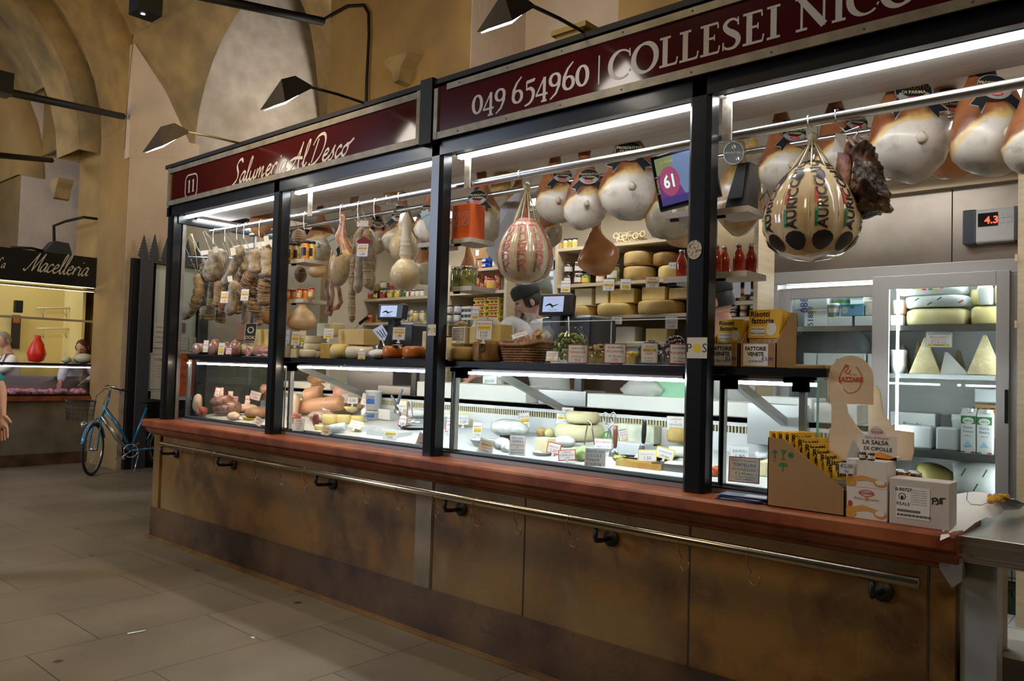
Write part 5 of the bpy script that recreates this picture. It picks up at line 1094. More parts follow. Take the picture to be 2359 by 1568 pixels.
log(452, 803, 476, 795, 13, .20, .32, M('rolled_pancetta', (.62,.46,.40), .3, c2=(.25,.10,.08), ns=30, coat=.8), 'rolled pancetta in film at the left end of the black shelf', 'rolled_pancetta', 'meat', z=ZS+.012)
for k, (u0, v0, u1, v1, y, lab) in enumerate(((480,770,512,812,.26,'wrapped dark red salami half behind the first shelf tags'),(505,778,534,812,.30,'wrapped salami piece behind the yellow shelf tag'),(528,772,556,812,.24,'film-wrapped speckled meat piece beside the pink framed tag'),(545,786,585,816,.34,'film-wrapped pale salami end left of the small cut salami'))): lump(u0, v0, u1, v1, y, film_g if k != 3 else salami_w, lab, 'wrapped_salami', 'salami', 20*k, z=ZS)
log(571, 803, 600, 797, 12, .22, .34, salami_w, 'cut salami with red speckled face on the steel tray', cut=meat_r, z=ZS)
log(592, 800, 650, 790, 14, .26, .30, M('coppa', (.50,.26,.18), .4, c2=(.3,.1,.07), ns=14), 'reddish-brown coppa lying beside the second post', z=ZS)
for k, (u, v) in enumerate(((598,812),(610,808),(622,812),(630,806),(615,816))): q = W(u, v, y=.19); b = B(M('small_salami_slice', (.26,.07,.05), .3, c2=(.6,.4,.35), ns=60)); b.ell((q.x, q.y, ZS+.012+.006*(k % 2)), (.030,.022,.010), 12, 6); solo('small_salami', 'small dark red salami on the tray by the second post, %s' % ('topmost','behind','front left','right','front right')[k]+' of the five', 'salami', b, 'small salami on the tray')
b = B(steel); p, q = W(560,822,y=.16), W(648,822,y=.16); b.box(p.x, q.x, .15, .36, ZS, ZS+.006); solo('tray', 'thin steel tray under the small salami beside the second post', 'tray', b)
block(543, 747, 566, 784, .36, .08, M('dark_wood', (.22,.10,.035), .5), 'brown wooden display board behind the DOK card', 'display_board', 'board', wob=0)
ptag(577, 765, 26, 40, .34, [('O',lab_gold,6),('DOK',lab_gold,3)], 'black card with a gold emblem and DOK leaning behind the meats', cardm=lab_k, foot=False)
block(560, 758, 640, 784, .42, .06, ch_yel, 'large yellow cheese slab behind the black DOK card', z=ZS)
for a in ((474,797,11,26,[('SALAME',RED,2),('AGLIO',BLU,2)],'pale small price tag at the left end of the black shelf'),(510,803,13,26,[('SPECK',BLU,2),('1,50',YEL,3)],'white and yellow price tag leaning on the left tray')): ptag(a[0],a[1],a[2],a[3],.155,a[4],a[5],foot=False)
ptag(527, 808, 13, 14, .155, [('COPPA',BLU,2),('1,40',RED,2)], 'tiny pink framed price tag on the left tray', border=P('C04080', .4), foot=False)

# ------------------------------------------------------------------ second bay on the black shelf
wf = M('pale_wheel_rind', (.82,.76,.58), .6, c2=(.74,.66,.46), ns=6)
wheel(708, 817, 40, 20, .22, wf, 'white cheese wheel at the front, lowest, right of the yellow piece', z=ZS)
wheel(722, 797, 44, 18, .34, wf, 'white cheese wheel in the middle of the stack in the second bay', z=ZS)
wheel(722, 797, 44, 18, .34, wf, 'white cheese wheel, second up in the stack in the second bay', z=ZS+.054); wheel(722, 797, 44, 18, .34, wf, 'white cheese wheel on top of the stack in the second bay', z=ZS+.108)
block(668, 803, 690, 817, .2, .08, ch_yel, 'small yellow cheese cube beside the second post', z=ZS); block(656, 797, 668, 817, .24, .08, ch_dark, 'brown crusted cheese piece half behind the second post', z=ZS)
block(737, 790, 757, 817, .32, .10, ch_yel, 'film-wrapped cheese piece left of the yellow log', z=ZS); block(729, 744, 768, 762, .36, .10, ch_pale, 'pale cheese wedge lying on top of the wheel stack', z=ZS+.165)
log(768, 803, 800, 800, 17, .20, .24, ch_yel, 'round yellow cheese log standing end-on beside its wrapped half', 'cheese_log', 'cheese', ch_yel, z=ZS)
log(800, 803, 860, 800, 15, .24, .34, M('printed_wrap', (.80,.74,.56), .2, c2=(.65,.25,.2), ns=30, lo=.62, hi=.66, coat=.7), 'cheese log in printed film lying toward the right', 'cheese_log', 'cheese', z=ZS)
block(778, 758, 838, 788, .30, .14, M('gouda', (.74,.52,.18), .4, c2=(.66,.44,.14), ns=8), 'big flat yellow cheese slab on top of the wrapped log', z=ZS+.10)
lump(848, 803, 895, 828, .22, white_pl, 'white oval plastic dish in front of the scale dome', 'dish', 'dish', wob=0, z=ZS)
t = T('carving_knife', 'knife with black handle sticking up behind the cheese slab', 'knife'); b = B(black_matte); b.tube([W(829,745,y=.5), W(838,737,y=.5), W(847,731,y=.5)], [.012,.011,.013], 8); t.part('handle', b); b = B(steel); p, q = W(829,746,y=.5), W(815,760,y=.5); b.tube([p, q], [.010,.002], 6, flat=.2); t.part('blade', b); t.done()
t = T('slotted_spatula', 'broad slotted steel spatula leaning before the scale', 'spatula'); P_ = [W(857,760,y=.3), W(880,747,y=.3), W(893,768,y=.3), W(886,785,y=.3), W(876,783,y=.3)]
b = B(steel); b.add(P_+[q+V((0,.003,0)) for q in P_], [(0,1,2,3,4),(9,8,7,6,5)]); t.part('blade', b); b = B(black_matte)
for i in range(3): a_, c_ = W(868+i*6, 763-i*3, y=.298), W(881+i*4, 778-i*2, y=.298); b.tube([a_, c_], .0022, 4)
t.part('slot', b, kind='stuff'); b = B(steel); b.tube([W(880,784,y=.3), W(890,808,y=.3)], .006, 6); t.part('handle', b); t.done()
b = B(M('scale_dome', (.55,.56,.58), .25, .8)); c = W(850, 800, y=.5); b.ell((c.x, c.y, ZS+.03), (.11,.10,.13), 20, 10); solo('scale_pan', 'rounded grey metal cover of the scale behind the white dish', 'cover', b)
wheel(905, 822, 48, 28, .22, ch_oran, 'smoked orange cheese wheel under the round foil label, left of two', z=ZS+.012); wheel(958, 820, 62, 28, .26, ch_oran, 'larger smoked orange cheese wheel beside the third post', z=ZS+.012)
b = B(black_matte); p, q = W(880,826,y=.13), W(985,826,y=.13); b.box(p.x, q.x, .14, .4, ZS, ZS+.012); solo('tray', 'black board under the smoked orange wheels', 'tray', b)
b = B(M('foil_label', (.45,.55,.45), .25, .6)); p = W(915,795,y=.2); b.ell((p.x,p.y,ZS+.095), (.045,.03,.004), 14, 5); solo('foil_label', 'green and silver foil label on the left smoked wheel', 'label', b)
block(972, 762, 986, 792, .34, .08, ch_pale, 'pale cheese block standing behind the right smoked wheel', z=ZS)
ptag(661, 775, 12, 30, .18, [('ASIAGO',RED,2),('1,30',BLU,2)], 'narrow price tag touching the second post'); ptag(681, 779, 18, 30, .16, [('PIAVE',BLU,2),('VECCHIO',YEL,2),('1,95',BLU,2)], 'price tag with yellow band, first on the white wheels'); ptag(697, 776, 14, 28, .2, [('LATTERIA',RED,2),('1,20',YEL,2)], 'price tag with yellow line, second on the white wheels')
ptag(757, 768, 22, 22, .22, [('LE GOLOSE',BLU,2),('AL KUMMEL',RED,2),('1,90 etto',YEL,2)], 'price tag leaning in front of the flat yellow slab'); ptag(833, 820, 15, 20, .12, [('PROVOLA',RED,2),('1,30',YEL,2)], 'small price tag on the edge in front of the white dish', foot=False)
ptag(919, 768, 28, 28, .2, [('LATTERIA',RED,2),('IL SOLIDARIO',YEL,2),('1,80',BLU,3),('etto',RED,1)], 'price tag standing on the smoked orange wheels', border=P('8C8C92', .4))
# scales with screens
def scale_(u0, v0, u1, v1, y, ub, vb, ub2, label):
 a, c = W(u0, v1, y=y), W(u1, v1, y=y); zt = W(u0, v0, y=y).z; cx = (a.x+c.x)/2; w_ = c.x-a.x; h_ = zt-a.z
 t = T('weighing_scale', label, 'scale'); Mt = Mx.Translation((cx, y, a.z)) @ Euler((R(82), 0, R(12))).to_matrix().to_4x4()
 b = B(M('scale_plastic', (.022,.022,.025), .35)); b.M = Mt; b.box(-w_/2, w_/2, 0, h_, -.06, 0); t.part('head', b, bevel=.012)
 b = B(M('lcd', (.05,.08,.12), .2, emit=(.42,.52,.75), es=.9)); b.M = Mt; b.box(-w_*.36, w_*.25, h_*.16, h_*.86, 0, .002); b.m(M('lcd_pink', (.3,.1,.15), .2, emit=(.75,.35,.45), es=.7)).text('Al Desco', h_*.16, -w_*.05, h_*.68, .004); b.text('1877', h_*.1, w_*.16, h_*.40, .004)
 b.m(black_matte); b.stroke([(-w_*.28,h_*.42,.004),(-w_*.15,h_*.5,.012),(-w_*.05,h_*.42,.008),(w_*.1,h_*.5,.004)], z=.004); b.stroke([(-w_*.12,h_*.48,.006),(-w_*.06,h_*.34,.008)], z=.004, sm=1); b.text('menu salumi', h_*.09, -w_*.05, h_*.22, .004); t.part('screen', b)
 b = B(MATS['scale_plastic']); p, q = W(ub, vb, y=y+.1), W(ub2, vb, y=y+.1); b.box(p.x, q.x, y+.04, y+.3, ZS-.0+.10, p.z+.05); b.box(cx-.04, cx+.04, y+.02, y+.08, ZS+.1, a.z+.03); b.box(cx-.03, cx+.03, y+.25, y+.29, 1.281, ZS+.12); t.part('base', b, bevel=.01)
 b = B(steel); b.box(p.x+.02, q.x-.02, y+.06, y+.28, p.z+.052, p.z+.06); t.part('pan', b); t.done()
scale_(872, 699, 922, 736, .62, 885, 765, 965, 'black weighing scale with lit screen in the second bay'); scale_(1243, 676, 1311, 727, .62, 1262, 752, 1375, 'black weighing scale with lit screen beside the man in the cap')

# ------------------------------------------------------------------ third bay on the black shelf
wheel(1064, 822, 70, 34, .24, ch_rind, 'straw rind cheese wheel behind the edge, left of the wheel marked P', z=ZS)
t = T('whole_cheese', 'brown rind cheese wheel branded with a letter P', 'cheese'); p = W(1125, 823, y=.26); k = mpp(p); r = 37*k; b = B(ch_dark); b.lathe([(r*.93,0),(r,.015),(r*1.01,.06),(r,.10),(r*.93,.115)], (p.x,p.y,ZS), 30); t.part('rind', b)
b = B(M('burnt_mark', (.10,.04,.015), .7)); b.M = fr((p.x+r*math.sin(R(20)), p.y-r*math.cos(R(20))-.004, ZS+.02), (math.cos(R(25)), math.sin(R(25)), 0), (0,0,1)); b.stroke([(-.012,.0),(-.012,.08)], sm=1, w=.010); b.stroke([(-.012,.078),(.010,.078),(.020,.06),(.010,.04),(-.012,.04)], w=.008); b.stroke([(-.024,0),(.002,0)], sm=1, w=.005); t.part('brand', b); t.done()
block(1040, 752, 1072, 787, .26, .10, ch_pale, 'pale film-wrapped cheese block left of the red and yellow PECORINO tag', z=ZS+.108); block(1072, 752, 1100, 787, .28, .10, ch_yel, 'second film-wrapped cheese block touching the PECORINO tag', z=ZS+.108)
block(1112, 746, 1152, 787, .28, .11, ch_yel, 'yellow cheese block behind the right side of the PECORINO tag', z=ZS+.118)
block(1078, 730, 1140, 756, .42, .10, ch_pale, 'flat pale cheese wedge resting above the wrapped blocks', wedge=.35, z=ZS+.2); lump(1052, 738, 1078, 752, .44, ch_rind, 'straw rind edge of a cheese behind the wrapped blocks', 'cheese_piece', 'cheese', z=ZS+.22)
block(1027, 777, 1040, 822, .30, .1, ch_yel, 'yellow cheese block half behind the third post', z=ZS)
ptag(1055, 770, 22, 26, .17, [('MONTASIO',BLU,2),('STAGIONATO',RED,2),('1,95',BLU,2),('etto',YEL,1)], 'small blue and red price tag left of the PECORINO tag', border=P('9096A8', .4)); ptag(1115, 760, 36, 44, .155, [('PECORINO',RED,3),('DI AMATRICE',YEL,3),('INTERO  PICCANTE',RED,1.5),('€ 2,90',BLU,2.4),('€ 3,50',BLU,2.4),('stagionato',BLK,1.2)], 'large price tag reading PECORINO DI AMATRICE', border=P('9096A8', .4))
ptag(1095, 721, 16, 30, .6, [('UOVA',BLU,2),('FRESCHE',RED,2),('0,30',YEL,2)], 'price tag in front of the pale egg cartons')
# basket with taralli
t = T('wicker_basket', 'dark wicker basket holding bags of ring biscuits', 'basket'); c = W(1213, 834, y=.3); k = mpp(c); bx, by = 58*k, .10
b = B(wicker)
for lv in range(7): f_ = .86+.14*lv/6; z = ZS+.006+.014*lv; b.tube([(c.x+bx*f_*math.copysign(abs(math.cos(R(a)))**.5, math.cos(R(a))), c.y+by*f_*math.copysign(abs(math.sin(R(a)))**.5, math.sin(R(a)))+.006*0, z) for a in range(0,360,12)], .0075, 6, closed=True)
for a in range(0, 360, 15): q = V((math.copysign(abs(math.cos(R(a)))**.5, math.cos(R(a))), math.copysign(abs(math.sin(R(a)))**.5, math.sin(R(a))), 0)); b.tube([(c.x+bx*.87*q.x, c.y+by*.87*q.y, ZS), (c.x+bx*1.0*q.x, c.y+by*1.0*q.y, ZS+.1)], .005, 5)
b.box(c.x-bx*.85, c.x+bx*.85, c.y-by*.85, c.y+by*.85, ZS, ZS+.006); t.part('body', b)
b = B(M('wicker_rim', (.42,.19,.07), .5, c2=(.25,.10,.035), ns=60, bump=.5)); b.tube([(c.x+bx*1.04*math.copysign(abs(math.cos(R(a)))**.5, math.cos(R(a))), c.y+by*1.05*math.copysign(abs(math.sin(R(a)))**.5, math.sin(R(a))), ZS+.108+.01*math.cos(R(2*a))) for a in range(0,360,10)], .012, 8, closed=True); t.part('rim', b); t.done()
bag_f = M('crinkled_film', (.88,.88,.88), .12, alpha=.22)
t = T('biscuit_bag', 'clear bag of golden ring biscuits standing in the wicker basket', 'bag'); p = W(1222, 785, y=.3); b = B(M('ring_biscuit', (.60,.27,.07), .6, c2=(.72,.42,.15), ns=20))
for i in range(16): q = p+V((rnd.uniform(-.085,.085), rnd.uniform(-.04,.04), rnd.uniform(-.02,.055))); e_ = Euler((rnd.uniform(.6,1.6), rnd.uniform(-.5,.5), rnd.uniform(0,3))).to_matrix(); b.tube([q+e_ @ V((.021*math.cos(R(a)), .021*math.sin(R(a)), 0)) for a in range(0,360,40)], .008, 6, closed=True)
t.part('biscuits', b, kind='stuff'); b = B(bag_f); b.lathe([(.06,-.035),(.115,-.01),(.12,.04),(.07,.09),(.025,.12),(.05,.16)], p, 14, sy=.55, wob=.012, seed=3, cap=False); t.part('film', b)
b = B(paper_w); b.M = face(p+V((-.02,-.07,.03)), 30, 30) @ Euler((0,0,.4)).to_matrix().to_4x4(); b.box(-.045,.045,-.015,.015,0,.001); b.m(RED).text('TARALLI', .014, 0, -.004, .0015); t.part('label', b); t.done()
t = T('biscuit_bag', 'second clear bag leaning at the right of the wicker basket with a white label', 'bag'); p = W(1258, 775, y=.34); b = B(bag_f); b.ell(p, (.05,.03,.06), 12, 8, .014, 3); t.part('film', b); b = B(paper_w); b.M = face(p+V((0,-.035,-.01)), 30, 20) @ Euler((0,0,.7)).to_matrix().to_4x4(); b.box(-.05,.05,-.02,.02,0,.001); t.part('label', b); t.done()
# olive bowl jar
t = T('olive_jar', 'round glass jar full of big green olives with a ladle', 'jar'); p = W(1314, 828, y=.27); k = mpp(p); r = 42*k; zb = ZS; H_ = 78*k
b = B(food('green_olives', (.20,.25,.035), (.30,.35,.07), .2, 12, .5)); oc = []
for i in range(1500):
 q = V((rnd.uniform(-1,1), rnd.uniform(-1,1), rnd.uniform(-.9,.75)))*r*.9
 if q.length < r*.9 and q.length > r*.62 and all((q-o).length > .021 for o in oc): oc.append(q)
 if len(oc) >= 98: break
for q in oc: b.ell((p.x+q.x, p.y+q.y, zb+r*.98+q.z), (.013,.011,.0105), 8, 6, Rm=Euler((rnd.random()*3, rnd.random()*3, 0)).to_matrix())
t.part('olives', b, kind='stuff')
b = B(jar_glass); b.lathe([(r*.5,.0),(r*.9,.25*r),(r*1.02,.9*r),(r*.9,1.5*r),(r*.62,1.78*r),(r*.60,2.05*r),(r*.68,2.1*r)], (p.x,p.y,zb), 28, cap=False); t.part('glass', b)
b = B(white_pl); b.tube([(p.x-.01,p.y,zb+1.2*r),(p.x-.02,p.y,zb+2.6*r)], .004, 6); t.part('ladle', b); t.done()
# plastic tubs of olives behind price tags, acrylic guard
acr = glassmat('acrylic_guard', (.95,.97,.97), .15)
b = B(acr); a, c = W(1225, 745, y=.13), W(1583, 735, y=.13); b.box(a.x, c.x, .120, .124, ZS, a.z+.005); b.m(M('acrylic_edge', (.75,.85,.85), .2)).box(a.x, c.x, .119, .125, a.z+.005, a.z+.009); q = W(1407, 790, y=.12); b.box(q.x-.001, q.x+.001, .1185, .125, ZS, a.z); solo('acrylic_guard', 'clear acrylic guard standing before the olive tubs', 'guard', b)
def tub(u, v, wpx, hpx, y, content, heap, label, c2=None):
 p = W(u, v, y=y); k = mpp(p); r = wpx*k/2; h = hpx*k; t = T('olive_tub', label, 'tub', 'olive tubs behind the acrylic guard'); b = B(content); b.lathe([(r*.8,.003),(r*.95,h*.9)], (p.x,p.y,ZS), 18); t.part('contents', b)
 b = B(content); m_ = 0
 for i in range(300):
  q = V((rnd.uniform(-1,1)*r, rnd.uniform(-1,1)*r, 0))
  if q.length < r*.95: b.ell((p.x+q.x, p.y+q.y, ZS+h*.9+heap*(1-(q.length/r)**2)), (.011,.009,.009), 7, 5, Rm=Euler((0, rnd.random()*3, rnd.random()*3)).to_matrix()); m_ += 1
  if m_ > 55: break
 t.part('olives', b, kind='stuff'); b = B(jar_glass); b.lathe([(r*.84,0),(r*1.0,h)], (p.x,p.y,ZS), 18, cap=False); t.part('tub_wall', b); t.done()
f_bo = food('black_olive', (.035,.018,.02), (.07,.03,.03), .15, 30, .7); f_ao = food('amber_olive', (.34,.20,.04), (.22,.16,.03), .2, 30, .6)
tub(1382, 828, 66, 34, .27, f_ao, .03, 'tub of small amber olives between the first two olive tags'); tub(1450, 829, 38, 28, .22, f_yel, .005, 'small tub of yellow olives in oil between the second and third olive tags'); tub(1500, 828, 62, 36, .28, f_bo, .05, 'tub of black olives behind the OLIVE GRECHE tag'); tub(1556, 828, 62, 38, .26, f_bo, .07, 'heaped tub of black olives beside the thick post'); tub(1418, 826, 40, 34, .36, f_dark, .03, 'tub of dark olives behind the amber ones')
b = B(film); b.ell(W(1452,808,y=.21), (.03,.02,.03), 10, 6, .008);
b = B(paper_w); p, q = W(1255,832,y=.13), W(1590,838,y=.13); b.box(p.x, q.x, .128, .3, ZS+.0002, ZS+.003); b.scr(0, .004, 9); solo('paper_sheet', 'white paper sheet under the olive tubs', 'paper', b)
ptag(1272, 820, 26, 24, .105, [('OLIVE VERDI',BLU,2),('INTERE',RED,2),('1,80',BLU,2),('etto',YEL,1)], 'small tilted grey-framed price tag right of the wicker basket', border=P('70747C', .4), foot=False, tilt=25)
ptag(1331, 815, 42, 40, .108, [('OLIVE IN OLIO',BLU,2),('TAGGIASCHE',RED,2.4),('€ 2,20 etto',RED,2.6),('sott olio',BLU,1.2),('€ 22 kg',BLK,1)], 'price card reading OLIVE IN OLIO TAGGIASCHE', border=P('C05058', .4), foot=False, tilt=4)
ptag(1417, 814, 46, 42, .108, [('OLIVE VERDI',BLU,2),('PICCANTINE',RED,2.4),('€ 1,60 etto',RED,2.6),('condite',BLU,1.2),('€ 16 kg',BLK,1)], 'price card reading OLIVE VERDI PICCANTINE', border=P('C05058', .4), foot=False, tilt=4)
ptag(1496, 813, 34, 42, .108, [('OLIVE',RED,2),('GRECHE',YEL,2.2),('NERE',RED,2),('€ 1,20 etto',BLU,2.6),('alla greca',BLU,1.2)], 'price card reading OLIVE GRECHE NERE with a yellow band', foot=False, tilt=4)
ptag(1565, 815, 40, 42, .108, [('OLIVE NERE',BLU,2),('KALAMATA',RED,2.6),('€ 1,50 etto',RED,2.6),('prodotto in',BLU,1.2)], 'price card reading OLIVE NERE KALAMATA beside the thick post', border=P('C05058', .4), foot=False, tilt=4)

# ------------------------------------------------------------------ boxes of risotto bags on the shelf and on the counter
def risotto_bag(b1, b2, b3, M4, w_=.12, h_=.2, th=.03, wind=True):
 """printed bag in local XY with rice showing low; b1 printed card, b2 rice body, b3 ink"""
 for b in (b1, b2, b3): b.M = M4
 b2.box(-w_/2*.92, w_/2*.92, 0, h_*.55, -th, 0)
 b1.prism([(-w_/2,h_*.5),(w_/2,h_*.5),(w_/2,h_),(-w_/2,h_)], th*.8, 'xy', -th*.7)
 b3.m(BLK).text('Risotti', w_*.24, -w_*.15, h_*.88, th*.1+.0015, bold=.02); b3.text('fattorie', w_*.24, -w_*.05, h_*.76, th*.1+.0015, bold=.02)
 b3.m(l_w).disc((w_*.24, h_*.66, th*.1+.001), w_*.17, h_*.12, 14); b3.box(-w_*.42, w_*.04, h_*.54, h_*.70, th*.1, th*.1+.001); b3.m(BLK).text('Mela e Speck', w_*.085, -w_*.19, h_*.57, th*.1+.002); b3.text('Riso Carnaroli', w_*.07, -w_*.19, h_*.65, th*.1+.002)
def shelf_box(u0, um, u1, vt, vb, vcut, y, dep, label, word, name='display_box'):
 a, c, e_ = W(u0, vb, y=y), W(um, vb, y=y), W(u1, vb, y=y); zt = W(u1, vt, y=y).z; z1 = W(um, vcut, y=y).z; z0 = ZS; x0, x1 = a.x, c.x
 t = T(name, label, 'display box'); b = B(cardb); b.box(x0, x1, y, y+.004, z0, z1); b.box(x0, x1, y+dep-.004, y+dep, z0, zt)
 for xx in (x0, x1-.004): b.prism([(y,z0),(y+dep,z0),(y+dep,zt),(y+dep*.72,zt),(y,z1)], .004, 'yz', xx)
 b.box(x0, x1, y, y+dep, z0, z0+.003); t.part('carton', b)
 w_ = x1-x0; b = B(card_w); b.box(x0+w_*.1, x0+w_*.78, y-.001, y, z0+.008, z1-.004); t.part('label', b)
 b = B(BLK); b.M = fr((x0+w_*.44, y-.0018, z0), (1,0,0), (0,0,1)); hh_ = z1-z0; b.text('FATTORIE', hh_*.22, 0, hh_*.70, 0, sx=.9, bold=.03); b.text('VENETE', hh_*.22, 0, hh_*.48, 0, sx=.9, bold=.03); b.text(word, hh_*.12, 0, hh_*.22, 0)
 b.m(BLU).text('€3,90', hh_*.2, w_*.32, hh_*.3, .001); t.part('print', b); o = t.done(loc=None); return x0, x1, z0, z1, zt, w_
for (u0, um, u1, vt, vb, vcut, y, dep, lab, wd, cnt) in ((1704,1788,1852,712,838,790,.13,.22,'cardboard display box marked FATTORIE VENETE with price €3,90, right of two on the shelf','10 PORCINI',4),(1634,1700,1712,737,836,790,.13,.22,'cardboard display box marked FATTORIE VENETE, left of two beside the thick post','12 MELA SPECK',3)):
 x0, x1, z0, z1, zt, w_ = shelf_box(u0, um, u1, vt, vb, vcut, y, dep, lab, wd)
 for i in range(cnt):
  b1, b2, b3 = B(M('risotto_print', (.82,.50,.04), .35)), B(M('rice_body', (.58,.44,.27), .4, c2=(.35,.24,.12), ns=90)), B()
  Mt = TR((x0+x1)/2, y+.042+.046*i, z0+.005, rx=84); risotto_bag(b1, b2, b3, Mt, w_*.86, (zt-z0)*(1.02-.012*i), .03)
  t = T('risotto_bag', 'yellow-topped risotto rice bag, %s from the front in the %s shelf box' % (ORD[i], 'right' if cnt == 4 else 'left'), 'bag', 'risotto bags in the %s shelf box' % ('right' if cnt == 4 else 'left')); t.part('bag', b2); t.part('header_card', b1); t.part('print', b3); t.done()
b = B(M('olive_wood', (.45,.26,.09), .5, c2=(.30,.15,.05), ns=6, stretch=(1,6,1))); a, c = W(1835,842,y=.16), W(1903,842,y=.16); b.box(a.x, c.x, .14, .36, ZS, ZS+.018); solo('chopping_board', 'small wooden chopping board at the right end of the black shelf', 'chopping board', b, bevel=.005)
# ------------------------------------------------------------------ goods on the back shelving
def wh(u, v, wpx, hpx, z, mat, label, dz=0, y=2.1): k = mpp(W(u, v, y=y)); wheel(u, v, wpx, hpx, y, mat, label, z=z+dz*k)
mz = lambda y, px: px*mpp(W(1450, 650, y=y))
wh(1474, 628, 74, 34, zA[1], ch_rind, 'lower of two stacked straw-coloured whole cheeses on the middle back shelf'); wh(1474, 628, 74, 33, zA[1], ch_rind, 'upper of two stacked straw-coloured whole cheeses on the middle back shelf', 35)
wh(1548, 628, 62, 32, zA[1], ch_yel, 'golden whole cheese with a white price label on the middle back shelf'); wh(1535, 600, 60, 30, zA[1], ch_dark, 'dark brown whole cheese lying on the labelled golden one', 33)
p = W(1550, 612, y=1.97); b = B(paper_w); b.M = face(p, 10); b.box(-.03,.03,-.02,.025,0,.001); b.m(BLU).text('€ 15', .02, 0, -.005, .002); solo('price_label', 'white handwritten label on the golden cheese on the middle back shelf', 'label', b)
wh(1346, 722, 66, 24, zA[2], ch_rind, 'brown stamped whole cheese, left end of the lower cheese shelf'); wh(1424, 722, 96, 27, zA[2], ch_yel, 'wide yellow whole cheese in the middle of the lower cheese shelf'); wh(1523, 720, 106, 31, zA[2], ch_rind, 'widest straw-coloured whole cheese on the lower cheese shelf')
kz = mz(2.05, 1)
for u0, v0, u1, v1, m_, dz, lab in ((1323,664,1362,700,ch_pale,25,'tall pale cheese block on the stamped cheese at left'),(1371,658,1400,700,ch_pale,28,'pale square cheese block behind the left edge of the yellow cheese'),(1405,664,1460,696,ch_yel,28,'large yellow cheese block on the wide yellow cheese'),(1478,660,1532,692,ch_yel,32,'yellow film-wrapped cheese block on the widest cheese'),(1540,662,1585,695,ch_rind,32,'tan cheese piece at the right end of the lower cheese shelf')):
 block(u0, v0, u1, v1, 2.02, .12, m_, lab, z=zA[2]+dz*kz)
for u0, v0, u1, v1, m_, lab in ((1418,752,1462,784,ch_white,'white cheese block seen through the acrylic guard'),(1487,756,1536,786,ch_yel,'yellow cheese block seen through the acrylic guard'),(1380,786,1560,800,ch_white,'long flat pale cheese behind the olive tubs')): block(u0, v0, u1, v1, 2.02, .12, m_, lab, z=zA[3] if v1 < 790 else zA[3]-.08)
for u, v, w_, h_, ln, lab in ((1303,660,20,26,[('MONTE',BLU,2),('VERONESE',RED,2),('1,90',YEL,2)],'price tag clipped at the left end of the lower cheese shelf'),(1402,656,24,26,[('FORMAGGIO',RED,2),('MALGA',YEL,2),('2,10',BLU,2)],'price tag with yellow bands above the wide yellow cheese, left one'),(1441,655,22,24,[('ASIAGO',BLU,2),('1,70',YEL,2)],'price tag above the wide yellow cheese, right one'),(1503,650,28,24,[('PIAVE',RED,2),('VECCHIO',YEL,2),('2,20',BLU,2)],'price tag hanging over the widest cheese'),(1421,738,22,16,[('BRIE',BLU,2),('1,50',RED,2)],'price tag on the lowest shelf, left, behind the guard'),(1547,742,26,30,[('CACIOTTA',BLU,2),('FRESCA',RED,2),('1,30',BLU,2)],'price tag on the lowest shelf, right, behind the guard')):
 ptag(u, v, w_, h_, 1.90, ln, lab, foot=False)
k_ = 0
SP = lambda *a: [(c, l, lb, w_) for c, l, lb, w_ in a]
dk = SP((f_dark,'k',l_w,'dark preserve jar'),(f_dark,'w',l_w,'white-lidded dark jar'),(f_oran,'k',l_w,'amber preserve jar'))
jars(1309, 1333, 646, 2.04, 2, 26, dk[:2], 'at left of middle back shelf', zA[1], rows=2, wpx=20)
jars(1350, 1418, 646, 2.06, 3, 24, SP((f_grn,'o',l_y,'green jar'),(f_oran,'k',l_w,'orange jar'),(f_grn,'o',l_w,'green pickle jar')), 'under the boned half ham', zA[1], wpx=22)
jar_px(1413, 640, 30, 40, 2.0, zA[1], f_grn, 'o', l_w, 'large green pickle jar with white label left of the stacked cheeses')
jars(1304, 1325, 556, 2.05, 3, 24, SP((f_cream,'k',l_y,'cream jar'),(f_pick,'k',None,'olive jar')), 'on the top back shelf', zA[0], wpx=13)
b = B(M('ring_pasta', (.78,.64,.40), .6));
for i in range(34): p = W(rnd.uniform(1418,1490), 530, y=2.0+rnd.uniform(0,.15)); e_ = Euler((rnd.uniform(0,1.5), rnd.uniform(0,1.5), 0)).to_matrix(); zz = zA[0]+.015+rnd.random()*.06; b.tube([V((p.x,p.y,zz))+e_ @ V((.022*math.cos(R(a)), .022*math.sin(R(a)), 0)) for a in range(0,360,45)], .007, 5, closed=True)
solo('ring_biscuits', 'heap of pale ring biscuits on the top back shelf', 'biscuits', b, kind='stuff')
# unit B: tins, boxes, egg cartons
for k, (u, v0, v1, yy) in enumerate(((1108,592,616,2.1),(1108,566,592,2.1))):
 p, q = W(1092, v1, y=2.08), W(1126, v1, y=2.08); h = (v1-v0)*mpp(p); b = B(cardb); z = zB[0]+k*h; b.box(p.x, q.x, 2.08, 2.26, z, z+h); b.m(paper_w).box(p.x+.02, p.x+.06, 2.078, 2.08, z+h*.3, z+h*.8); solo('cardboard_box', 'brown cardboard box with white label on the shelf left of the red striped cheese, %s' % ('lower','upper')[k], 'box', b)
for k in range(2): p = W(1124, 616, y=2.04); b = B(M('blue_tin', (.02,.06,.40), .3, .3)); b.lathe([(.052,.0),(.055,.004),(.055,.040),(.052,.044)], (p.x, p.y, zB[0]+k*.045), 20); b.m(l_w).box(p.x-.02, p.x+.02, p.y-.057, p.y-.055, zB[0]+k*.045+.012, zB[0]+k*.045+.03); solo('fish_tin', 'round blue fish tin, %s of two' % ('lower','upper')[k], 'tin', b)
jar_px(1141, 616, 14, 22, 2.04, zB[0], f_cream, 'g', l_w, 'small cream jar beside the blue tins')
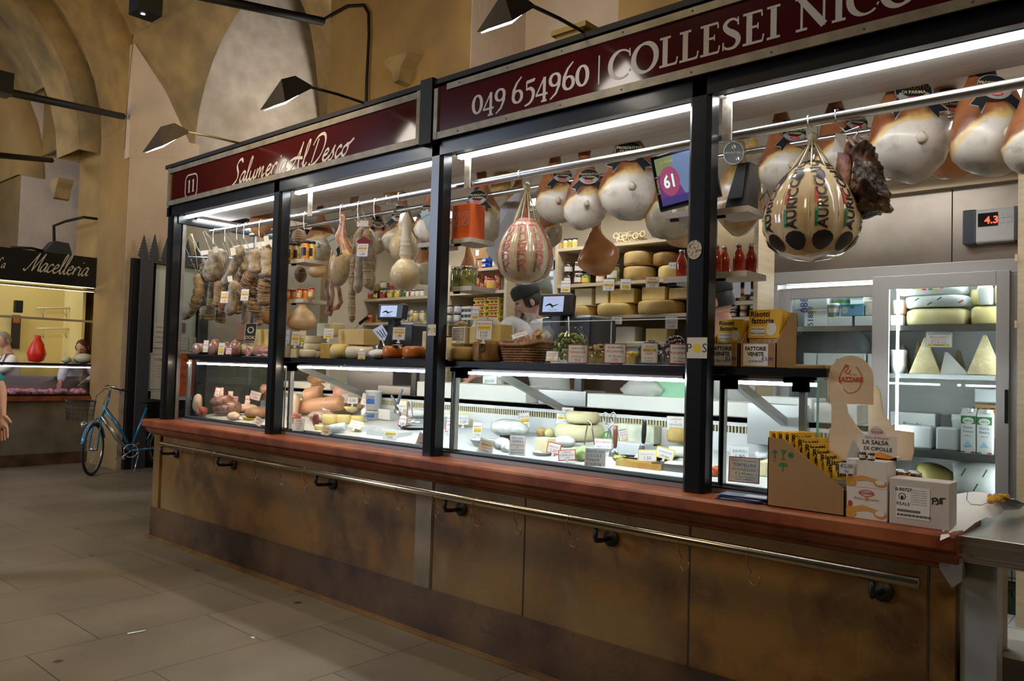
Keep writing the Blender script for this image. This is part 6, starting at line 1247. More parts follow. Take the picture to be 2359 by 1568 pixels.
tn = None; rr = [M('tin_red_print', (.55,.04,.04), .35, c2=(.78,.72,.60), ns=60, lo=.5, hi=.55), M('tin_yellow_print', (.70,.50,.12), .35, c2=(.6,.08,.05), ns=60, lo=.5, hi=.55)]
for rw_ in range(3):
 for i in range(5):
  p = W(1100+i*11.5, 668, y=2.04+.03*(i % 2)); b = B(rr[(i+rw_) % 2]); k = mpp(p); h = 13*k; z = zB[1]+rw_*(h+.001); b.lathe([(.029,0),(.030,.003),(.030,h-.003),(.029,h)], (p.x,p.y,z), 14); solo('tomato_tin', '%s printed tin, %s from the left, %s row up' % (('red','yellow')[(i+rw_) % 2], ORD[i], ORD[rw_]), 'tin', b, 'printed tins on the shelf beside the cooler')
jar_px(1132, 668, 22, 28, 1.99, zB[1], M('peach_preserve', (.72,.36,.20), .3), 'r', l_y, 'short peach-coloured jar with red lid in front of the tins')
egg_y = M('egg_carton_yellow', (.80,.66,.13), .6); egg_g = M('egg_carton_grey', (.50,.50,.46), .7)
def eggs(u0, u1, v, y, z, mat, label, prt, grp):
 a, c = W(u0, v, y=y), W(u1, v, y=y); w_ = c.x-a.x; h = .062; t = T('egg_carton', label, 'egg carton', grp); b = B(mat); n = 3
 b.prism([(a.x,z+.035),(c.x,z+.035),(c.x-.006,z+h),(a.x+.006,z+h)], .10, 'xz', y)
 for i in range(n): x_ = a.x+w_*(i+.5)/n; b.lathe([(.010,0),(w_/n*.5,.036)], (x_, y+.028, z), 10); b.lathe([(.010,0),(w_/n*.5,.036)], (x_, y+.072, z), 10)
 t.part('tray', b); b = B(prt); b.box(a.x+.012, c.x-.012, y-.001+.0, y+.0005, z+.042, z+.056); t.part('label', b); t.done()
for rw_ in range(4):
 for cc in range(2): eggs(1089+cc*31, 1117+cc*31, 740, 2.0, zB[2]+rw_*.052, egg_y, 'yellow six-egg carton, %s column, %s row from the bottom' % (('left','right')[cc], ORD[rw_]), l_r, 'yellow egg cartons')
for rw_ in range(3): eggs(1062, 1086, 740, 1.93, zB[2]-.02+rw_*.05, egg_g, 'grey egg carton in the short stack left of the yellow cartons, %s from the bottom' % ORD[rw_], l_w, 'grey egg cartons')
jars(1034, 1054, 742, 1.95, 2, 20, SP((f_cream,'k',l_w,'cream sauce jar'),(M('blue_white_jar', (.55,.58,.66), .3),'k',l_w,'pale jar')), 'beside grey egg cartons', zB[2], rows=2, wpx=18)
jars(1034, 1060, 800, 1.95, 2, 26, SP((f_cream,'k',l_y,'cream sauce jar'),(f_oran,'k',l_w,'pink sauce jar')), 'low behind wrapped pecorino', zB[3]+.0, wpx=20)
# unit C: two tiers of jars in the second bay
sc_ = SP((f_red,'w',l_r,'red pepper jar'),(f_pick,'w',l_y,'pickle jar'),(f_yel,'w',l_y,'yellow corn jar'),(f_grn,'k',l_g,'green jar'),(f_oran,'w',l_r,'orange jar'),(f_dark,'k',l_y,'dark mushroom jar'))
jars(786, 948, 686, 2.10, 11, 19, sc_, 'on the long shelf of the second bay', zC[0], rows=1, wpx=15.5)
jars(858, 935, 686, 2.16, 6, 19, sc_[1:]+sc_[:1], 'in rear tier, second bay shelf', zC[0], rows=2, wpx=15.5)
jar_px(883, 650, 17, 16, 2.12, zC[0]+.115, f_cream, 's', None, 'single jar with steel lid on top of the second bay stack')
jars(940, 972, 688, 2.08, 4, 16, SP((M('ivory_label_jar',(.72,.70,.62),.4),'k',l_w,'small ivory jar')), 'at the right end of the second bay shelf', zC[0], rows=1, wpx=11)
jars(852, 872, 742, 2.06, 2, 22, SP((f_oran,'r',l_r,'rusty red jar'),(f_honey,'r',None,'amber jar')), 'left of the scale screen', zC[1], wpx=14)
jars(926, 948, 742, 2.06, 3, 14, SP((f_cream,'g',l_w,'short cream jar')), 'right of the scale screen', zC[1], rows=2, wpx=11); jars(957, 973, 742, 2.04, 2, 24, SP((f_cream,'g',l_y,'mayonnaise jar'),(f_yel,'g',l_w,'mustard jar')), 'right of the scale screen, tall', zC[1], wpx=15)
# unit D: stacked dark jars right of the thick post
jars(1668, 1735, 693, 1.76, 4, 17, dk, 'stacked right of thick post', zD[0], rows=2, wpx=16); jars(1668, 1735, 730, 1.76, 4, 17, dk, 'low right of thick post', zD[1], rows=2, wpx=16)
for k in range(3): p, q = W(1724,636,y=1.76), W(1744,636,y=1.76); b = B(cardb); z = W(1730,636-k*24,y=1.76).z; b.box(p.x, q.x, 1.76, 1.9, z, z+.075); b.m(paper_w).box(p.x+.008, q.x-.005, 1.758, 1.76, z+.025, z+.06); solo('carton', 'small brown carton with white label above the dark jars, %s from the bottom' % ORD[k], 'carton', b)
b = B(wood_bei); p, q = W(1640,640,y=1.72), W(1748,640,y=1.72); b.box(p.x, q.x, 1.74, 1.95, W(1700,640,y=1.76).z-.022, W(1730,636,y=1.76).z-.001); solo('wall_shelf', 'beige shelf board holding small cartons right of the thick post', 'shelf', b)
b = B(P('D8DCE0', .6)); p = W(1690,668,y=1.68); b.M = face(p, 10); b.box(-.045,.045,-.05,.05,0,.001); b.M = face(W(1722,660,y=1.68), 10); b.box(-.02,.02,-.05,.05,0,.001); solo('note', 'blank white notes hanging over the dark jars', 'note', b)
lump(1645, 508, 1662, 520, 1.76, l_y, 'x', 'lemon', 'lemon') if False else None
# ------------------------------------------------------------------ food inside the display case
pc_w = M('porcelain', (.82,.83,.84), .2)
def on(u, v): return D(u, v)
def ditem(fn, u, v): p = D(u, v); return p, mpp(p)
def dwheel(u, v, wpx, hpx, mat, label, dz=0, **k): p, m_ = ditem(None, u, v); r, h = wpx*m_/2, hpx*m_; q = h*.25; b = B(mat); b.lathe([(r*.9,0),(r,q),(r*1.01,h*.5),(r,h-q),(r*.9,h)], (p.x,p.y+r*.5,p.z+dz*m_), 24); return solo('whole_cheese', label, 'cheese', b)
def dblock(u0, v0, u1, v1, mat, label, name='cheese_block', cat='cheese', dep=.12, dz=0, wob=.003, bevel=.006): p, m_ = ditem(None, (u0+u1)/2, v1); w_ = (u1-u0)*m_*1.1; h = (v1-v0)*m_; b = B(mat); b.box(p.x-w_/2, p.x+w_/2, p.y, p.y+dep, p.z+dz*m_, p.z+dz*m_+h); b.scr(0, wob, 9, u0); return solo(name, label, cat, b, bevel=bevel)
def dlump(u0, v0, u1, v1, mat, label, name, cat, dz=0, wob=.010, sy=.8, yaw=0): p, m_ = ditem(None, (u0+u1)/2, v1); rx, rz_ = (u1-u0)*m_/2, (v1-v0)*m_/2; b = B(mat); b.ell((p.x, p.y+rx*sy*.4, p.z+dz*m_+rz_*.97), (rx, rx*sy, rz_), 18, 11, wob, u0*.31, Rm=Euler((0,0,R(yaw))).to_matrix()); return solo(name, label, cat, b)
def dlog(u0, v0, u1, v1, rpx, mat, label, name, cat, cut=None, dy=.05):
 a = D(u0, v0+rpx); m_ = mpp(a); c = W(u1, v1, y=a.y+dy); rr = rpx*m_; a = V((a.x, a.y, a.z+rr)); c = V((c.x, c.y, max(c.z, fz(c.y)+rr))); d = c-a
 b = B(mat); b.tube([a, a+d*.03, a+d*.5, a+d*.95, c], [rr*.93, rr, rr*1.05, rr, rr*.8], 22); b.scr(0, rr*.05, 12, u0); t = T(name, label, cat); t.part('casing', b)
 if cut: q = B(cut); q.M = fr(a-d.normalized()*.002, d.cross(V((0,0,1))), (0,0,1)); q.disc((0,0,0), rr*.93, rr*.93, 22); q.disc((0,0,.0003), rr*.93, rr*.93, 22); t.part('cut_face', q)
 t.done()
def dplate(u, v, wpx, mat, label, h=.018, name='tray', square=False, hp=1.0):
 p, m_ = ditem(None, u, v); r = wpx*m_/2; b = B(mat)
 if square: b.prism([(p.x-r*.92,p.y),(p.x+r*.92,p.y),(p.x+r*.92,p.y+r*1.2*hp),(p.x-r*.92,p.y+r*1.2*hp)], .004, 'xy', p.z); [b.box(*q, p.z, p.z+h) for q in ((p.x-r,p.x+r,p.y-.006,p.y),(p.x-r,p.x+r,p.y+r*1.2*hp,p.y+r*1.2*hp+.006),(p.x-r,p.x-r*.92,p.y,p.y+r*1.2*hp),(p.x+r*.92,p.x+r,p.y,p.y+r*1.2*hp))]
 else: b.lathe([(r*.6,0),(r*.97,h),(r,h+.003),(r*.92,h),(r*.55,.004),(.001,.004)], (p.x,p.y+r*.6,p.z), 26, sy=.8, cap=False)
 return solo(name, label, 'tray', b)
def dtag(u, v, w_, h_, lines, label, dy=0, **k): p = D(u, v+h_*.6+6); q = W(u, v, y=p.y+dy); return ptag(q, None, w_, h_, q.y, lines, label, **k)
mort = M('headcheese', (.40,.22,.15), .4, c2=(.16,.07,.05), ns=24, nd=5, coat=.3); terr = M('brown_meat_crust', (.34,.19,.11), .6, c2=(.20,.10,.05), ns=18, bump=.6, bs=40)
red_f, yel_f = P('C8321E', .35), P('E8D020', .35)
# first bay
dlump(437, 906, 463, 950, fat_w, 'pale fat end of a ham by the glass end of the case', 'ham_piece', 'meat'); dlump(442, 935, 475, 960, meat_r, 'small dark red meat piece at the front left of the case', 'meat_piece', 'meat')
dlog(492, 928, 530, 922, 13, mort, 'cut brown and pink salami roll with marbled face, upper left', 'salami_roll', 'salami', meat_r); dlog(500, 940, 548, 938, 14, mort, 'dark marbled salami roll with a broad cut face in front', 'salami_roll', 'salami', mort)
dlump(550, 938, 612, 966, terr, 'lumpy brown roast meat on a yellow dish', 'roast_meat', 'meat'); dplate(566, 968, 52, P('E6C81A', .3), 'yellow dish under the brown roast in the first bay')
dblock(587, 916, 618, 940, terr, 'small square brown pate block behind the roast', 'pate_block', 'pate', dz=18); dlump(592, 898, 618, 920, meat_p, 'rounded pink cooked meat half behind the second post', 'cooked_meat', 'meat', dz=14)
dlump(515, 948, 550, 968, fat_w, 'creamy sliced meat heap in the first bay', 'sliced_meat', 'meat'); dlump(530, 930, 590, 950, fat_w, 'pale netted roast behind the red-framed tags', 'netted_roast', 'meat', wob=.006)
for u, v, w_, h_, lab in ((501,903,12,20,'red-framed tag standing at left of the pair on the salami roll'),(509,902,12,18,'red-framed tag right of the pair on the salami roll'),(531,912,11,22,'turned red-framed tag left of the pate'),(540,920,17,15,'tilted red-framed tag in front of the netted roast'),(570,920,10,18,'rearmost red-framed tag beside the white card'),(569,930,12,18,'red-framed tag in the middle of the first bay')):
 dtag(u, v, w_, h_, [('SALUME',RED,2),('1,50',RED,2)], lab, border=red_f, roll=rnd.uniform(-12,12), dy=rnd.uniform(-.05,.03))
dtag(588, 911, 26, 18, [('PORCHETTA',RED,2),('1,90',RED,2)], 'plain white card tilted behind the red-framed tags', foot=False, roll=-12); dtag(595, 970, 22, 16, [('SPECK',RED,2),('1,80',RED,2)], 'white card lying against the front glass beside the second post', foot=False, roll=-25, tilt=25)
# second bay
dlump(690, 868, 758, 892, M('pancetta_slab', (.20,.10,.06), .5, c2=(.58,.38,.22), ns=9, bump=.6, bs=24), 'dark smoked bacon slab lying on the case back shelf', 'bacon_slab', 'bacon', dz=10, sy=.35); dlump(700, 884, 762, 900, M('bacon_side', (.50,.24,.14), .5, c2=(.20,.08,.04), ns=12), 'second bacon slab below the dark smoked one', 'bacon_slab', 'bacon', sy=.35)
dlog(705, 912, 742, 904, 17, M('ham_skin_pink', (.66,.34,.20), .35, c2=(.75,.48,.32), ns=6), 'bone-in ham with broad red cut face standing behind', 'cut_ham', 'ham', M('ham_cut', (.58,.14,.10), .3, c2=(.80,.52,.42), ns=9, lo=.5, hi=.6), .06)
dlump(755, 882, 802, 935, meat_p, 'tall rounded mortadella half behind the netted roast', 'mortadella', 'meat', sy=.5)
dlog(694, 938, 790, 928, 17, M('netted_roast_skin', (.72,.44,.26), .4, c2=(.62,.32,.18), ns=30, stretch=(8,1,1)), 'netted pink roast roll with dark red cut end', 'roast_roll', 'meat', meat_r, .06)
dlump(656, 905, 690, 960, fat_w, 'large pale fat ham side beside the second post', 'ham_piece', 'meat', sy=.6); dlump(652, 950, 690, 975, meat_r, 'dark meat piece at the front beside the second post', 'meat_piece', 'meat')
dlump(695, 945, 770, 972, M('foil_meat', (.45,.30,.26), .3, c2=(.75,.6,.55), ns=16, coat=.6), 'film-wrapped sliced cured meat in front of the roast roll', 'sliced_meat', 'meat')
dlump(716, 952, 733, 982, M('dark_salami_end', (.14,.03,.03), .35), 'upright dark maroon salami end at the front', 'salami_end', 'salami')
for k, (u, v, dz) in enumerate(((753,978,0),(785,978,0),(818,972,0),(768,962,19),(800,960,19),(829,972,19))):
 pass
yw = M('waxy_yellow_cheese', (.84,.74,.36), .3, c2=(.80,.68,.28), ns=6)
for k, (u, v, w_, h_, dz, s_) in enumerate(((753,978,38,24,0,'front left'),(785,977,34,22,0,'front middle'),(816,975,34,18,0,'front right'),(768,958,30,22,14,'upper left'),(730,990,20,12,0,'lowest, right at the glass'))): dwheel(u, v, w_, h_, yw, 'small round waxy yellow cheese, %s of the pile' % s_, dz)
b = B(yw); p, m_ = ditem(None, 803, 962); r = 20*m_; b.lathe([(.002,0),(r*.6,.01),(r,.045),(.002,.046)], (p.x, p.y+.03, p.z+12*m_), 20); solo('cheese_half', 'cut half of a small yellow cheese, flat side up, on the pile', 'cheese', b)
dlump(783, 928, 806, 942, terr, 'brown peppercorn crusted meat behind the cheese pile', 'crusted_meat', 'meat', sy=.5); dlump(818, 928, 838, 942, terr, 'small brown crusted meat right of the white cards', 'crusted_meat', 'meat', sy=.5)
def bucket(u, v0, v1, wpx, y, label, z=None): p = W(u, v1, y=y); k = mpp(p); r, h = wpx*k/2, (v1-v0)*k; z = p.z if z is None else z; t = T('plastic_bucket', label, 'bucket'); b = B(white_pl); b.lathe([(r*.88,0),(r*.98,h*.9),(r*1.04,h*.91),(r*1.04,h)], (p.x,p.y,z), 24); t.part('body', b); b = B(P('3560B0', .4)); n = 10; b.add([((r*(.9+.08*zz)+.001)*math.cos(R(a))+p.x, (r*(.9+.08*zz)+.001)*math.sin(R(a))+p.y, z+h*zz) for zz in (.30,.72) for a in [200+i*14 for i in range(n)]], [(i,i+1,n+i+1,n+i) for i in range(n-1)], True); b.m(l_w); b.M = fr((p.x+r*.32, p.y-r*.97, z+h*.56), (.95,.3,0), (0,0,1)); b.text('MOTOS', h*.2, 0, 0, 0); t.part('label', b, label='blue printed band'); t.done()
bucket(861, 886, 930, 38, .72, 'white plastic bucket with blue print, upper of two', z=fz(.72)+.075); bucket(861, 926, 945, 36, .72, 'white plastic bucket with blue print, lower of two', z=fz(.72))
wc = M('fresh_white_cheese', (.88,.88,.86), .35, c2=(.80,.82,.80), ns=12, bump=.2, bs=20, coat=.3)
dblock(851, 942, 905, 966, wc, 'large wrapped block of soft white cheese under the palette knife'); dlump(828, 938, 848, 960, wc, 'white cloth-wrapped cheese ball beside the yellow pile', 'soft_cheese', 'cheese'); dlump(925, 940, 985, 962, wc, 'heaped white ricotta in the round dish', 'soft_cheese', 'cheese', wob=.014); dplate(955, 978, 76, pc_w, 'round white dish of ricotta beside the third post', .04)
dplate(935, 990, 84, black_matte, 'black plate with small mozzarella balls beside the third post');
for k in range(4): u, v = ((925,984),(940,986),(950,983),(960,985))[k]; dlump(u-8, v-8, u+8, v, wc, 'small mozzarella ball on the black plate, %s from the left' % ORD[k], 'mozzarella', 'mozzarella', dz=8, wob=0)
for k, (u, v, w_, lab) in enumerate(((810,992,90,'long white tray with blue pen marks at the front, left'),(880,1005,110,'long white tray at the front beside it, right'))): dplate(u, v, w_, pc_w, lab, .035, square=True, hp=.6)
b = B(BLU); p = D(803, 1000);
dlog(762, 988, 795, 982, 10, M('white_roll_wrap', (.75,.80,.82), .3, c2=(.2,.5,.6), ns=26, lo=.62, hi=.64), 'white roll in paper with a turquoise print at the front', 'wrapped_roll', 'cheese')
for u, v, w_, h_, ln, lab, kw in ((714,922,18,34,[('ARISTA',BLK,2),('1,80',YEL,2)],'narrow yellow-grey tag in front of the roast roll',{}),(752,936,18,32,[('CACIOTTA',BLU,2),('MISTA',YEL,2),('1,40',BLU,2)],'grey tag with yellow band stuck in the yellow cheese pile',{}),(798,908,20,38,[('MORTADELLA',RED,2),('1,20',RED,2)],'tall white tag with red print beside the mortadella',{'foot':False,'roll':10}),(813,916,24,26,[('RICOTTA',GRN,2),('0,90',BLU,2)],'large white card left of the blue printed buckets',{}),(846,920,26,26,[('PRIMO SALE',RED,2),('1,10',RED,2)],'large white card right of the blue printed buckets',{'roll':-8}),(688,978,26,26,[('SPECK',RED,2),('DI SAURIS',RED,2),('DOP',RED,2),('4,40',BLK,2)],'red-lettered card near the glass at the left of the second bay',{'foot':False}),(751,992,18,20,[('TOMINO',RED,2),('1,20',YEL,2),('etto',BLU,1)],'tag with yellow band at the glass under the yellow pile',{'roll':-14,'foot':False}),(820,978,30,18,[('ROBIOLA',BLU,2),('1,30',RED,2)],'yellow-framed tag lying over the white trays',{'border':yel_f,'tilt':35,'roll':-12}),(928,968,18,24,[('BURRATA',RED,2),('1,60',BLU,2)],'red-framed tag by the black plate',{'border':red_f,'roll':-8}),(927,932,18,18,[('PRIMO',BLU,2)],'small yellow-framed tag by the palette knife',{'border':yel_f}),(899,1003,30,20,[('OFFERTA',YEL,2),('7,49',BLK,2)],'white handwritten tag on the front rail of the case',{'foot':False,'tilt':30}),(971,1012,18,26,[('GORGONZOLA',RED,2),('1,60',BLK,2)],'tilted card against the glass beside the third post',{'foot':False,'roll':-18})): dtag(u, v, w_, h_, ln, lab, **kw)
def tool(u0, v0, u1, v1, u2, v2, label, name, hand=black_matte, hr=.010, bw=.016):
 a, c, e_ = [W(*q, y=.42) for q in ((u0,v0),(u1,v1),(u2,v2))]; t = T(name, label, 'utensil'); b = B(hand); b.tube([a, a+(c-a)*.2, a+(c-a)*.6, c], [hr*.9, hr, hr*1.1, hr*.8], 8); t.part('handle', b)
 b = B(steel); b.tube([c, c+(e_-c)*.4, e_], [.004, bw, bw*.9], 6, flat=.12); t.part('blade', b); t.done()
tool(926, 896, 916, 930, 910, 952, 'spatula with grey handle standing in the soft cheese, right of two', 'spatula', P('50565C', .4)); tool(902, 910, 916, 942, 922, 958, 'crossed spatula with dark grey handle, left of two', 'spatula', P('40464C', .4))
def tongs(u, v0, v1, du, label):
 t = T('tongs', label, 'tongs'); b = B(steel); p = W(u, v0, y=.36)
 for s_ in (-1, 1): q = W(u+du*s_, v1, y=.36); b.tube([p, p+(q-p)*.1+V((.008*s_,0,0)), q], [.004,.006,.005], 6, flat=.5)
 t.part('arms', b); t.done()
tongs(944, 922, 960, 7, 'steel tongs standing in the ricotta dish')
# third bay
dblock(985, 958, 1012, 990, pc_w, 'stack of white paper plates beside the third post', 'plate_stack', 'plates'); dlump(1110, 965, 1222, 1006, M('crinkled_white_cheese', (.86,.86,.80), .15, c2=(.70,.72,.66), ns=30, bump=.8, bs=30, coat=.9), 'long film-wrapped white cheese in the third bay', 'soft_cheese', 'cheese', sy=.45); dplate(1165, 1018, 60, black_matte, 'black tray under the long wrapped white cheese', .03)
mk = cheese('cream_cheese_rind', (.86,.78,.50), (.82,.72,.42)); p = D(1325, 1008)
dwheel(1320, 1014, 122, 36, mk, 'large cream-coloured whole cheese in the middle of the third bay'); dwheel(1330, 1000, 80, 26, mk, 'smaller cut cheese on top of the large cream-coloured one', 26)
dlump(1250, 984, 1275, 1008, yw, 'yellow pear-shaped cheese left of the large cream one', 'small_cheese', 'cheese', wob=0); dlump(1232, 984, 1258, 1006, ch_rind, 'brownish small cheese next to the yellow pear-shaped one', 'small_cheese', 'cheese')
dblock(1412, 978, 1508, 1020, cheese('blue_veined_cheese', (.84,.82,.62), (.50,.55,.42)), 'big blue-veined cheese block under clear film', dep=.16); dwheel(1557, 1034, 58, 34, ch_rind, 'upper straw-coloured goat cheese beside the thick post', 16); dwheel(1560, 1052, 56, 22, ch_white, 'pale whole cheese below the goat cheese beside the thick post')
dlump(1270, 1002, 1322, 1030, wc, 'flat disc of fresh white cheese in the middle front', 'soft_cheese', 'cheese', wob=.004); dblock(1228, 1008, 1262, 1042, ch_pale, 'cut cheese piece with brown rind in film near the front', dep=.08)
dlump(1128, 1010, 1175, 1035, pc_w, 'crumpled white paper wrap in the third bay', 'paper_wrap', 'paper', wob=.016); dlump(1148, 1020, 1180, 1042, wc, 'white cheese pieces in paper left of the CAPRA card', 'soft_cheese', 'cheese', wob=.014); dplate(1100, 1030, 80, pc_w, 'stack of oval white dishes at the left of the third bay', .04)
dplate(1240, 1050, 60, pc_w, 'small white dish under the rinded cut cheese'); dlump(1312, 1026, 1358, 1062, M('green_pesto_cheese', (.45,.60,.28), .4, c2=(.36,.50,.20), ns=12), 'green herb cheese heap behind the red-framed card', 'herb_cheese', 'cheese', wob=.02)
dblock(1375, 1022, 1400, 1036, pc_w, 'white plastic dish behind the handwritten card', 'dish', 'dish'); dblock(1415, 1020, 1480, 1050, M('cloudy_tub', (.72,.75,.78), .3), 'cloudy plastic tub in front of the blue-veined cheese', 'tub', 'tub')
vg = M('mixed_vegetables', (.55,.42,.12), .4, c2=(.20,.25,.06), ns=40, lo=.45, hi=.55);
dplate(1440, 1062, 70, black_matte, 'black tray of mixed vegetables near the front', .02); dlump(1408, 1048, 1440, 1062, vg, 'mixed marinated vegetables on a black tray', 'vegetables', 'vegetables'); dplate(1470, 1078, 120, M('lasagne', (.80,.58,.20), .4, c2=(.7,.35,.08), ns=14), 'foil tray of yellow baked pasta at the front', .03, square=True, hp=.5)
dplate(1540, 1085, 90, steel, 'bright foil tray beside the thick post', .035, square=True, hp=.6); dlump(1520, 1062, 1575, 1082, wc, 'white creamy salad in the foil tray', 'salad', 'salad', wob=.012); dplate(1500, 1060, 100, black_matte, 'oval black plate behind the yellow-framed tags', .02); dlump(1458, 1045, 1490, 1062, wc, 'white creamy cheese on the oval black plate', 'soft_cheese', 'cheese', wob=.012)
for u, v, w_, h_, ln, lab, kw in ((1037,966,24,24,[('TALEGGIO',BLU,2),('1,40',BLU,2)],'yellow-framed tag touching the third post',{'border':yel_f}),(1067,966,24,22,[('STRACCHINO',BLU,2),('1,20',BLU,2)],'yellow-framed tag, second from the third post',{'border':yel_f}),(1036,982,16,22,[('BRIE',RED,2),('1,10',BLU,2)],'red-framed tag under the first yellow-framed tag',{'border':red_f}),(1100,990,20,34,[('BURRATA',RED,2),('PUGLIESE',YEL,2),('1,50',BLU,2)],'tall grey tag left of the long wrapped cheese',{}),(1208,968,22,34,[('ROBIOLA',RED,2),('LANGHE',YEL,2),('1,90',BLU,2)],'tall tag with yellow band behind the wrapped cheese',{'roll':8}),(1301,957,36,36,[('FINALMENTE',RED,2),('MORLACCO',BLU,2),('DEL GRAPPA',BLU,1.4),('SUPER GUSTO',YEL,2),('€ 1,60 etto',BLU,2.2)],'large tag reading FINALMENTE MORLACCO DEL GRAPPA',{}),(1440,1003,28,26,[('GORGONZOLA',RED,1.6),('DOLCE',RED,2),('€1,50',RED,2),('etto',YEL,1)],'grey tilted tag on the blue-veined cheese',{'roll':14,'border':P('70707A', .4)}),(1556,975,36,30,[('CAPRINO',RED,2),('DI',BLU,1.4),('CAVALESE',BLU,2),('€ 2,60 etto',RED,2)],'large tag reading CAPRINO DI CAVALESE',{}),(1120,1027,32,30,[('MOZZARELLA',RED,2),('BUFALA',YEL,2),('DI SALERNO',RED,2),('€ 1,90 etto',BLU,2)],'card reading MOZZARELLA BUFALA DI SALERNO at the glass',{'foot':False,'roll':-10}),(1192,1025,34,44,[('SPECIALITÀ DI',BLU,1.6),('CAPRA e',BLU,2.4),('MONTEGALDA',RED,2),('DA',BLK,1.2),('AGRICOLTURA',BLK,1.6),('BIOLOGICA',BLK,1.6)],'tall card reading SPECIALITÀ DI CAPRA at the glass',{'foot':False}),(1276,1032,28,22,[('PRIMO SALE',RED,2),('1,20',RED,2)],'red-framed tag tilted beside the fresh cheese disc',{'border':red_f,'roll':-10}),(1306,1048,36,22,[('CREMA',RED,2),('FORMAGGIO',BLU,2),('1,75',BLU,2)],'red-framed card in front of the green herb cheese',{'border':red_f,'roll':6,'tilt':20}),(1389,1022,38,22,[('PECORINO',RED,2),('FRESCO 1,50',BLU,2)],'white card under the round green organic badge',{'foot':False,'tilt':20}),(1491,1049,38,24,[('INSALATA RUSSA',RED,2),('1,50',BLU,2)],'yellow-framed tag, left of the pair near the thick post',{'border':yel_f,'roll':2}),(1532,1044,38,22,[('INSALATA DI MARE',BLU,2),('1,60 etto',RED,2)],'yellow-framed tag, right of the pair near the thick post',{'border':yel_f,'roll':-14})): dtag(u, v, w_, h_, ln, lab, **kw)
b = B(P('D8D6D2', .6)); p = W(1371, 1053, y=.125); b.M = face(p, 25, 10); k = mpp(p); b.box(-24*k,24*k,-20*k,20*k,0,.001); t = T('handwritten_card', 'handwritten card reading PASTICCIO ZUCCA E FUNGHI €14,00 Kg', 'price tag'); t.part('card', b); b = B(BLU); b.M = face(p, 25, 10)
for i, s_ in enumerate(('PASTICCIO','ZUCCA E','FUNGHI','€14,00 Kg')): b.text(s_, 9.5*k, -21*k, (10-9.5*i)*k, .002, al='L', sx=.9)
t.part('writing', b); t.done()
b = B(P('5C9A40', .4)); p = W(1399, 1003, y=D(1399,1018).y); b.M = face(p, 30); b.disc((0,0,0), .028, .026, 20); b.m(l_w).disc((0,.003,.001), .014, .014, 14); b.text('Organic', .011, 0, -.018, .001); solo('organic_badge', 'round green and white organic badge above a white card', 'badge', b)
t = T('scissors', 'steel scissors standing handles-up behind the herb cheese', 'scissors'); b = B(steel)
for s_ in (-1, 1): c = W(1404+9*s_, 962, y=.5); b.tube([c+V((.016*math.cos(R(a)), 0, .030*math.sin(R(a)))) for a in range(0,360,30)], .0035, 6, closed=True); b.tube([c+V((0,0,-.03)), W(1404,985,y=.5), W(1404-6*s_,1010,y=.5)], [.004,.005,.003], 6)
t.part('body', b); t.done()
tool(1418, 980, 1417, 1030, 1411, 1062, 'wide server with brown wooden handle near the front', 'server', M('rosewood', (.20,.07,.04), .4), .012, .03); tool(1485, 970, 1482, 1020, 1476, 1040, 'cheese knife with black handle standing before the blue-veined cheese', 'cheese_knife', hr=.012); tongs(1358, 968, 1024, 12, 'tall steel tongs leaning against the large cream cheese')
# fourth bay of the case
ft = M('red_peppers', (.62,.05,.02), .3, c2=(.75,.35,.12), ns=30); dlump(1632, 1072, 1660, 1098, ft, 'heap of red marinated peppers beside the thick post', 'peppers', 'vegetables', wob=.012); dlump(1735, 1040, 1772, 1060, wc, 'white stuffed pasta heap right of the red peppers', 'fresh_pasta', 'pasta', wob=.012); dblock(1742, 1062, 1766, 1098, ch_pale, 'stack of pale pasta trays behind the tall cardboard box', 'pasta_tray', 'pasta')
dtag(1704, 1044, 40, 32, [('RAVIOLI',BLU,2),('1,90',BLU,2)], 'clear holder with a pale card behind the tortellini tag', foot=False)
ptag(1714, 1082, 58, 54, .112, [('PRODOTTO ARTIGIANALE',RED,1.5),('TORTELLINI',BLU,3),('DI VALEGGIO',RED,2.2),('€ 2,40 etto',GRN,2.2),('ECCEZIONALI € 24,00 Kg',RED,1.4),('SOLO 3 MINUTI',BLU,1.4)], 'large card reading TORTELLINI DI VALEGGIO at the glass', border=P('B06070', .4), foot=False, rz=12, tilt=5)
# ------------------------------------------------------------------ glass-door fridge at the right
YF = 2.34
def fx(u, v=800): return W(u, v, y=YF).x
def fzz(u, v): return W(u, v, y=YF).z
fg = M('fridge_frame_grey', (.52,.51,.50), .4, .2)
xa, xm, xb = fx(1765, 648), fx(2030), fx(2345, 900); zt = fzz(2050, 612)
t = T('display_fridge', 'wide grey-framed display fridge with two sliding glass doors', 'fridge')
b = B(fg); b.box(xa, xb, YF, YF+.06, zt-.085, zt+.0); b.box(xa, xa+.085, YF, YF+.06, .45, zt-.085); b.box(xb-.06, xb, YF, YF+.06, .45, zt-.085); b.box(xa, xb, YF, YF+.06, .35, .46); t.part('outer_frame', b, bevel=.004)
b = B(white_pl); b.box(xa+.02, xb-.02, YF+.62, YF+.66, .4, zt); b.box(xa+.02, xa+.05, YF+.06, YF+.62, .4, zt); b.box(xb-.05, xb-.02, YF+.06, YF+.62, .4, zt); b.box(xa+.02, xb-.02, YF+.06, YF+.62, zt-.07, zt); b.box(xa+.02, xb-.02, YF+.06, YF+.62, .4, .44); t.part('cabinet', b)
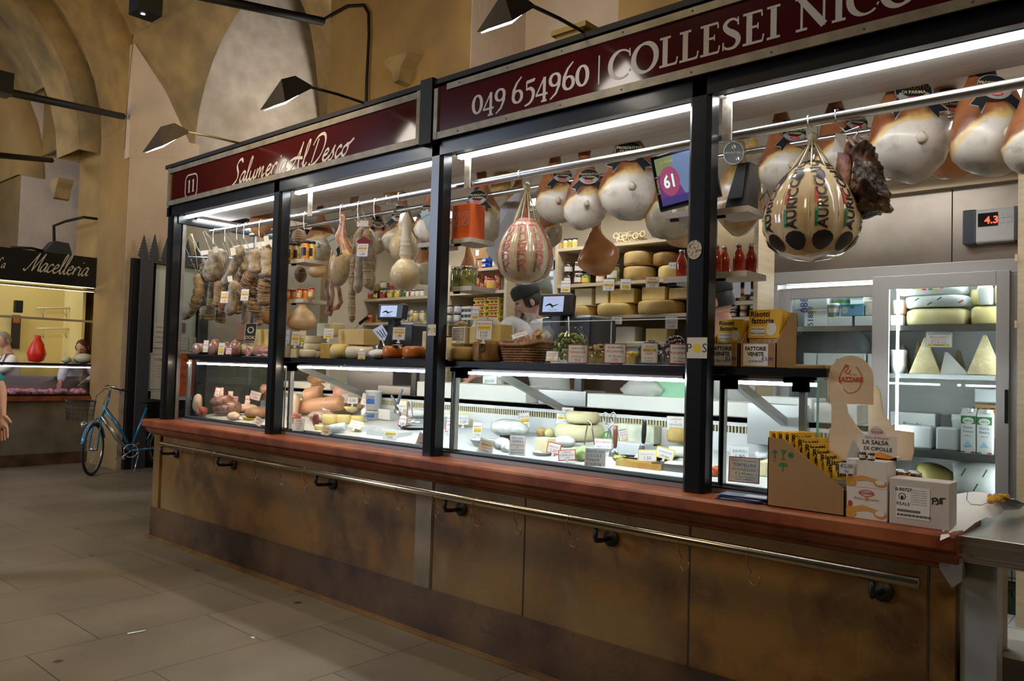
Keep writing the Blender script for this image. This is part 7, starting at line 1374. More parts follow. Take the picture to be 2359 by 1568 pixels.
def door(x0, x1, z0, z1, y, wl, wr, wt, nm):
 i = t.part(nm, (lambda b: (b.box(x0, x0+wl, y, y+.03, z0, z1), b.box(x1-wr, x1, y, y+.03, z0, z1), b.box(x0+wl, x1-wr, y, y+.03, z1-wt, z1), b.box(x0+wl, x1-wr, y, y+.03, z0, z0+.08), b)[-1])(B(fg)), bevel=.003)
 q = B(glass); q.box(x0+wl, x1-wr, y+.012, y+.016, z0+.08, z1-wt); t.part('pane', q, parent=i)
 if x1 > -1.2: h = B(black_matte); p = W(2318, 940, y=y-.01); h.box(p.x-.009, p.x+.009, y-.008, y-.0005, W(2318,975,y=y).z, W(2318,897,y=y).z); t.part('handle', h, parent=i)
x_l0, x_l1 = fx(1787), fx(2030); door(x_l0, x_l1, .46, fzz(1900, 660), YF-.0+.035, fx(1815)-fx(1787), .06, .075, 'left_door')
door(fx(2012), fx(2328, 800), .46, fzz(2150, 632), YF-.035, fx(2050)-fx(2012), fx(2328)-fx(2297), .085, 'right_door')
b = B(M('fridge_light', (1,1,1), .4, emit=(.93,1,.98), es=22)); q = fx(2053)+.01; b.box(q, q+.014, YF+.07, YF+.085, .5, zt-.12); b.box(xa+.1, xb-.1, YF+.12, YF+.135, zt-.10, zt-.085); b.box(xb-.075, xb-.06, YF+.07, YF+.085, .5, zt-.12); t.part('light_strip', b)
ZFS = []
for k, (u, v, hh_) in enumerate(((2170, 748, .035), (2170, 862, .03), (2170, 1038, .05), (2170, 1140, .03))):
 z = W(u, v, y=YF+.1).z; ZFS.append(z); b = B(steel); b.box(xa+.06, xb-.06, YF+.09, YF+.60, z-hh_*.4, z); b.box(xa+.06, xb-.06, YF+.08, YF+.09, z-hh_, z); t.part('fridge_shelf', b)
t.done()
YI = YF+.13
def fb(u0, v0, u1, v1, sh, mat, label, name, cat, dep=.14, dy=0, dz=0, prn=None, bevel=.006, wob=.002):
 y = YI+dy; a, c = W(u0, v1, y=y), W(u1, v1, y=y); h = (v1-v0)*mpp(a); z = ZFS[sh]+dz; b = B(mat); b.box(a.x, c.x, y, y+dep, z, z+h)
 if wob: b.scr(0, wob, 10, u0)
 if not prn: return solo(name, label, cat, b, bevel=bevel)
 t = T(name, label, cat); t.part('body', b, bevel=bevel); q = B(); q.M = fr(((a.x+c.x)/2, y-.0035, z+h/2), (1,0,0), (0,0,1)); prn(q, c.x-a.x, h); t.part('print', q); return t.done()
pm = lambda px: px*mpp(W(1950, 760, y=YI))
styro = M('styrofoam_white', (.82,.85,.87), .6)
vtext = lambda s_: (lambda q, w_, h: (setattr(q, 'M', q.M @ TR(-w_*.1, 0, 0, rz=90)), q.m(BLU).text(s_, w_*.34, 0, 0, .001), q.m(YEL).box(h*.34, h*.42, -w_*.15, w_*.3, 0, .001)))
fb(1852, 709, 1906, 749, 0, styro, 'white carton marked 151889 upright, lower of two in the fridge', 'carton', 'carton', prn=vtext('151889')); fb(1832, 672, 1906, 707, 0, styro, 'white carton marked 0889, upper of two in the fridge', 'carton', 'carton', dz=pm(41), prn=vtext('0889'))
tubm = M('frosted_plastic', (.72,.76,.80), .3)
fb(1906, 726, 1962, 749, 0, tubm, 'frosted plastic tub on the top fridge shelf, left of two', 'food_tub', 'tub'); fb(1968, 725, 2030, 749, 0, tubm, 'frosted plastic tub on the top fridge shelf, right of two', 'food_tub', 'tub')
def rib(q, w_, h): q.m(GRN).box(-w_*.5, w_*.5, h*.1, h*.28, 0, .001)
def cyl_in(u, v0, v1, w_, sh, dz, mat, label, name, cat, band=None, dy=.03, rz=0): y = YI+dy; p = W(u, v1, y=y); k = mpp(p); r, h = w_*k/2, (v1-v0)*k; b = B(mat); b.lathe([(r*.9,0),(r*.98,h*.8),(r*1.05,h*.82),(r*1.05,h)], (p.x,p.y,ZFS[sh]+dz), 18); t = T(name, label, cat); t.part('body', b); q = B(band or l_g); q.lathe([(r*.965,h*.35),(r*.985,h*.62)], (p.x,p.y,ZFS[sh]+dz), 18, cap=False);
d24 = pm(24)
def cup(u, v0, v1, w_, dz, label, band, name='yoghurt_tub', dy=.03, sh=0):
 y = YI+dy; p = W(u, v1, y=y); k = mpp(p); r, h = w_*k/2, (v1-v0)*k; t = T(name, label, 'tub'); z = ZFS[sh]+dz; b = B(white_pl); b.lathe([(r*.88,0),(r*.97,h*.8),(r*1.05,h*.82),(r*1.05,h)], (p.x,p.y,z), 18); t.part('body', b); q = B(band); q.lathe([(r*.925,h*.3),(r*.965,h*.62)], (p.x,p.y,z), 18, cap=False); t.part('band', q); t.done()
cup(1921, 695, 725, 26, d24, 'small white tub standing on the frosted tub in the fridge', l_w); cup(1940, 676, 700, 40, d24+pm(24), 'white mozzarella tub with green band at the top of the fridge', l_g, dy=.08); cup(1950, 672, 686, 36, d24+pm(46), 'blue banded tub lid at the very top of the fridge', l_b, dy=.14)
def bluepack(q, w_, h): q.m(GRN).box(-w_*.5, w_*.5, h*.42, h*.5, 0, .001); q.m(l_w).disc((-w_*.3,0,.001), w_*.14, h*.3, 14); q.m(GRN).disc((0,h*.3,.002), w_*.1, h*.1, 12)
fb(1936, 699, 1990, 725, 0, P('7FB4DC', .4), 'light blue mozzarella pack on the frosted tubs', 'dairy_pack', 'pack', dz=d24, prn=bluepack); fb(1958, 673, 1990, 698, 0, white_pl, 'white and green dairy pack on top of the light blue one', 'dairy_pack', 'pack', dz=d24+pm(27), dy=.03, prn=rib); fb(1992, 690, 2024, 725, 0, M('rice_cake', (.80,.76,.68), .7, c2=(.6,.55,.45), ns=40), 'pale film-wrapped cheese pack beside the door frame', 'dairy_pack', 'pack', dz=d24)
fb(1850, 818, 1880, 860, 1, styro, 'white foam box at the left end of the middle fridge shelf', 'foam_box', 'box'); fb(1882, 818, 1994, 860, 1, styro, 'long white foam box with faint pen writing on the middle fridge shelf', 'foam_box', 'box', prn=lambda q, w_, h: q.m(BLU).text('MIC', h*.3, 0, 0, .001)); fb(1998, 822, 2030, 866, 1, styro, 'white foam box beside the middle door frame', 'foam_box', 'box')
b = B(M('smoked_dome', (.40,.42,.46), .15, alpha=.55)); p = W(1915, 815, y=YI+.2); b.ell((p.x, p.y, ZFS[1]+.16), (.27,.10,.20), 24, 12); solo('plastic_dome', 'large grey transparent dome shape behind the foam boxes', 'dome', b)  # plain see-through grey ellipsoid on the middle shelf
# right door contents
def wrapped(u0, v0, u1, v1, sh, dz, label, name, mat, wob=.012, dy=0.05, sy=.5): y = YI+dy; c = W((u0+u1)/2, v1, y=y); k = mpp(c); rx, rz_ = (u1-u0)*k/2, (v1-v0)*k/2; b = B(mat); b.ell((c.x, c.y+rx*sy*.3, ZFS[sh]+dz+rz_), (rx, rx*sy, rz_*1.05), 24, 14, wob, u0*.3);
def bagw(u0, v0, u1, v1, sh, dz, label, name='wrapped_cheese', cat='cheese', mat=None, dy=0, dep=.22, wob=.014, prn=None):
 y = YI+dy; a, c = W(u0, v1, y=y), W(u1, v1, y=y); h = (v1-v0)*mpp(a); z = ZFS[sh]+dz; n = 14; b = B(mat or M('white_printed_paper', (.84,.85,.86), .35, c2=(.70,.74,.76), ns=9, bump=.6, bs=14)); pr = [(0,.9),(.12,1),(.5,1.02),(.85,1),(1,.86)]; vs = []
 for q, f_ in pr:
  for i in range(28): a_ = 2*math.pi*i/28; ca, sa = math.cos(a_), math.sin(a_); vs.append(((a.x+c.x)/2+(c.x-a.x)/2*f_*math.copysign(abs(ca)**.45, ca), y+dep/2+dep/2*f_*math.copysign(abs(sa)**.45, sa), z+h*q))
 b.add(vs, [(j*28+i, j*28+(i+1) % 28, (j+1)*28+(i+1) % 28, (j+1)*28+i) for j in range(4) for i in range(28)]+[tuple(range(28))[::-1], tuple(range(112,140))], True); b.scr(0, wob, 7, u0)
 t = T(name, label, cat); t.part('wrap', b)
 if prn: q = B(); q.M = fr(((a.x+c.x)/2, y-.014, z+h/2), (1,0,0), (0,0,1)); prn(q, c.x-a.x, h); t.part('print', q)
 t.done()
def pr1(q, w_, h):
 for i in range(9): a_ = R(200+i*17.5); q.m((RED, GRN, l_y)[i % 3]).stroke([(w_*.30*math.cos(a_), h*.35+h*.7*math.sin(a_)*.6), (w_*.30*math.cos(a_+.2), h*.35+h*.7*math.sin(a_+.2)*.6)], sm=1, w=.010)
def pr2(q, w_, h):
 for x, y, m_ in ((-.3,.1,GRN),(.05,.12,GRN),(.38,-.2,RED),(-.1,-.3,GRN)): q.m(m_).stroke([(w_*x, h*y), (w_*(x+.07), h*(y+.22))], sm=1, w=.008)
bagw(2083, 709, 2226, 747, 0, 0, 'big yellow cheese half with pale rind on the top right fridge shelf', mat=M('asiago_cut', (.80,.72,.42), .35, c2=(.72,.60,.30), ns=12), wob=.002); bagw(2080, 683, 2228, 709, 0, pm(39), 'white paper-wrapped cheese with green print, lower of two', prn=pr2); bagw(2062, 656, 2222, 684, 0, pm(66), 'white paper-wrapped cheese with a coloured ring print, upper of two', prn=pr1)
bagw(2232, 704, 2330, 746, 0, 0, 'yellow film-wrapped cheese at the right end of the top fridge shelf', mat=yw, wob=.002); bagw(2250, 660, 2284, 703, 0, pm(43), 'white film-wrapped cheese wedge standing on the yellow cheese', mat=fresh if False else wc, wob=.01, dep=.1); bagw(2232, 652, 2264, 690, 0, pm(44), 'round yellow cheese behind the wrapped wedge', mat=yw, dy=.14, wob=0); bagw(2288, 655, 2330, 702, 0, pm(43), 'yellow cheese at the door edge on the top fridge shelf', mat=yw, dy=.05, wob=.002)
bagw(2052, 690, 2082, 723, 0, pm(26), 'pink wrapped ham end at the left edge of the right fridge door', 'wrapped_ham', 'ham', mat=meat_p, wob=.01); fb(2050, 724, 2080, 749, 0, styro, 'white foam tray under the pink ham end', 'foam_tray', 'tray')
parm = M('parmesan', (.80,.70,.44), .6, c2=(.68,.55,.30), ns=16, bump=.5, bs=40)
def wedge(u0, ut, u1, v0, v1, dy, label, mat=parm, lean=0):
 y = YI+dy; a, c, tp = W(u0, v1, y=y), W(u1, v1, y=y), W(ut, v0, y=y); z = ZFS[1]; h = (v1-v0)*mpp(a); b = B(mat); b.add([(a.x,y,z),(c.x,y,z),(c.x-.01,y+.13,z),(a.x+.02,y+.13,z),(tp.x-.008,y+.03,z+h),(tp.x+.010,y+.03,z+h),(tp.x+.004,y+.10,z+h*.93)], [(3,2,1,0),(0,1,5,4),(1,2,6,5),(2,3,6),(3,0,4,6),(4,5,6)]); b.scr(0, .004, 20, u0); solo('parmesan_wedge', label, 'cheese', b, bevel=.004)
wedge(2093, 2128, 2166, 778, 862, 0, 'large pale parmesan wedge, left one, on the middle fridge shelf'); wedge(2226, 2265, 2312, 770, 864, 0, 'tallest parmesan wedge at the right of the middle fridge shelf'); wedge(2164, 2176, 2232, 812, 864, .02, 'small wedge wrapped in white bag between the two large wedges', wc)
for k, (u, v) in enumerate(((2076,778),(2112,770),(2205,788))): wedge(u-14, u, u+18, v, 845, .26, 'dim parmesan wedge in the back row, %s from the left' % ORD[k])
cup(2070, 808, 862, 34, 0, 'white lidded tub on the middle fridge shelf beside the wedge', l_w, sh=1)
ptag(2163, 781, 42, 36, YF-.0+.09, [('PARMIGIANO',BLU,2.2),('REGGIANO',RED,2.2),('stagionato 24 mesi',BLU,1.2),('€ 2,00 etto',RED,2),('OFFERTA',YEL,1.6)], 'price tag reading PARMIGIANO REGGIANO hanging in the fridge', foot=False, rz=5)
fb(2155, 985, 2205, 1038, 2, tubm, 'white square tub on the lower fridge shelf', 'food_tub', 'tub', bevel=.012); fb(2060, 985, 2146, 1036, 2, tubm, 'wide white tub partly behind the birch display stand, front', 'food_tub', 'tub', bevel=.012); fb(2050, 940, 2155, 985, 2, styro, 'grey foam box marked in pen behind the white tubs', 'foam_box', 'box', dy=.2, dz=pm(30), prn=lambda q, w_, h: q.m(BLK).text('Bianchi', h*.3, 0, -h*.2, .001))
def carton_(u0, u1, v0, v1, label):
 def pr(q, w_, h): q.m(GRN).box(-w_*.5, w_*.5, h*.24, h*.44, 0, .001); q.m(l_w).disc((0,h*.32,.0015), w_*.38, h*.085, 20); q.m(GRN).text('della lat', w_*.17, 0, h*.30, .002, bold=.02); q.m(BLU).text('Panna', w_*.26, 0, h*.12, .001); q.text('Fresca', w_*.26, 0, h*.02, .001); q.m(GRN).text('della lat', w_*.16, 0, -h*.08, .001); q.m(P('9CC8E8', .5)).prism([(-w_*.3,-h*.34),(0,-h*.2),(w_*.3,-h*.34)], .0005, 'xy', .0005); q.m(GRN).box(-w_*.5, -w_*.2, -h*.49, -h*.46, 0, .001); q.m(RED).box(w_*.2, w_*.5, -h*.49, -h*.46, 0, .001)
 y = YI-.02; a, c = W(u0, v1, y=y), W(u1, v1, y=y); h = (v1-v0)*mpp(a)*.88; z = ZFS[2]; t = T('cream_carton', label, 'carton'); b = B(white_pl); x0, x1 = a.x, c.x; d_ = .07; b.box(x0, x1, y, y+d_, z, z+h); b.add([(x0,y,z+h),(x1,y,z+h),(x1,y+d_,z+h),(x0,y+d_,z+h),(x0,y+d_/2,z+h*1.08),(x1,y+d_/2,z+h*1.08)], [(0,1,5,4),(2,3,4,5),(0,4,3),(1,2,5)], False); b.box(x0, x1, y+d_/2-.002, y+d_/2+.002, z+h*1.08, z+h*1.13); t.part('body', b); q = B(white_pl); q.cyl(((x0+x1)/2+.012, y+.012, z+h*1.04), .014, .022, 12); t.part('cap', q); q = B(); q.M = fr(((x0+x1)/2, y-.001, z+h/2), (1,0,0), (0,0,1)); pr(q, x1-x0, h); t.part('print', q); t.done()
carton_(2213, 2247, 940, 1042, 'Panna Fresca cream carton, left of two, on the lower fridge shelf'); carton_(2250, 2285, 942, 1044, 'Panna Fresca cream carton, right of two, on the lower fridge shelf')
cup(2215, 918, 1000, 40, 0, 'white bucket with blue band behind the cream cartons', l_b, sh=2, dy=.16); fb(2245, 925, 2320, 1000, 2, cardb, 'brown cardboard box with dark lettering behind the cream cartons', 'cardboard_box', 'box', dy=.22, dz=pm(30), prn=lambda q, w_, h: q.m(BLK).text('MOTOS', h*.28, 0, h*.2, .001)); fb(2245, 897, 2320, 928, 2, tubm, 'frosted lidded tub at the top right above the brown box', 'food_tub', 'tub', dy=.16, dz=pm(105))
p = W(2160, 1080, y=YI+.1); b = B(M('dull_yellow_rind', (.46,.38,.12), .4)); b.ell((p.x, p.y, ZFS[3]+.10), (.13,.09,.075), 20, 12, Rm=Euler((0,.4,0)).to_matrix()); solo('provolone_cheese', 'dull yellow rounded cheese in the shadow of the bottom fridge shelf', 'cheese', b)
bagw(2188, 1058, 2330, 1138, 3, 0, 'big white paper-wrapped cheese on the bottom fridge shelf', prn=pr2, wob=.02)
# control unit on the steel wall
t = T('temperature_controller', 'grey control box with red 4.3 display on the steel wall', 'controller'); a, c = W(2224, 530, y=2.38), W(2345, 530, y=2.38); z0, z1 = W(2290, 560, y=2.38).z, W(2290, 483, y=2.38).z; x0, x1 = a.x, c.x; w_, h = x1-x0, z1-z0
b = B(M('controller_grey', (.58,.58,.58), .4)); b.box(x0, x1, 2.33, 2.40, z0, z1); t.part('case', b, bevel=.012); b = B(M('controller_dark', (.05,.06,.075), .25)); b.box(x0-.005, x0+w_*.24, 2.322, 2.39, z0-.004, z1+.004); t.part('flap', b, bevel=.008); b = B(MATS['controller_dark']); b.box(x1-.012, x1+.004, 2.325, 2.39, z0, z1); t.part('end_cap', b)
b = B(M('display_black', (.004,.003,.003), .15)); b.box(x0+w_*.28, x0+w_*.66, 2.327, 2.33, z0+h*.48, z1-h*.12); t.part('display', b); b = B(M('red_led', (.3,.0,.0), .3, emit=(1,.04,.02), es=5)); b.M = fr((x0+w_*.54, 2.3262, z0+h*.56), (1,0,0), (0,0,1)); b.text('4.3', h*.30, 0, 0, 0, bold=.02); t.part('digits', b)
b = B(P('C8C8C8', .4)); [b.box(x0+w_*(.70+.08*i), x0+w_*(.76+.08*i), 2.327, 2.33, z0+h*(.54+.15*j), z0+h*(.64+.15*j)) for i in range(3) for j in range(2)]; t.part('buttons', b); t.done()
# green wire grille, brush and paper below / beside the table
t = T('wire_grille', 'dark green wire mesh grille standing under the fridge', 'grille'); gr = M('dark_green_metal', (.01,.035,.02), .5); y = 2.2; a = W(2247, 1390, y=y).x; b = B(gr)
for i in range(12): x = a+.06*i; b.tube([(x,y,.30),(x,y,.72)], .0035, 5)
for j in range(7): b.tube([(a,y,.34+.06*j),(a+.7,y,.34+.06*j)], .0035, 5)
t.part('wires', b, kind='stuff'); b = B(gr); b.box(a, a+.7, y-.02, y+.02, .2, .29); t.part('base_bar', b); t.done()
t = T('brush', 'blue and red brush lying on the white tiles', 'brush'); p, q = W(2325, 1398, z=.22), W(2380, 1402, z=.22); b = B(P('2060B0', .4)); b.tube([p, q], .02, 8); t.part('handle', b); b = B(P('B02828', .5)); b.tube([p+V((.02,.04,.0)), q+V((.02,.04,0))], .018, 8); t.part('head', b); t.done()
b = B(white_pl); p = W(2330, 1590, y=.9); b.box(p.x-.1, p.x+.35, .8, 1.1, .0, .36); b.m(black_matte).disc((p.x-.02, .9, .361), .012, .009, 12); solo('foam_box', 'white box with a black hole cut by the bottom edge on the hall floor', 'box', b)
b = B(M('shopping_paper', (.80,.80,.80), .5)); n = 8; P_ = []
c4_ = [W(2165,1240,z=.99), W(2359,1165,z=1.0), W(2340,1150,z=1.06), W(2210,1130,z=1.05)]
for j in range(n+1):
 for i in range(n+1): s_, r_ = i/n, j/n; P_.append(c4_[0]*(1-s_)*(1-r_)+c4_[1]*s_*(1-r_)+c4_[2]*s_*r_+c4_[3]*(1-s_)*r_)
b.add(P_, [(j*(n+1)+i, j*(n+1)+i+1, (j+1)*(n+1)+i+1, (j+1)*(n+1)+i) for j in range(n) for i in range(n)], True); b.scr(0, .025, 6, 4)
for q in b.v: q.z = max(q.z, .982)
t = T('printed_paper_bag', 'crumpled white paper with yellow and pink flower print on the steel table', 'paper'); t.part('sheet', b); b = B(P('E0C020', .6));
def onp(s_, r_): return c4_[0]*(1-s_)*(1-r_)+c4_[1]*s_*(1-r_)+c4_[2]*s_*r_+c4_[3]*(1-s_)*r_+V((0,-.025,.02))
for i in range(46): q = onp(.55+.32*rnd.random(), .5+.3*rnd.random()); b.m(P('E0C020', .6) if i % 3 else P('D88070', .6)).ell(q, (.009,.004,.009), 6, 4)
b.m(BLK).tube([onp(.2,.9), onp(.22,.65), onp(.3,.5), onp(.45,.42), onp(.55,.5)], .0012, 4); t.part('flower_print', b); t.done()

# ------------------------------------------------------------------ goods standing on the marble ledge at the right
y0 = -.05
def X(u, v=1150, y=y0): return W(u, v, y=y).x
def Z(v, u, y=y0): return W(u, v, y=y).z
t = T('display_box', 'large slanted brown cardboard display box of risotto bags on the ledge', 'display box')
xa, xb = X(1767), X(1946); zb = ZC; zl, zr = Z(1008, 1764), Z(1128, 1946); b = B(cardb); dep = .2
b.prism([(xa,zb),(xb,zb),(xb,zr),(xa+(xb-xa)*.22,zl),(xa,zl)], .004, 'xz', y0); b.prism([(xa,zb),(xb,zb),(xb,zr),(xa+(xb-xa)*.25,zl+.01),(xa,zl+.01)], .004, 'xz', y0+dep); b.box(xa, xa+.004, y0, y0+dep, zb, zl+.005); b.box(xb-.004, xb, y0, y0+dep, zb, zr); b.box(xa, xb, y0, y0+dep, zb, zb+.004); t.part('carton', b)
b = B(P('3A7A55', .7)); b.M = fr((0, y0-.001, 0), (1,0,0), (0,0,1)); s_ = .018; cx_, cz_ = X(1790), Z(1045, 1790)
b.stroke([(cx_-.012,cz_-s_),(cx_-.012,cz_+.005)], sm=1, w=.006); b.prism([(cx_-.024,cz_+.004),(cx_,cz_+.004),(cx_-.012,cz_+s_)], .0003); b.text('ALTO', .008, cx_-.012, cz_-.03, 0)
cx2 = cx_+.022; b.prism([(cx2-.013,cz_+s_),(cx2+.013,cz_+s_),(cx2,cz_-.002)], .0003); b.stroke([(cx2,cz_),(cx2,cz_-s_)], sm=1, w=.004); b.stroke([(cx2-.009,cz_-s_),(cx2+.009,cz_-s_)], sm=1, w=.003)
cx3 = cx_+.052
for i in range(4): a_ = R(i*45); b.stroke([(cx3-.013*math.cos(a_),cz_-.013*math.sin(a_)),(cx3+.013*math.cos(a_),cz_+.013*math.sin(a_))], sm=1, w=.003)
b.stroke([(cx3+.009*math.cos(R(i*40)), cz_+.009*math.sin(R(i*40))) for i in range(10)], sm=1, w=.003); cz2 = cz_-.045; b.prism([(cx2+.018*math.cos(R(i*20)), cz2+.014*math.sin(R(i*20))) for i in range(10)], .0003); b.stroke([(cx2,cz2),(cx2,cz2-.02),(cx2-.005,cz2-.022)], sm=1, w=.003); t.part('transport_symbols', b, label='green transport symbols'); t.done()
for i in range(10):
 xx = xa+.035+(xb-xa-.05)*i/9.; hh = (zl-zb)*1.0-(zl-zb)*.42*max(0, (i-3)/6.)+.02; b1, b2, b3 = B(MATS['risotto_print']), B(MATS['rice_body']), B()
 Mt = TR(xx, y0+.10, zb+.006, rx=88, rz=62+rnd.uniform(-5,5)); risotto_bag(b1, b2, b3, Mt, .15, hh, .013)
 t = T('risotto_bag', 'yellow-topped risotto bag in the slanted ledge box, %s from the left' % ORD[i], 'bag', 'risotto bags in the slanted ledge box'); t.part('bag', b2); t.part('header_card', b1); t.part('print', b3); t.done()
org, brn = P('E8902A', .5), P('9A5A20', .5)
lzm = P('E4DCD2', .5)
def lazz(q, w_, h, big=True, txt=None):
 q.m(P('D8A058', .5)).prism([(-w_*.5,-h*.2),(-w_*.1,-h*.05),(w_*.5,-h*.22),(w_*.5,-h*.34),(0,-h*.22),(-w_*.5,-h*.34)], .0004); q.m(P('D8A030', .5)).prism([(-w_*.5,-h*.46),(-w_*.3,-h*.46),(-w_*.24,-h*.36),(-w_*.34,-h*.16),(-w_*.42,.02*h),(-w_*.48,-h*.14)], .0008); q.m(RED).disc((-w_*.40,-h*.04,.0012), w_*.05, h*.10, 12); q.m(org).disc((w_*.34,-h*.3,.001), w_*.15, h*.12, 16); q.m(l_w).disc((w_*.34,-h*.26,.0015), w_*.12, h*.09, 16)
 if big: ov = [(w_*.17*math.cos(R(i*18)), h*.34+h*.10*math.sin(R(i*18))) for i in range(21)]; q.m(RED).stroke(ov, sm=1, w=.0022, z=.001); q.text('LAZZARIS', w_*.085, 0, h*.31, .0015, bold=.03); q.m(brn).text('Dolce  Piccante', w_*.095, 0, h*.12, .001); q.m(org).text('&', w_*.17, 0, h*.10, .0014)
 if txt: q.m(brn).text(txt, w_*.09, 0, h*.3, .001)
def bx(u0, u1, v0, v1, y, dep, z0, mat, label, name, prn, bevel=.002):
 a, c = X(u0, v1, y), X(u1, v1, y); h = Z(v0, (u0+u1)/2, y)-Z(v1, (u0+u1)/2, y); t = T(name, label, 'box'); b = B(mat); b.box(a, c, y, y+dep, z0, z0+h); t.part('carton', b, bevel=bevel); q = B(); q.M = fr(((a+c)/2, y-.001, z0+h/2), (1,0,0), (0,0,1)); prn(q, c-a, h); t.part('print', q); t.done(); return a, c, z0+h
a1, c1, zt1 = bx(1949, 2043, 1118, 1190, -.045, .11, ZC, lzm, 'lower white and orange LAZZARIS carton on the ledge', 'sauce_carton', lazz)
a2, c2, zt2 = bx(1949, 2043, 1052, 1116, -.045, .11, zt1+.0005, lzm, 'upper LAZZARIS carton on the ledge, open front showing small jars', 'sauce_carton', lambda q, w_, h: lazz(q, w_, h, False, None))
for k in range(2): jar((a2+.055+.03*k, -.035, zt2+.0005), .013, .03, f_dark, 's', l_w, 'tiny sauce jar with silver lid on the upper carton, %s' % ('left','right')[k], 'jar')
t = T('header_card', 'printed header card with handwriting LA SALSA DI CIPOLLE above the cartons', 'card'); y = .03; a, c = X(1975, 1020, y), X(2066, 1020, y); b = B(lzm); zz0, zz1 = zt2, Z(1003, 2020, y); mx_ = (a+c)/2
b.box(a, c, y, y+.06, zt2, zz0+.012); b.prism([(a,zz0),(c,zz0),(c,zz1),(mx_+.032,zz1)]+[(mx_+.032*math.cos(R(i*18)), zz1+.035*math.sin(R(i*18))) for i in range(11)]+[(mx_-.032,zz1),(a,zz1)], .003, 'xz', y); t.part('card', b); q = B(); q.M = fr((mx_, y-.001, 0), (1,0,0), (0,0,1)); w_ = c-a
q.m(RED).stroke([(.020*math.cos(R(i*18)), zz1+.015+.009*math.sin(R(i*18))) for i in range(21)], sm=1, w=.0015); q.text('LAZZARIS', .0085, 0, zz1+.011, .0005, bold=.03); q.m(brn).text('Dolce & Piccante', .012, 0, zz1-.012, .0005); q.m(BLK).text('LA SALSA', .022, -.005, zz1-.033, .001, bold=.01); q.text('DI CIPOLLE', .020, .004, zz1-.056, .001, bold=.01); q.m(org).prism([(-w_*.3,zz0+.01),(w_*.1,zz0+.028),(w_*.46,zz0+.01),(w_*.3,zz0+.003)], .0004); t.part('print', q); t.done()
t = T('price_note', 'white folded note with handwritten €2,00 clipped on the upper carton', 'note'); b = B(paper_w); b.M = face(W(1950, 1078, y=-.06), 20, 0); b.box(-.025,.025,-.02,.02,0,.001); b.M = face(W(1965, 1035, y=-.055), 60, 0); b.add([(-.03,-.03,0),(.025,-.03,0),(.03,.0,0),(-.0,.04,0)], [(0,1,2,3)]); t.part('note', b); b = B(BLU); b.M = face(W(1950, 1078, y=-.0615), 20, 0); b.text('€2,00', .018, 0, .002, .001); b.text('Pz', .014, 0, -.016, .001); t.part('writing', b); t.done()
def pj(q, w_, h):
 q.m(P('EDE8E2', .6)).box(-w_*.38, w_*.18, -h*.34, h*.34, 0, .0004); q.m(BLK).text('B-R0727', h*.095, -w_*.26, h*.24, .001, bold=.02); q.text('REALE', h*.10, -w_*.26, -h*.07, .001); q.disc((-w_*.28,h*.12,.001), h*.075, h*.075, 16); q.m(P('E4DCD2', .5)).disc((-w_*.28,h*.12,.0014), h*.06, h*.06, 14); q.m(BLK).disc((-w_*.28,h*.10,.0018), h*.03, h*.04, 10)
 for i in range(26): q.box(-w_*.36+i*.0042, -w_*.36+i*.0042+.002+.001*(i % 3 == 0), -h*.30, -h*.25, .0005, .001)
 for i in range(18): q.box(-w_*.36+i*.0042, -w_*.36+i*.0042+.0025, -h*.21, -h*.155, .0005, .001)
 for i in range(7): q.text('Aceto Balsamico di Modena', h*.028, 0, h*(.27-.05*i), .001)
 pen = lambda pts: q.stroke([(w_*(.24+x*.1), h*(.08+y*.1)) for x, y in pts], z=.001, w=.0035)
 pen([(-.2,-.6),(-.1,.6)]); pen([(-.4,.5),(.2,.9),(.5,.5),(.0,.1)]); pen([(.6,.8),(.7,-.3),(.3,-.4)]); pen([(1.0,.8),(1.05,-.3)]); pen([(1.3,.9),(1.3,-.3)]); pen([(1.0,.9),(1.9,1.0)])
bx(2048, 2188, 1104, 1212, -.055, .10, ZC, M('worn_white_carton', (.66,.60,.55), .7, c2=(.55,.47,.41), ns=3), 'worn white carton marked PJIT in pen at the right end of the ledge', 'cardboard_box', pj, .003)
for k, (u, v) in enumerate(((2093,1095),(2112,1090))): p = W(u, v, y=.10); jar((p.x, .10+.05*k, ZC), .031-.004*k, .088, (f_oran, f_dark)[k], 's', (l_r, l_w)[k], ('amber sauce jar behind the worn white carton','dark sauce jar behind the amber one')[k], 'jar')
# birch plywood counter stand
t = T('display_stand', 'birch plywood counter stand with round LAZZARIS header', 'display stand'); y1, y2 = .06, .26
def pp(L_, y): return [(W(u, v, y=y).x, W(u, v, y=y).z) for u, v in L_]
b = B(ply); b.prism(pp([(1910,1060),(1910,985),(1915,985),(1915,932),(1912,930),(1912,884),(1924,880),(1936,886),(1944,905),(1952,950),(1975,985),(2000,1010),(2040,1015),(2040,1062)], y1)[::-1], .012, 'xz', y1); t.part('side_panel', b)
b = B(ply); b.prism(pp([(2000,1060),(2000,900),(2008,889),(2018,889),(2026,900),(2034,950),(2060,990),(2104,996),(2104,1040),(2100,1060)], y2)[::-1], .012, 'xz', y2); t.part('side_panel', b)
xh = (W(1962,860,y=.2).x); c_ = W(1963, 872, y=.15); hr_ = 52*mpp(c_); hh = fr((c_.x-.005, .15, c_.z), (.93,.36,0), (0,0,1)); b = B(ply); b.M = hh; b.prism([(hr_*.93,-.10)]+[(hr_*.93*math.cos(R(i*12)), hr_*1.03*math.sin(R(i*12))) for i in range(16)]+[(-hr_*.93,-.10)], .010, 'xy', -.01); t.part('header', b)
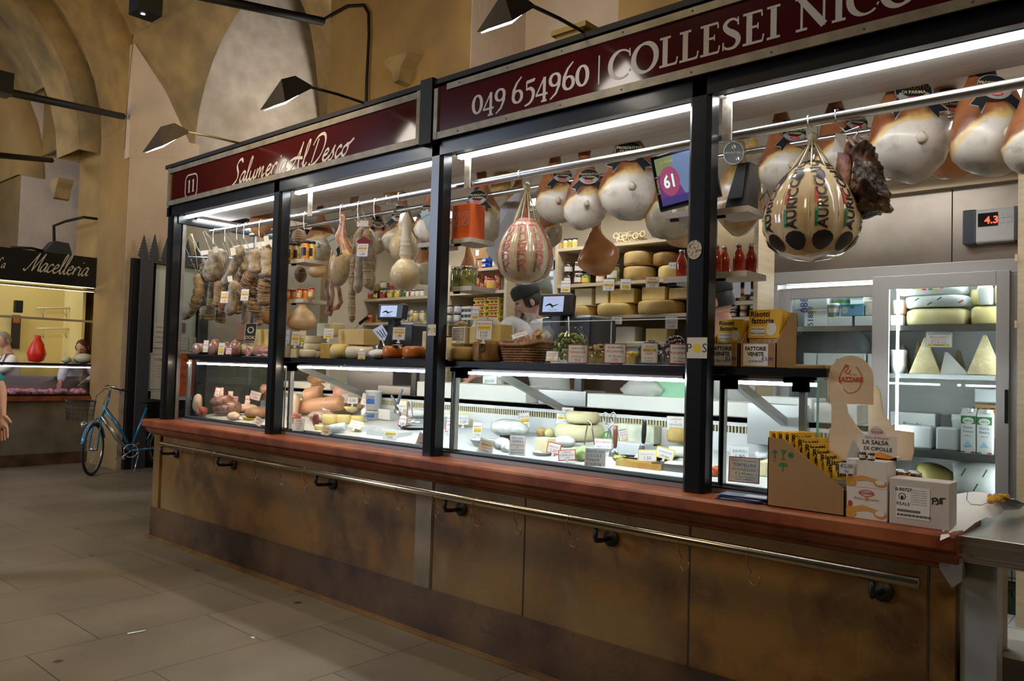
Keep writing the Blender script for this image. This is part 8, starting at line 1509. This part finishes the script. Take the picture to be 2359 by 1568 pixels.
q = B(P('C84A22', .5)); q.M = hh; q.stroke([(.040*math.cos(R(100+i*17)), -.002+.055*math.sin(R(100+i*17)), .0026) for i in range(20)], z=.001, sm=1); q.text('LAZZARIS', .026, 0, -.012, .0015, bold=.03, sx=.78); q.m(BLK).text('dal 1901', .008, .008, .014, .0015); q.m(P('C84A22', .5)); q.stroke([(-.03,.03,.003),(-.018,.055,.004),(-.01,.04,.003),(-.022,.028,.003),(-.01,.02,.004),(.0,.035,.003)], z=.001); t.part('logo', q, label='red logo lettering')
b = B(ply); za, zb_ = ZC+.115, ZC+.14; xs0, xs1 = W(1945,1010,y=.1).x, W(2100,1010,y=.26).x
b.box(xs0, xs1, .08, .27, ZC+.10, ZC+.112); b.box(xs0, xs1, .072, .08, ZC+.10, ZC+.135); b.box(xs0, xs1, .08, .27, ZC, ZC+.012); t.part('tray', b); t.done()
for k in range(11): r_, i = k//6, k % 6; jar((xs0+.035+.044*i+.02*r_, .115+.055*r_, ZC+.112), .021, .058, (f_dark, f_oran, f_dark)[k % 3], 's', None if k % 2 else l_r, 'small dark jar with silver lid on the birch stand, %s row, %s from the left' % (('front','back')[r_], ORD[i]), 'jar', 'small jars on the birch stand')
# leaflets
for k in range(6): p = W(1712, 1150-2*k, z=ZC+.004+.003*k); b = B([P('1C2C5C', .25), P('8A94B0', .25)][k % 2]); b.M = TR(p.x+rnd.uniform(-.02,.02), p.y, ZC+.0035*k+.0005, rz=rnd.uniform(-14,10)); b.box(-.10, .10, -.045, .045, 0, .002); b.m(P('D8DCE8', .25)).box(.0, .09, -.03, .03, .002, .0024) if k == 5 else None; solo('leaflet', 'dark blue leaflet in the fanned pile on the ledge, %s from the bottom' % ORD[k], 'leaflet', b, 'leaflets on the ledge')
# stickers on the posts
def sticker(u, v, y, w_, h_, draw, label): p = W(u, v, y=y); b = B(); b.M = fr((p.x, y-.0015, p.z), (1,0,0), (0,0,1)); draw(b); solo('sticker', label, 'sticker', b)
def pos(b): b.m(P('D8D2C6', .5)).box(-.048, .048, -.045, .045, 0, .0006); b.m(YEL).disc((.0,0,.001), .019, .019, 22); b.m(BLK).text('S', .055, .036, -.019, .001); b.text('P', .055, -.038, -.019, .001)
sticker(1606, 801, -.002, 0, 0, pos, 'square POS sticker with yellow dot low on the thick post'); sticker(995, 760, -.002, 0, 0, lambda b: (b.m(P('D8D2C6', .5)).box(-.034, .034, -.032, .032, 0, .0006), b.m(YEL).disc((0,0,.001), .013, .013, 18), b.m(BLK).text('P', .036, -.024, -.012, .001), b.text('S', .036, .025, -.012, .001)), 'smaller POS sticker with yellow dot on the third post')
sticker(1600, 575, -.002, 0, 0, lambda b: b.m(M('torn_sticker', (.55,.50,.38), .7, c2=(.15,.12,.08), ns=70, lo=.5, hi=.6)).disc((0,0,0), .036, .042, 24), 'round worn sticker half peeled on the thick post')
# ------------------------------------------------------------------ people
def skinned(name, verts, edges, radii, mat, root=0, lvl=2):
 me = bpy.data.meshes.new(name); me.from_pydata([tuple(v) for v in verts], edges, []); o = bpy.data.objects.new(name, me); COL.objects.link(o); me.materials.append(mat)
 md = o.modifiers.new('skin', 'SKIN'); md.use_smooth_shade = True; md.branch_smoothing = .5
 for i, s_ in enumerate(me.skin_vertices[0].data): s_.radius = radii[i] if isinstance(radii[i], tuple) else (radii[i],)*2; s_.use_root = (i == root)
 sb = o.modifiers.new('sub', 'SUBSURF'); sb.levels = lvl; sb.render_levels = lvl; return o
def headmesh(b, M4, detail=1):
 """head facing local -Y, centre of the skull at the origin"""
 b.M = M4; n, m_ = 44, 34; vs = []; g = lambda x, z, cx, cz, sx, sz: math.exp(-((x-cx)/sx)**2-((z-cz)/sz)**2)
 for k in range(m_+1):
  t = math.pi*k/m_
  for i in range(n):
   a = 2*math.pi*i/n; x, y, z = math.sin(t)*math.cos(a), math.sin(t)*math.sin(a), -math.cos(t)
   jaw = 1-.32*max(0, -z)**1.5; px, py, pz = x*.077*jaw, y*.098*(1-.22*max(0, -z)), z*.122
   if y < 0:
    f = -y; py -= .026*f*g(x, z, 0, -.18, .13, .17)+.012*f*g(x, z, 0, .0, .10, .22); py -= .010*f*g(x, z, 0, -.62, .32, .10)+.016*f*g(x, z, 0, -.88, .35, .16); py -= .006*f*g(x, z, 0, .24, .55, .09); py += .012*f*(g(x, z, .36, .07, .18, .11)+g(x, z, -.36, .07, .18, .11))
   vs.append((px, py, pz))
 b.add(vs, [(k*n+i, k*n+(i+1) % n, (k+1)*n+(i+1) % n, (k+1)*n+i) for k in range(m_) for i in range(n)], True)
 for s_ in (-1, 1): b.ell((s_*.076, .012, -.01), (.010,.020,.032), 10, 7)
def facebits(t, M4, hair, hairpart=True, glasses=False, cap=None, bald=False):
 b = B(l_w); b.M = M4; [b.ell((s_*.030, -.078, .006), (.012,.008,.007), 10, 6) for s_ in (-1, 1)]; b.m(BLK); [b.ell((s_*.030, -.0845, .004), (.005,.003,.005), 8, 5) for s_ in (-1, 1)]; t.part('eye', b)
 b = B(hair); b.M = M4; [b.tube([(s_*.016,-.096,.022),(s_*.032,-.094,.027),(s_*.048,-.082,.020)], .0032, 5) for s_ in (-1, 1)]; t.part('eyebrow', b)
 b = B(M('lips', (.42,.16,.13), .5)); b.M = M4; b.tube([(-.022,-.090,-.074),(-.008,-.100,-.072),(.008,-.100,-.072),(.022,-.090,-.074)], .0035, 6); t.part('mouth', b)
 b = B(hair); b.M = M4; n, m_ = 24, 14; vs = [(math.sin(math.pi*k/m_*.62)*math.cos(2*math.pi*i/n)*.083, math.sin(math.pi*k/m_*.62)*math.sin(2*math.pi*i/n)*.104+.006, math.cos(math.pi*k/m_*.62)*.128) for k in range(m_+1) for i in range(n)]
 vs = [(x, max(y, -.055+.3*max(0, .07-z)), z) for x, y, z in vs]; b.add(vs, [(k*n+i, k*n+(i+1) % n, (k+1)*n+(i+1) % n, (k+1)*n+i) for k in range(m_) for i in range(n)], True); b.scr(0, .004, 30);
 b.box(-.081,-.074,-.045,-.02,-.03,.04); b.box(.074,.081,-.045,-.02,-.03,.04); t.part('hair', b)
 if cap: b = B(cap); b.M = M4; b.lathe([(.093,.045),(.098,.05),(.102,.085),(.098,.12),(.075,.145),(.002,.155)], (0,.006,0), 24, sx=.90, sy=1.12); t.part('cap', b)
 if glasses:
  b = B(steel_wire); b.M = M4; [b.tube([(s_*.032+.020*math.cos(R(a)), -.099, .0+.014*math.sin(R(a))) for a in range(0,360,30)], .0013, 4, closed=True) for s_ in (-1, 1)]; b.tube([(-.012,-.101,.003),(.012,-.101,.003)], .0012, 4); [b.tube([(s_*.052,-.099,.004),(s_*.078,-.03,.006),(s_*.08,.01,.004)], .0012, 4) for s_ in (-1, 1)]; t.part('glasses', b)
def person(label, H0, fdir, pelvis, sh, hands, elbows, top, floor, hair, cap=None, glasses=False, legs=True, apron=None, trous=None, hscale=1.0, short=False):
 """H0 head centre, fdir facing, sh = (left shoulder, right shoulder); one continuous body with clothing as children"""
 H0 = V(H0); f = V(fdir).normalized(); up = V((0,0,1)); y_ = -f; x_ = y_.cross(up).normalized(); z_ = x_.cross(y_).normalized(); M4 = Mx(((x_.x,y_.x,z_.x,H0.x),(x_.y,y_.y,z_.y,H0.y),(x_.z,y_.z,z_.z,H0.z),(0,0,0,1))) @ Mx.Scale(hscale, 4)
 p = V(pelvis); sl, sr = V(sh[0]), V(sh[1]); nk = (sl+sr)/2+V((0,0,.05)); ch = p.lerp(nk, .62); wa = p.lerp(nk, .28)
 vs = [p, wa, ch, nk, H0+z_*-.055-f*.02]; es = [(0,1),(1,2),(2,3),(3,4)]; rs = [(.15,.11),(.13,.10),(.155,.115),.060,.055]
 idx = {}
 for k, (s_, e_, h_) in enumerate(((sl, elbows[0], hands[0]), (sr, elbows[1], hands[1]))):
  e_, h_ = V(e_), V(h_); i = len(vs); vs += [s_, e_, h_]; es += [(2, i), (i, i+1), (i+1, i+2)]; rs += [.062,.045,.028]; idx[k] = i+2; d = (h_-e_).normalized(); sd = d.orthogonal().normalized()
  pal = len(vs); vs.append(h_+d*.07); es.append((i+2, pal)); rs.append((.038,.018))
  for q in range(4): j = len(vs); o_ = sd*(-.027+.018*q); vs += [h_+d*.09+o_, h_+d*(.125+.008*(q in (1,2)))+o_+V((0,0,-.008)), h_+d*(.15+.010*(q in (1,2)))+o_+V((0,0,-.022))]; es += [(pal, j), (j, j+1), (j+1, j+2)]; rs += [.0095,.0085,.0075]
  j = len(vs); vs += [h_+d*.03-sd*.035, h_+d*.07-sd*.055]; es += [(i+2, j), (j, j+1)]; rs += [.012,.009]
 if legs:
  sd = (sr-sl).normalized(); ft = V((f.x, f.y, 0)).normalized()
  for s_ in (-1, 1): i = len(vs); hp = p+sd*.09*s_-V((0,0,.06)); vs += [hp, V((hp.x, hp.y, floor+.5))+ft*.02, V((hp.x, hp.y, floor+.09)), V((hp.x, hp.y, floor+.035))+ft*.15]; es += [(0, i), (i, i+1), (i+1, i+2), (i+2, i+3)]; rs += [.095,.06,.042,.035]
 t = T('person', label, 'person'); hb = B(skin); headmesh(hb, M4); e = None
 facebits(t, M4, hair, glasses=glasses, cap=cap); root = t.done(loc=(p.x, p.y, floor))
 def child(o, par): o.parent = par; o.location = -V(root.location) if par is root else (0,0,0); return o
 body = skinned('body', vs, es, rs, skin); child(body, root)
 ho = bpy.data.objects.new('head', hb.mesh('head')); COL.objects.link(ho); child(ho, root)
 cv = [p-V((0,0,.14)), p, wa, ch, nk-V((0,0,.01))]; ce = [(0,1),(1,2),(2,3),(3,4)]; cr_ = [.155,.165,.165,(.215,.165),.085]
 for s_, e_, h_ in ((sl, elbows[0], hands[0]), (sr, elbows[1], hands[1])): e_, h_ = V(e_), V(h_); i = len(cv); cv += [s_, e_]+([] if short else [e_.lerp(h_, .85)]); ce += [(3, i), (i, i+1)]+([] if short else [(i+1, i+2)]); cr_ += [.088,.064]+([] if short else [.042])
 child(skinned('shirt', cv, ce, cr_, top, 2), root)
 if legs:
  child(skinned('trousers', [p-V((0,0,.04))]+[q for i in (-8, -4) for q in (vs[i], vs[i+1], vs[i+2])], [(0,1),(1,2),(2,3),(0,4),(4,5),(5,6)], [.13,.108,.078,.062,.108,.078,.062], trous or P('22242C', .8)), root)
  for i in (-8, -4): b = B(P('1A1614', .5)); q = vs[i+2]; b.ell((q.x+ft.x*.07, q.y+ft.y*.07, floor+.045), (.15,.058,.05), 16, 10, Rm=Euler((0, 0, math.atan2(ft.y, ft.x))).to_matrix()); so = bpy.data.objects.new('shoe', b.mesh('shoe')); COL.objects.link(so); child(so, root)
 if apron:
  b = B(apron); ft = V((f.x, f.y, 0)).normalized(); sd = (sr-sl).normalized(); b.add([q+ft*.15 for q in (p-sd*.17-V((0,0,.35)), p+sd*.17-V((0,0,.35)), ch+sd*.12, ch-sd*.12)]+[q+ft*.135 for q in (p-sd*.17-V((0,0,.35)), p+sd*.17-V((0,0,.35)), ch+sd*.12, ch-sd*.12)], [(0,1,2,3),(7,6,5,4),(0,4,5,1),(1,5,6,2),(2,6,7,3),(3,7,4,0)])
  for s_ in (-1, 1): b.tube([ch+sd*.11*s_+ft*.15, nk+sd*.07*s_+ft*.06, nk+sd*.06*s_-ft*.05], .012, 6, flat=.4)
  o = bpy.data.objects.new('apron', b.mesh('apron')); COL.objects.link(o); child(o, root)
 return root
h = W(1218, 696, y=1.5); hx, hy, hz = h.x, h.y, h.z
person('man in black cap and glasses with white jacket, looking down behind the counter', h, (-.62,-.66,-.42), (hx+.22, hy+.10, 1.12), ((hx-.10, hy-.10, hz-.14), (hx+.24, hy+.20, hz-.14)), ((hx-.24, hy-.35, 1.42), (hx-.10, hy+.05, 1.40)), ((hx-.06, hy-.26, 1.58), (hx+.20, hy+.30, 1.62)), cloth_w, .2, hairm, cap=M('cap_black', (.025,.028,.03), .8), glasses=True, apron=M('apron_brown', (.05,.025,.022), .8))
h = W(1650, 695, y=1.3); hx, hy, hz = h.x, h.y, h.z
person('man in dark cap half hidden behind the thick post, facing left', h, (-.9,-.2,-.25), (hx+.05, hy+.05, 1.1), ((hx-.0, hy-.18, hz-.24), (hx+.1, hy+.2, hz-.24)), ((hx-.25, hy-.25, 1.4), (hx-.22, hy+.1, 1.4)), ((hx-.05, hy-.25, 1.5), (hx+.05, hy+.25, 1.5)), cloth_w, .2, hairm, cap=MATS['cap_black'])
h = W(-40, 800, x=-6.2)
person('passer-by in a teal short-sleeved shirt cut by the left edge, arm hanging', (h.x-.15, -1.62, 1.62), (1,0,0), (h.x-.15, -1.62, .93), ((h.x-.15, -1.40, 1.40), (h.x-.15, -1.84, 1.40)), (W(5, 958, x=-6.15), (-6.25, -1.95, .80)), (W(0, 890, x=-6.25), (-6.35, -1.92, 1.10)), M('teal_shirt', (.01,.22,.22), .8), 0, hairm, short=True)
# ------------------------------------------------------------------ butcher stall at the far left
XM = -12.0
def mp(u, v): return W(u, v, x=XM)
yl, yr = -1.6, mp(222, 900).y
t = T('butcher_stall', 'distant lit butcher stall with black sign reading La Macelleria', 'market stall')
zs0, zs1, zc = mp(120, 655).z, mp(120, 583).z, mp(120, 912).z; zg = mp(120, 838).z
b = B(M('butcher_stone', (.20,.17,.13), .6, c2=(.12,.10,.075), ns=3)); b.box(XM-.7, XM, yl, yr, .0, zc-.06); t.part('stone_front', b)
b = B(MATS['brown_breccia']); b.box(XM-.7, XM+.02, yl, yr, 0, .16); t.part('plinth', b)
b = B(st_red); b.box(XM-.2, XM+.08, yl, yr+.02, zc-.06, zc); t.part('ledge', b)
b = B(M('sign_black', (.008,.009,.011), .25)); b.box(XM-.1, XM+.05, yl, yr+.08, zs0, zs1); t.part('sign_board', b)
SC['M'] = (1.7, [[(-.3,.2),(.0,.0),(.5,1.0),(1.0,2.1)],[(1.0,2.1),(.85,1.0),(.8,.0)],[(.8,.0),(1.3,1.1),(1.75,2.1)],[(1.75,2.1),(1.55,.9),(1.55,.1),(1.75,.15)]]); SC['L'] = (1.2, [[(1.0,1.8),(.8,2.2),(.5,1.8),(.4,.6),(.2,.1),(-.1,.1),(.3,.15),(1.0,-.1)]])
b = B(P('B8B4AC', .5)); hM = (zs1-zs0)*.21
def script_x(b, s_, y, z, h, slant=.4):
 cx = y; b.M = fr((XM+.052,0,0), (0,1,0), (0,0,1))
 for chh in s_:
  adv, st = SC[chh]
  for k, q in enumerate(st): b.stroke([(cx+(px+py*slant)*h*.8, z+py*h) for px, py in q], z=.0004*k, sm=4, nib=(R(50), .2*h, .07*h), w=1)
  cx += adv*h*.8
ya = mp(55, 625).y; script_x(b, 'Macelleria', ya, zs0+(zs1-zs0)*.36, (mp(215,625).y-ya)/(.8*9.2)); script_x(b, 'La', mp(-14, 610).y, zs0+(zs1-zs0)*.36, hM*.7); t.part('lettering', b)
b = B(M('warm_steel', (.55,.50,.38), .35, .8)); [b.box(XM-.02, XM+.0, yl, yr, z-.015, z+.015) for z in (mp(120, 662).z, mp(120, 735).z)]; t.part('rail', b)
b = B(black_metal); b.box(XM-.3, XM+.02, yl, yr, zg-.02, zg+.01); b.box(XM-.02, XM+.03, yl, yr, zc, zc+.03); t.part('shelf', b)
b = B(black_metal); [b.box(XM-.02, XM+.05, mp(u, 800).y, mp(u, 800).y+.05, zc*0+.05, zs1+.04) for u in (222, 236)]; b.box(XM, XM+.06, mp(222,800).y, mp(255,800).y, zs1-.02, zs1+.03); t.part('post', b)
b = B(M('butcher_wall', (.80,.66,.28), .6)); b.box(XM-1.5, XM-1.45, yl, yr+.3, .3, zs1); b.box(XM-1.45, XM-.7, yr+.02, yr+.06, .3, zs1); t.part('back_wall', b)
b = B(M('butcher_tube', (1,1,1), .4, emit=(1,.88,.55), es=9)); b.box(XM-.16, XM-.12, yl, yr-.05, zs0-.05, zs0-.02); b.box(XM-1.0, XM-.95, yl+.3, yr-.2, zs1-.2, zs1-.17); t.part('tube_light', b)
b = B(M('violet_tube', (1,1,1), .4, emit=(.85,.55,1), es=9)); b.box(XM-.10, XM-.08, yl, yr-.05, zg-.05, zg-.035); t.part('violet_tube', b)
b = B(glass); b.box(XM-.004, XM, yl, yr, zc+.03, zg-.02); t.part('glass', b)
b = B(steel); b.box(XM-.65, XM-.05, yl, yr, zc-.02, zc+.02); b.box(XM-.66, XM-.62, yl, yr, zc, zc+.26); t.part('tray', b); t.done()
mb = M('minced_meat', (.62,.12,.20), .5, c2=(.85,.55,.62), ns=30, bump=.6)
b = B(mb)
for i in range(90): b.ell((XM-.10-.3*rnd.random(), yl+.9+(yr-yl-.95)*rnd.random(), zc+.035+.03*rnd.random()), (.045,.05,.035), 7, 5, .012, i)
solo('meat_pieces', 'pink meat pieces spread in the butcher case', 'meat', b, kind='stuff')
for (u, v, w_, h_, m_, lab, nm) in ((85,805,20,30,P('D82818', .35),'red plastic bag hanging in the butcher stall','red_bag'),(193,825,22,12,P('B8B8A0', .5),'stack of pale trays on the butcher shelf','tray_stack'),(153,826,11,8,P('B4C0A0', .5),'round pale object on the butcher shelf','round_object')):
 p = W(u, v, x=XM-.18 if v > 810 else XM-.6); k = mpp(p); b = B(m_); b.ell((p.x, p.y, (zg+.01+h_*k if v > 810 else p.z)), (w_*k, w_*k, h_*k), 14, 9, 0, u) if 'bag' not in nm else (b.lathe([(.03,-.2),(.10,-.17),(.115,-.05),(.085,.08),(.04,.16),(.05,.2)], p, 14), b.scr(0, .03, 9, 3)); solo(nm, lab, nm.split('_')[-1], b)
for u0, u1, v in ((85,232,710),(85,232,757)): p, q = W(u0, v, x=XM-1.2), W(u1, v-2, x=XM-1.2); b = B(P('D8C890', .4)); b.tube([p, q], .018, 6); [b.tube([p.lerp(q, s_), p.lerp(q, s_)+V((0,0,-.14)), p.lerp(q, s_)+V((-.2,0,.0))], .008, 4) for s_ in (.1,.45,.75)]; solo('wall_rail', 'pale hanging rail on the butcher stall back wall, %s' % ('upper' if v < 750 else 'lower'), 'rail', b)
b = B(black_matte); p = W(42, 706, x=XM-.6); b.cbox(p, (.1,.09,.17)); solo('wall_speaker', 'small black speaker high in the butcher stall', 'speaker', b)
b = B(P('302820', .6)); p = W(36, 765, x=XM-1.4); b.cbox(p, (.02,.12,.5)); b.m(P('A86A30', .6)).cbox(p+V((.012,0,.2)), (.01,.09,.12)); solo('wall_poster', 'narrow dark poster on the butcher stall wall', 'poster', b)
h = W(8, 783, x=-13.1); person('grey-haired butcher in white with a red apron strap, at the left edge', h, (.3,-.9,-.25), (h.x, h.y+.1, 1.05), ((h.x+.17, h.y+.08, h.z-.25), (h.x-.17, h.y+.08, h.z-.25)), ((h.x+.2, h.y-.3, 1.2), (h.x-.2, h.y-.3, 1.2)), ((h.x+.22, h.y+.0, 1.3), (h.x-.22, h.y, 1.3)), cloth_w, .3, P('8A857C', .8), apron=P('6A1018', .7))
h = W(190, 800, x=-12.6); person('brown-haired butcher in white bending low behind the pale trays', h, (.55,-.6,-.55), (h.x-.35, h.y+.1, .98), ((h.x-.05, h.y-.18, h.z-.20), (h.x-.2, h.y+.16, h.z-.20)), ((h.x+.2, h.y-.35, 1.13), (h.x+.15, h.y+.0, 1.13)), ((h.x+.1, h.y-.3, 1.2), (h.x, h.y+.2, 1.2)), cloth_w, .3, P('5A3018', .7))
b = B(P('8E1A12', .4)); p = W(238, 815, x=XM+.06); b.cbox(p, (.06,.1,.17)); solo('fire_alarm_box', 'red box on the black post of the butcher stall', 'box', b, bevel=.005)
t = T('floodlight', 'black wedge-shaped floodlight on top of the butcher sign', 'lamp'); p = W(132, 570, x=XM); b = B(M('flood_black', (.03,.035,.045), .4)); b.prism([(p.y-.17,zs1),(p.y+.18,zs1),(p.y+.13,zs1+.16),(p.y-.05,zs1+.17)], .25, 'yz', XM-.2); t.part('housing', b); b = B(black_matte); b.tube([(XM-.05,p.y-.55,zs1+.02),(XM-.05,p.y-.3,zs1+.04),(XM-.05,p.y-.1,zs1+.01)], .02, 6); t.part('cable', b); t.done()
# ------------------------------------------------------------------ notice board with tree cut-outs
XB = XW+.17; bd = M('board_slate', (.05,.055,.07), .6)
def bp(u, v): q = W(u, v, x=XB); return q
t = T('notice_board', 'tall slate notice board with cut-out tree shapes along its top', 'notice board')
ys = [bp(u, 700).y for u in (300, 346, 458, 477)]; ztp = bp(330, 597).z
b = B(black_matte); b.box(XW+.121, XB+.03, ys[0], ys[0]+.10, 0, ztp); b.box(XW+.121, XW+.14, ys[0], ys[3], 0, ztp); t.part('back', b)
b = B(bd); b.box(XB, XB+.06, ys[0]+.10, ys[1], 0, ztp+.01); b.box(XB, XB+.06, ys[2], ys[3], 0, ztp); b.box(XB, XB+.05, ys[1], ys[2], ztp-.04, ztp); t.part('frame', b)
for k, (u, v0) in enumerate(((331,541),(356,539),(384,548),(408,550),(432,552),(455,556))):
 q = bp(u, v0); y, hh = q.y, q.z-ztp; w_ = .085; P_ = [(.012,0)]; n = 7
 for i in range(n): f_ = i/n; P_ += [(w_*(1-f_)*(1.0 if i else .9), hh*(.16+.84*f_)), (w_*(1-f_)*.55, hh*(.16+.84*(f_+.6/n)))]
 P_ += [(0, hh)]+[(-a, c) for a, c in P_[::-1]]; b = B(bd); b.prism([(y+a, ztp+c) for a, c in P_], .012, 'yz', XB+.01); t.part('tree_shape', b)
t.done()
def sheet(u0, v0, u1, v1, mat, label, draw=None, off=.012, name='poster'):
 a, c = bp(u0, v1), bp(u1, v0); z1 = bp(u0, v0).z; t = T(name, label, 'poster'); b = B(mat); b.box(XB-.02+off, XB-.019+off, a.y, c.y, a.z, z1); t.part('sheet', b)
 if draw: q = B(); q.M = fr((XB-.018+off, (a.y+c.y)/2, (a.z+z1)/2), (0,1,0), (0,0,1)); draw(q, c.y-a.y, z1-a.z); t.part('print', q)
 t.done()
sheet(347, 606, 457, 922, M('board_sheet', (.62,.68,.70), .5), 'large pale backing sheet filling the notice board')
def p1(q, w_, h): q.m(BLU); q.stroke([(-w_*.46,-h*.46),(w_*.46,-h*.46),(w_*.46,h*.46),(-w_*.46,h*.46),(-w_*.46,-h*.46)], sm=1, w=.008); q.m(BLK).text('I SOLISTI', h*.09, 0, h*.3, .001); [q.text('concerto di musica', h*.03, 0, h*(.15-.07*i), .001) for i in range(5)]
sheet(341, 812, 400, 900, M('poster_white', (.70,.70,.68), .6), 'white concert poster reading I SOLISTI with blue border', p1, .016)
sheet(408, 813, 452, 912, P('E8641C', .6), 'orange poster with black capitals seen through the salami bay glass', lambda q, w_, h: (q.m(BLK), [q.text(s_, h*.13, 0, h*(.3-.18*i), .001, sx=.6) for i, s_ in enumerate(('NO','CUOCA','AL LAO','SOLO'))]), .016)
sheet(408, 742, 428, 766, M('picture_teal', (.05,.20,.25), .5, c2=(.5,.15,.05), ns=4), 'small teal and orange picture on the notice board', None, .018)
for k, (u0, v0, u1, v1) in enumerate(((412,772,432,806),(436,776,452,808),(352,742,396,800))): sheet(u0, v0, u1, v1, M('poster_white', ()) if False else MATS['poster_white'], 'white notice sheet on the board, %s' % ('centre','right','hanging loose at left')[k], lambda q, w_, h: (q.m(BLU), [q.text('avviso pubblico', w_*.12, 0, h*(.3-.2*i), .001) for i in range(4)]), .02+.002*k)
# ------------------------------------------------------------------ bicycle
t = T('bicycle', 'blue and silver city bicycle with black basket leaning by the notice board', 'bicycle'); tyre = M('tyre', (.015,.015,.015), .7); blu_ = M('bike_blue', (.02,.20,.42), .3, .2, coat=.5); silv = M('bike_silver', (.50,.50,.52), .25, .9)
def ring(c, r, rt, M_, b, n=28): b.M = M_; b.tube([(c[0]+r*math.cos(2*math.pi*i/n), c[1], c[2]+r*math.sin(2*math.pi*i/n)) for i in range(n)], rt, 8, closed=True)
for nm, c, rz_ in (('front_wheel', (0,0,.33), 62), ('rear_wheel', (1.05,0,.33), 0)):
 Mf = TR(.13, 0, 0, rz=rz_) @ TR(-.13, 0, 0); b = B(tyre); ring(c, .315, .018, Mf, b); i = t.part(nm, b); b = B(silv); ring(c, .295, .009, Mf, b); b.tube([(c[0],-.05,.33),(c[0],.05,.33)], .02, 8); [b.tube([(c[0],0,.33),(c[0]+.295*math.cos(R(a)),0,.33+.295*math.sin(R(a)))], .0012, 3) for a in range(0,360,18)]; t.part('rim', b, parent=i)
 b = B(M('mudguard', (.10,.30,.48), .3, .3)); b.M = Mf; b.tube([(c[0]+.345*math.cos(R(a)), 0, .33+.345*math.sin(R(a))) for a in range(20,175,12)], .024, 6, flat=.3); t.part('mudguard', b)
b = B(blu_); Mf = TR(.13,0,0,rz=62) @ TR(-.13,0,0); b.M = Mf; [b.tube([(0,s_*.05,.33),(.10,s_*.045,.68),(.13,0,.72)], .011, 8) for s_ in (-1, 1)]; b.M = Mx.Identity(4)
b.tube([(.15,0,.66),(.24,0,.98)], .017, 8); b.tube([(.20,0,.84),(.42,0,.52),(.52,0,.30)], .019, 8); b.tube([(.52,0,.29),(.70,0,.85)], .016, 8); [b.tube([(.52,s_*.03,.29),(1.05,s_*.06,.33)], .010, 6) for s_ in (-1, 1)]; [b.tube([(.66,s_*.02,.70),(1.05,s_*.06,.33)], .009, 6) for s_ in (-1, 1)]; t.part('frame', b)
b = B(silv); b.tube([(.17,0,.74),(.36,0,.44),(.52,0,.29)], .026, 8); t.part('down_tube', b, label='silver down tube'); b = B(silv); b.tube([(.24,0,.98),(.25,0,1.08),(.22,0,1.10)], .013, 8); b.tube([(.34,-.30,1.10),(.24,-.24,1.13),(.18,-.08,1.10),(.18,.08,1.10),(.24,.24,1.13),(.34,.30,1.10)], .011, 8); b.tube([(.30,.20,.80*0+.42),(.42,.0,.60)], .001, 4); t.part('handlebar', b)

for s_ in (-1, 1): b = B(black_matte); b.tube([(.32,s_*.29,1.10),(.44,s_*.31,1.07)], .016, 8); t.part('grip', b)
b = B(black_matte); b.tube([(.18,0,1.08),(.10,.05,1.0),(.06,.05,.7)], .004, 4); b.tube([(.3,.24,1.1),(.2,.15,.9),(.4,.02,.6)], .004, 4); t.part('brake_cable', b)
b = B(M('basket_wire', (.03,.03,.04), .4));
for z, s_ in ((.70,.85),(.76,.9),(.82,.94),(.88,.97),(.94,1)): b.tube([(-.08+.17*s_*math.copysign(abs(math.cos(R(a)))**.6, math.cos(R(a))), .20*s_*math.copysign(abs(math.sin(R(a)))**.6, math.sin(R(a))), z) for a in range(0,360,20)], .003 if z < .93 else .006, 4, closed=True)
for a in range(0, 360, 15): ca, sa = math.copysign(abs(math.cos(R(a)))**.6, math.cos(R(a))), math.copysign(abs(math.sin(R(a)))**.6, math.sin(R(a))); b.tube([(-.08+.145*ca, .17*sa, .70), (-.08+.17*ca, .2*sa, .94)], .002, 4)
t.part('basket', b); b = B(silv); b.ell((-.03,0,.63), (.05,.05,.045), 12, 8); t.part('headlamp', b)
b = B(silv); b.tube([(.52,-.05,.29)]+[(.52,-.05,.29)], .01, 4); ring((.52,-.055,.29), .085, .008, Mx.Identity(4), b, 20); b.M = Mx.Identity(4); b.tube([(.52,-.06,.29),(.40,-.07,.20)], .010, 6); b.box(.34,.44,-.14,-.07,.19,.215); b.tube([(.52,.06,.29),(.64,.07,.38)], .010, 6); t.part('crank', b)
b = B(silv); b.tube([(.62,-.05,.28),(.58,-.12,.13),(.55,-.17,.01)], .009, 6); t.part('kickstand', b)
b = B(black_matte); b.ell((.76,0,.93), (.14,.09,.035), 14, 8); b.tube([(.70,0,.85),(.73,0,.92)], .012, 6); t.part('saddle', b)
p0 = W(212, 1089, z=0); t.done(loc=(p0.x+.10, p0.y-.13, 0), local=True, rot=(0, 0, R(76)), scale=1)
# litter on the hall floor
b = B(paper_w); p, q = W(294, 1460, z=.002), W(335, 1453, z=.002); d = (q-p); nn = V((-d.y, d.x, 0)).normalized()*.008; b.add([p-nn, q-nn*.4, q+nn*.4, p+nn, p-nn+V((0,0,.004)), q-nn*.4+V((0,0,.006)), q+nn*.4+V((0,0,.006)), p+nn+V((0,0,.004))], [(0,1,2,3),(4,5,6,7),(0,1,5,4),(1,2,6,5),(2,3,7,6),(3,0,4,7)]); solo('paper_scrap', 'thin white paper strip lying on the stone floor', 'litter', b)
b = B(paper_w); p = W(583, 1468, z=.002); b.box(p.x-.012, p.x+.012, p.y-.006, p.y+.006, .0, .004); solo('paper_scrap', 'tiny white paper fleck on the stone floor', 'litter', b)
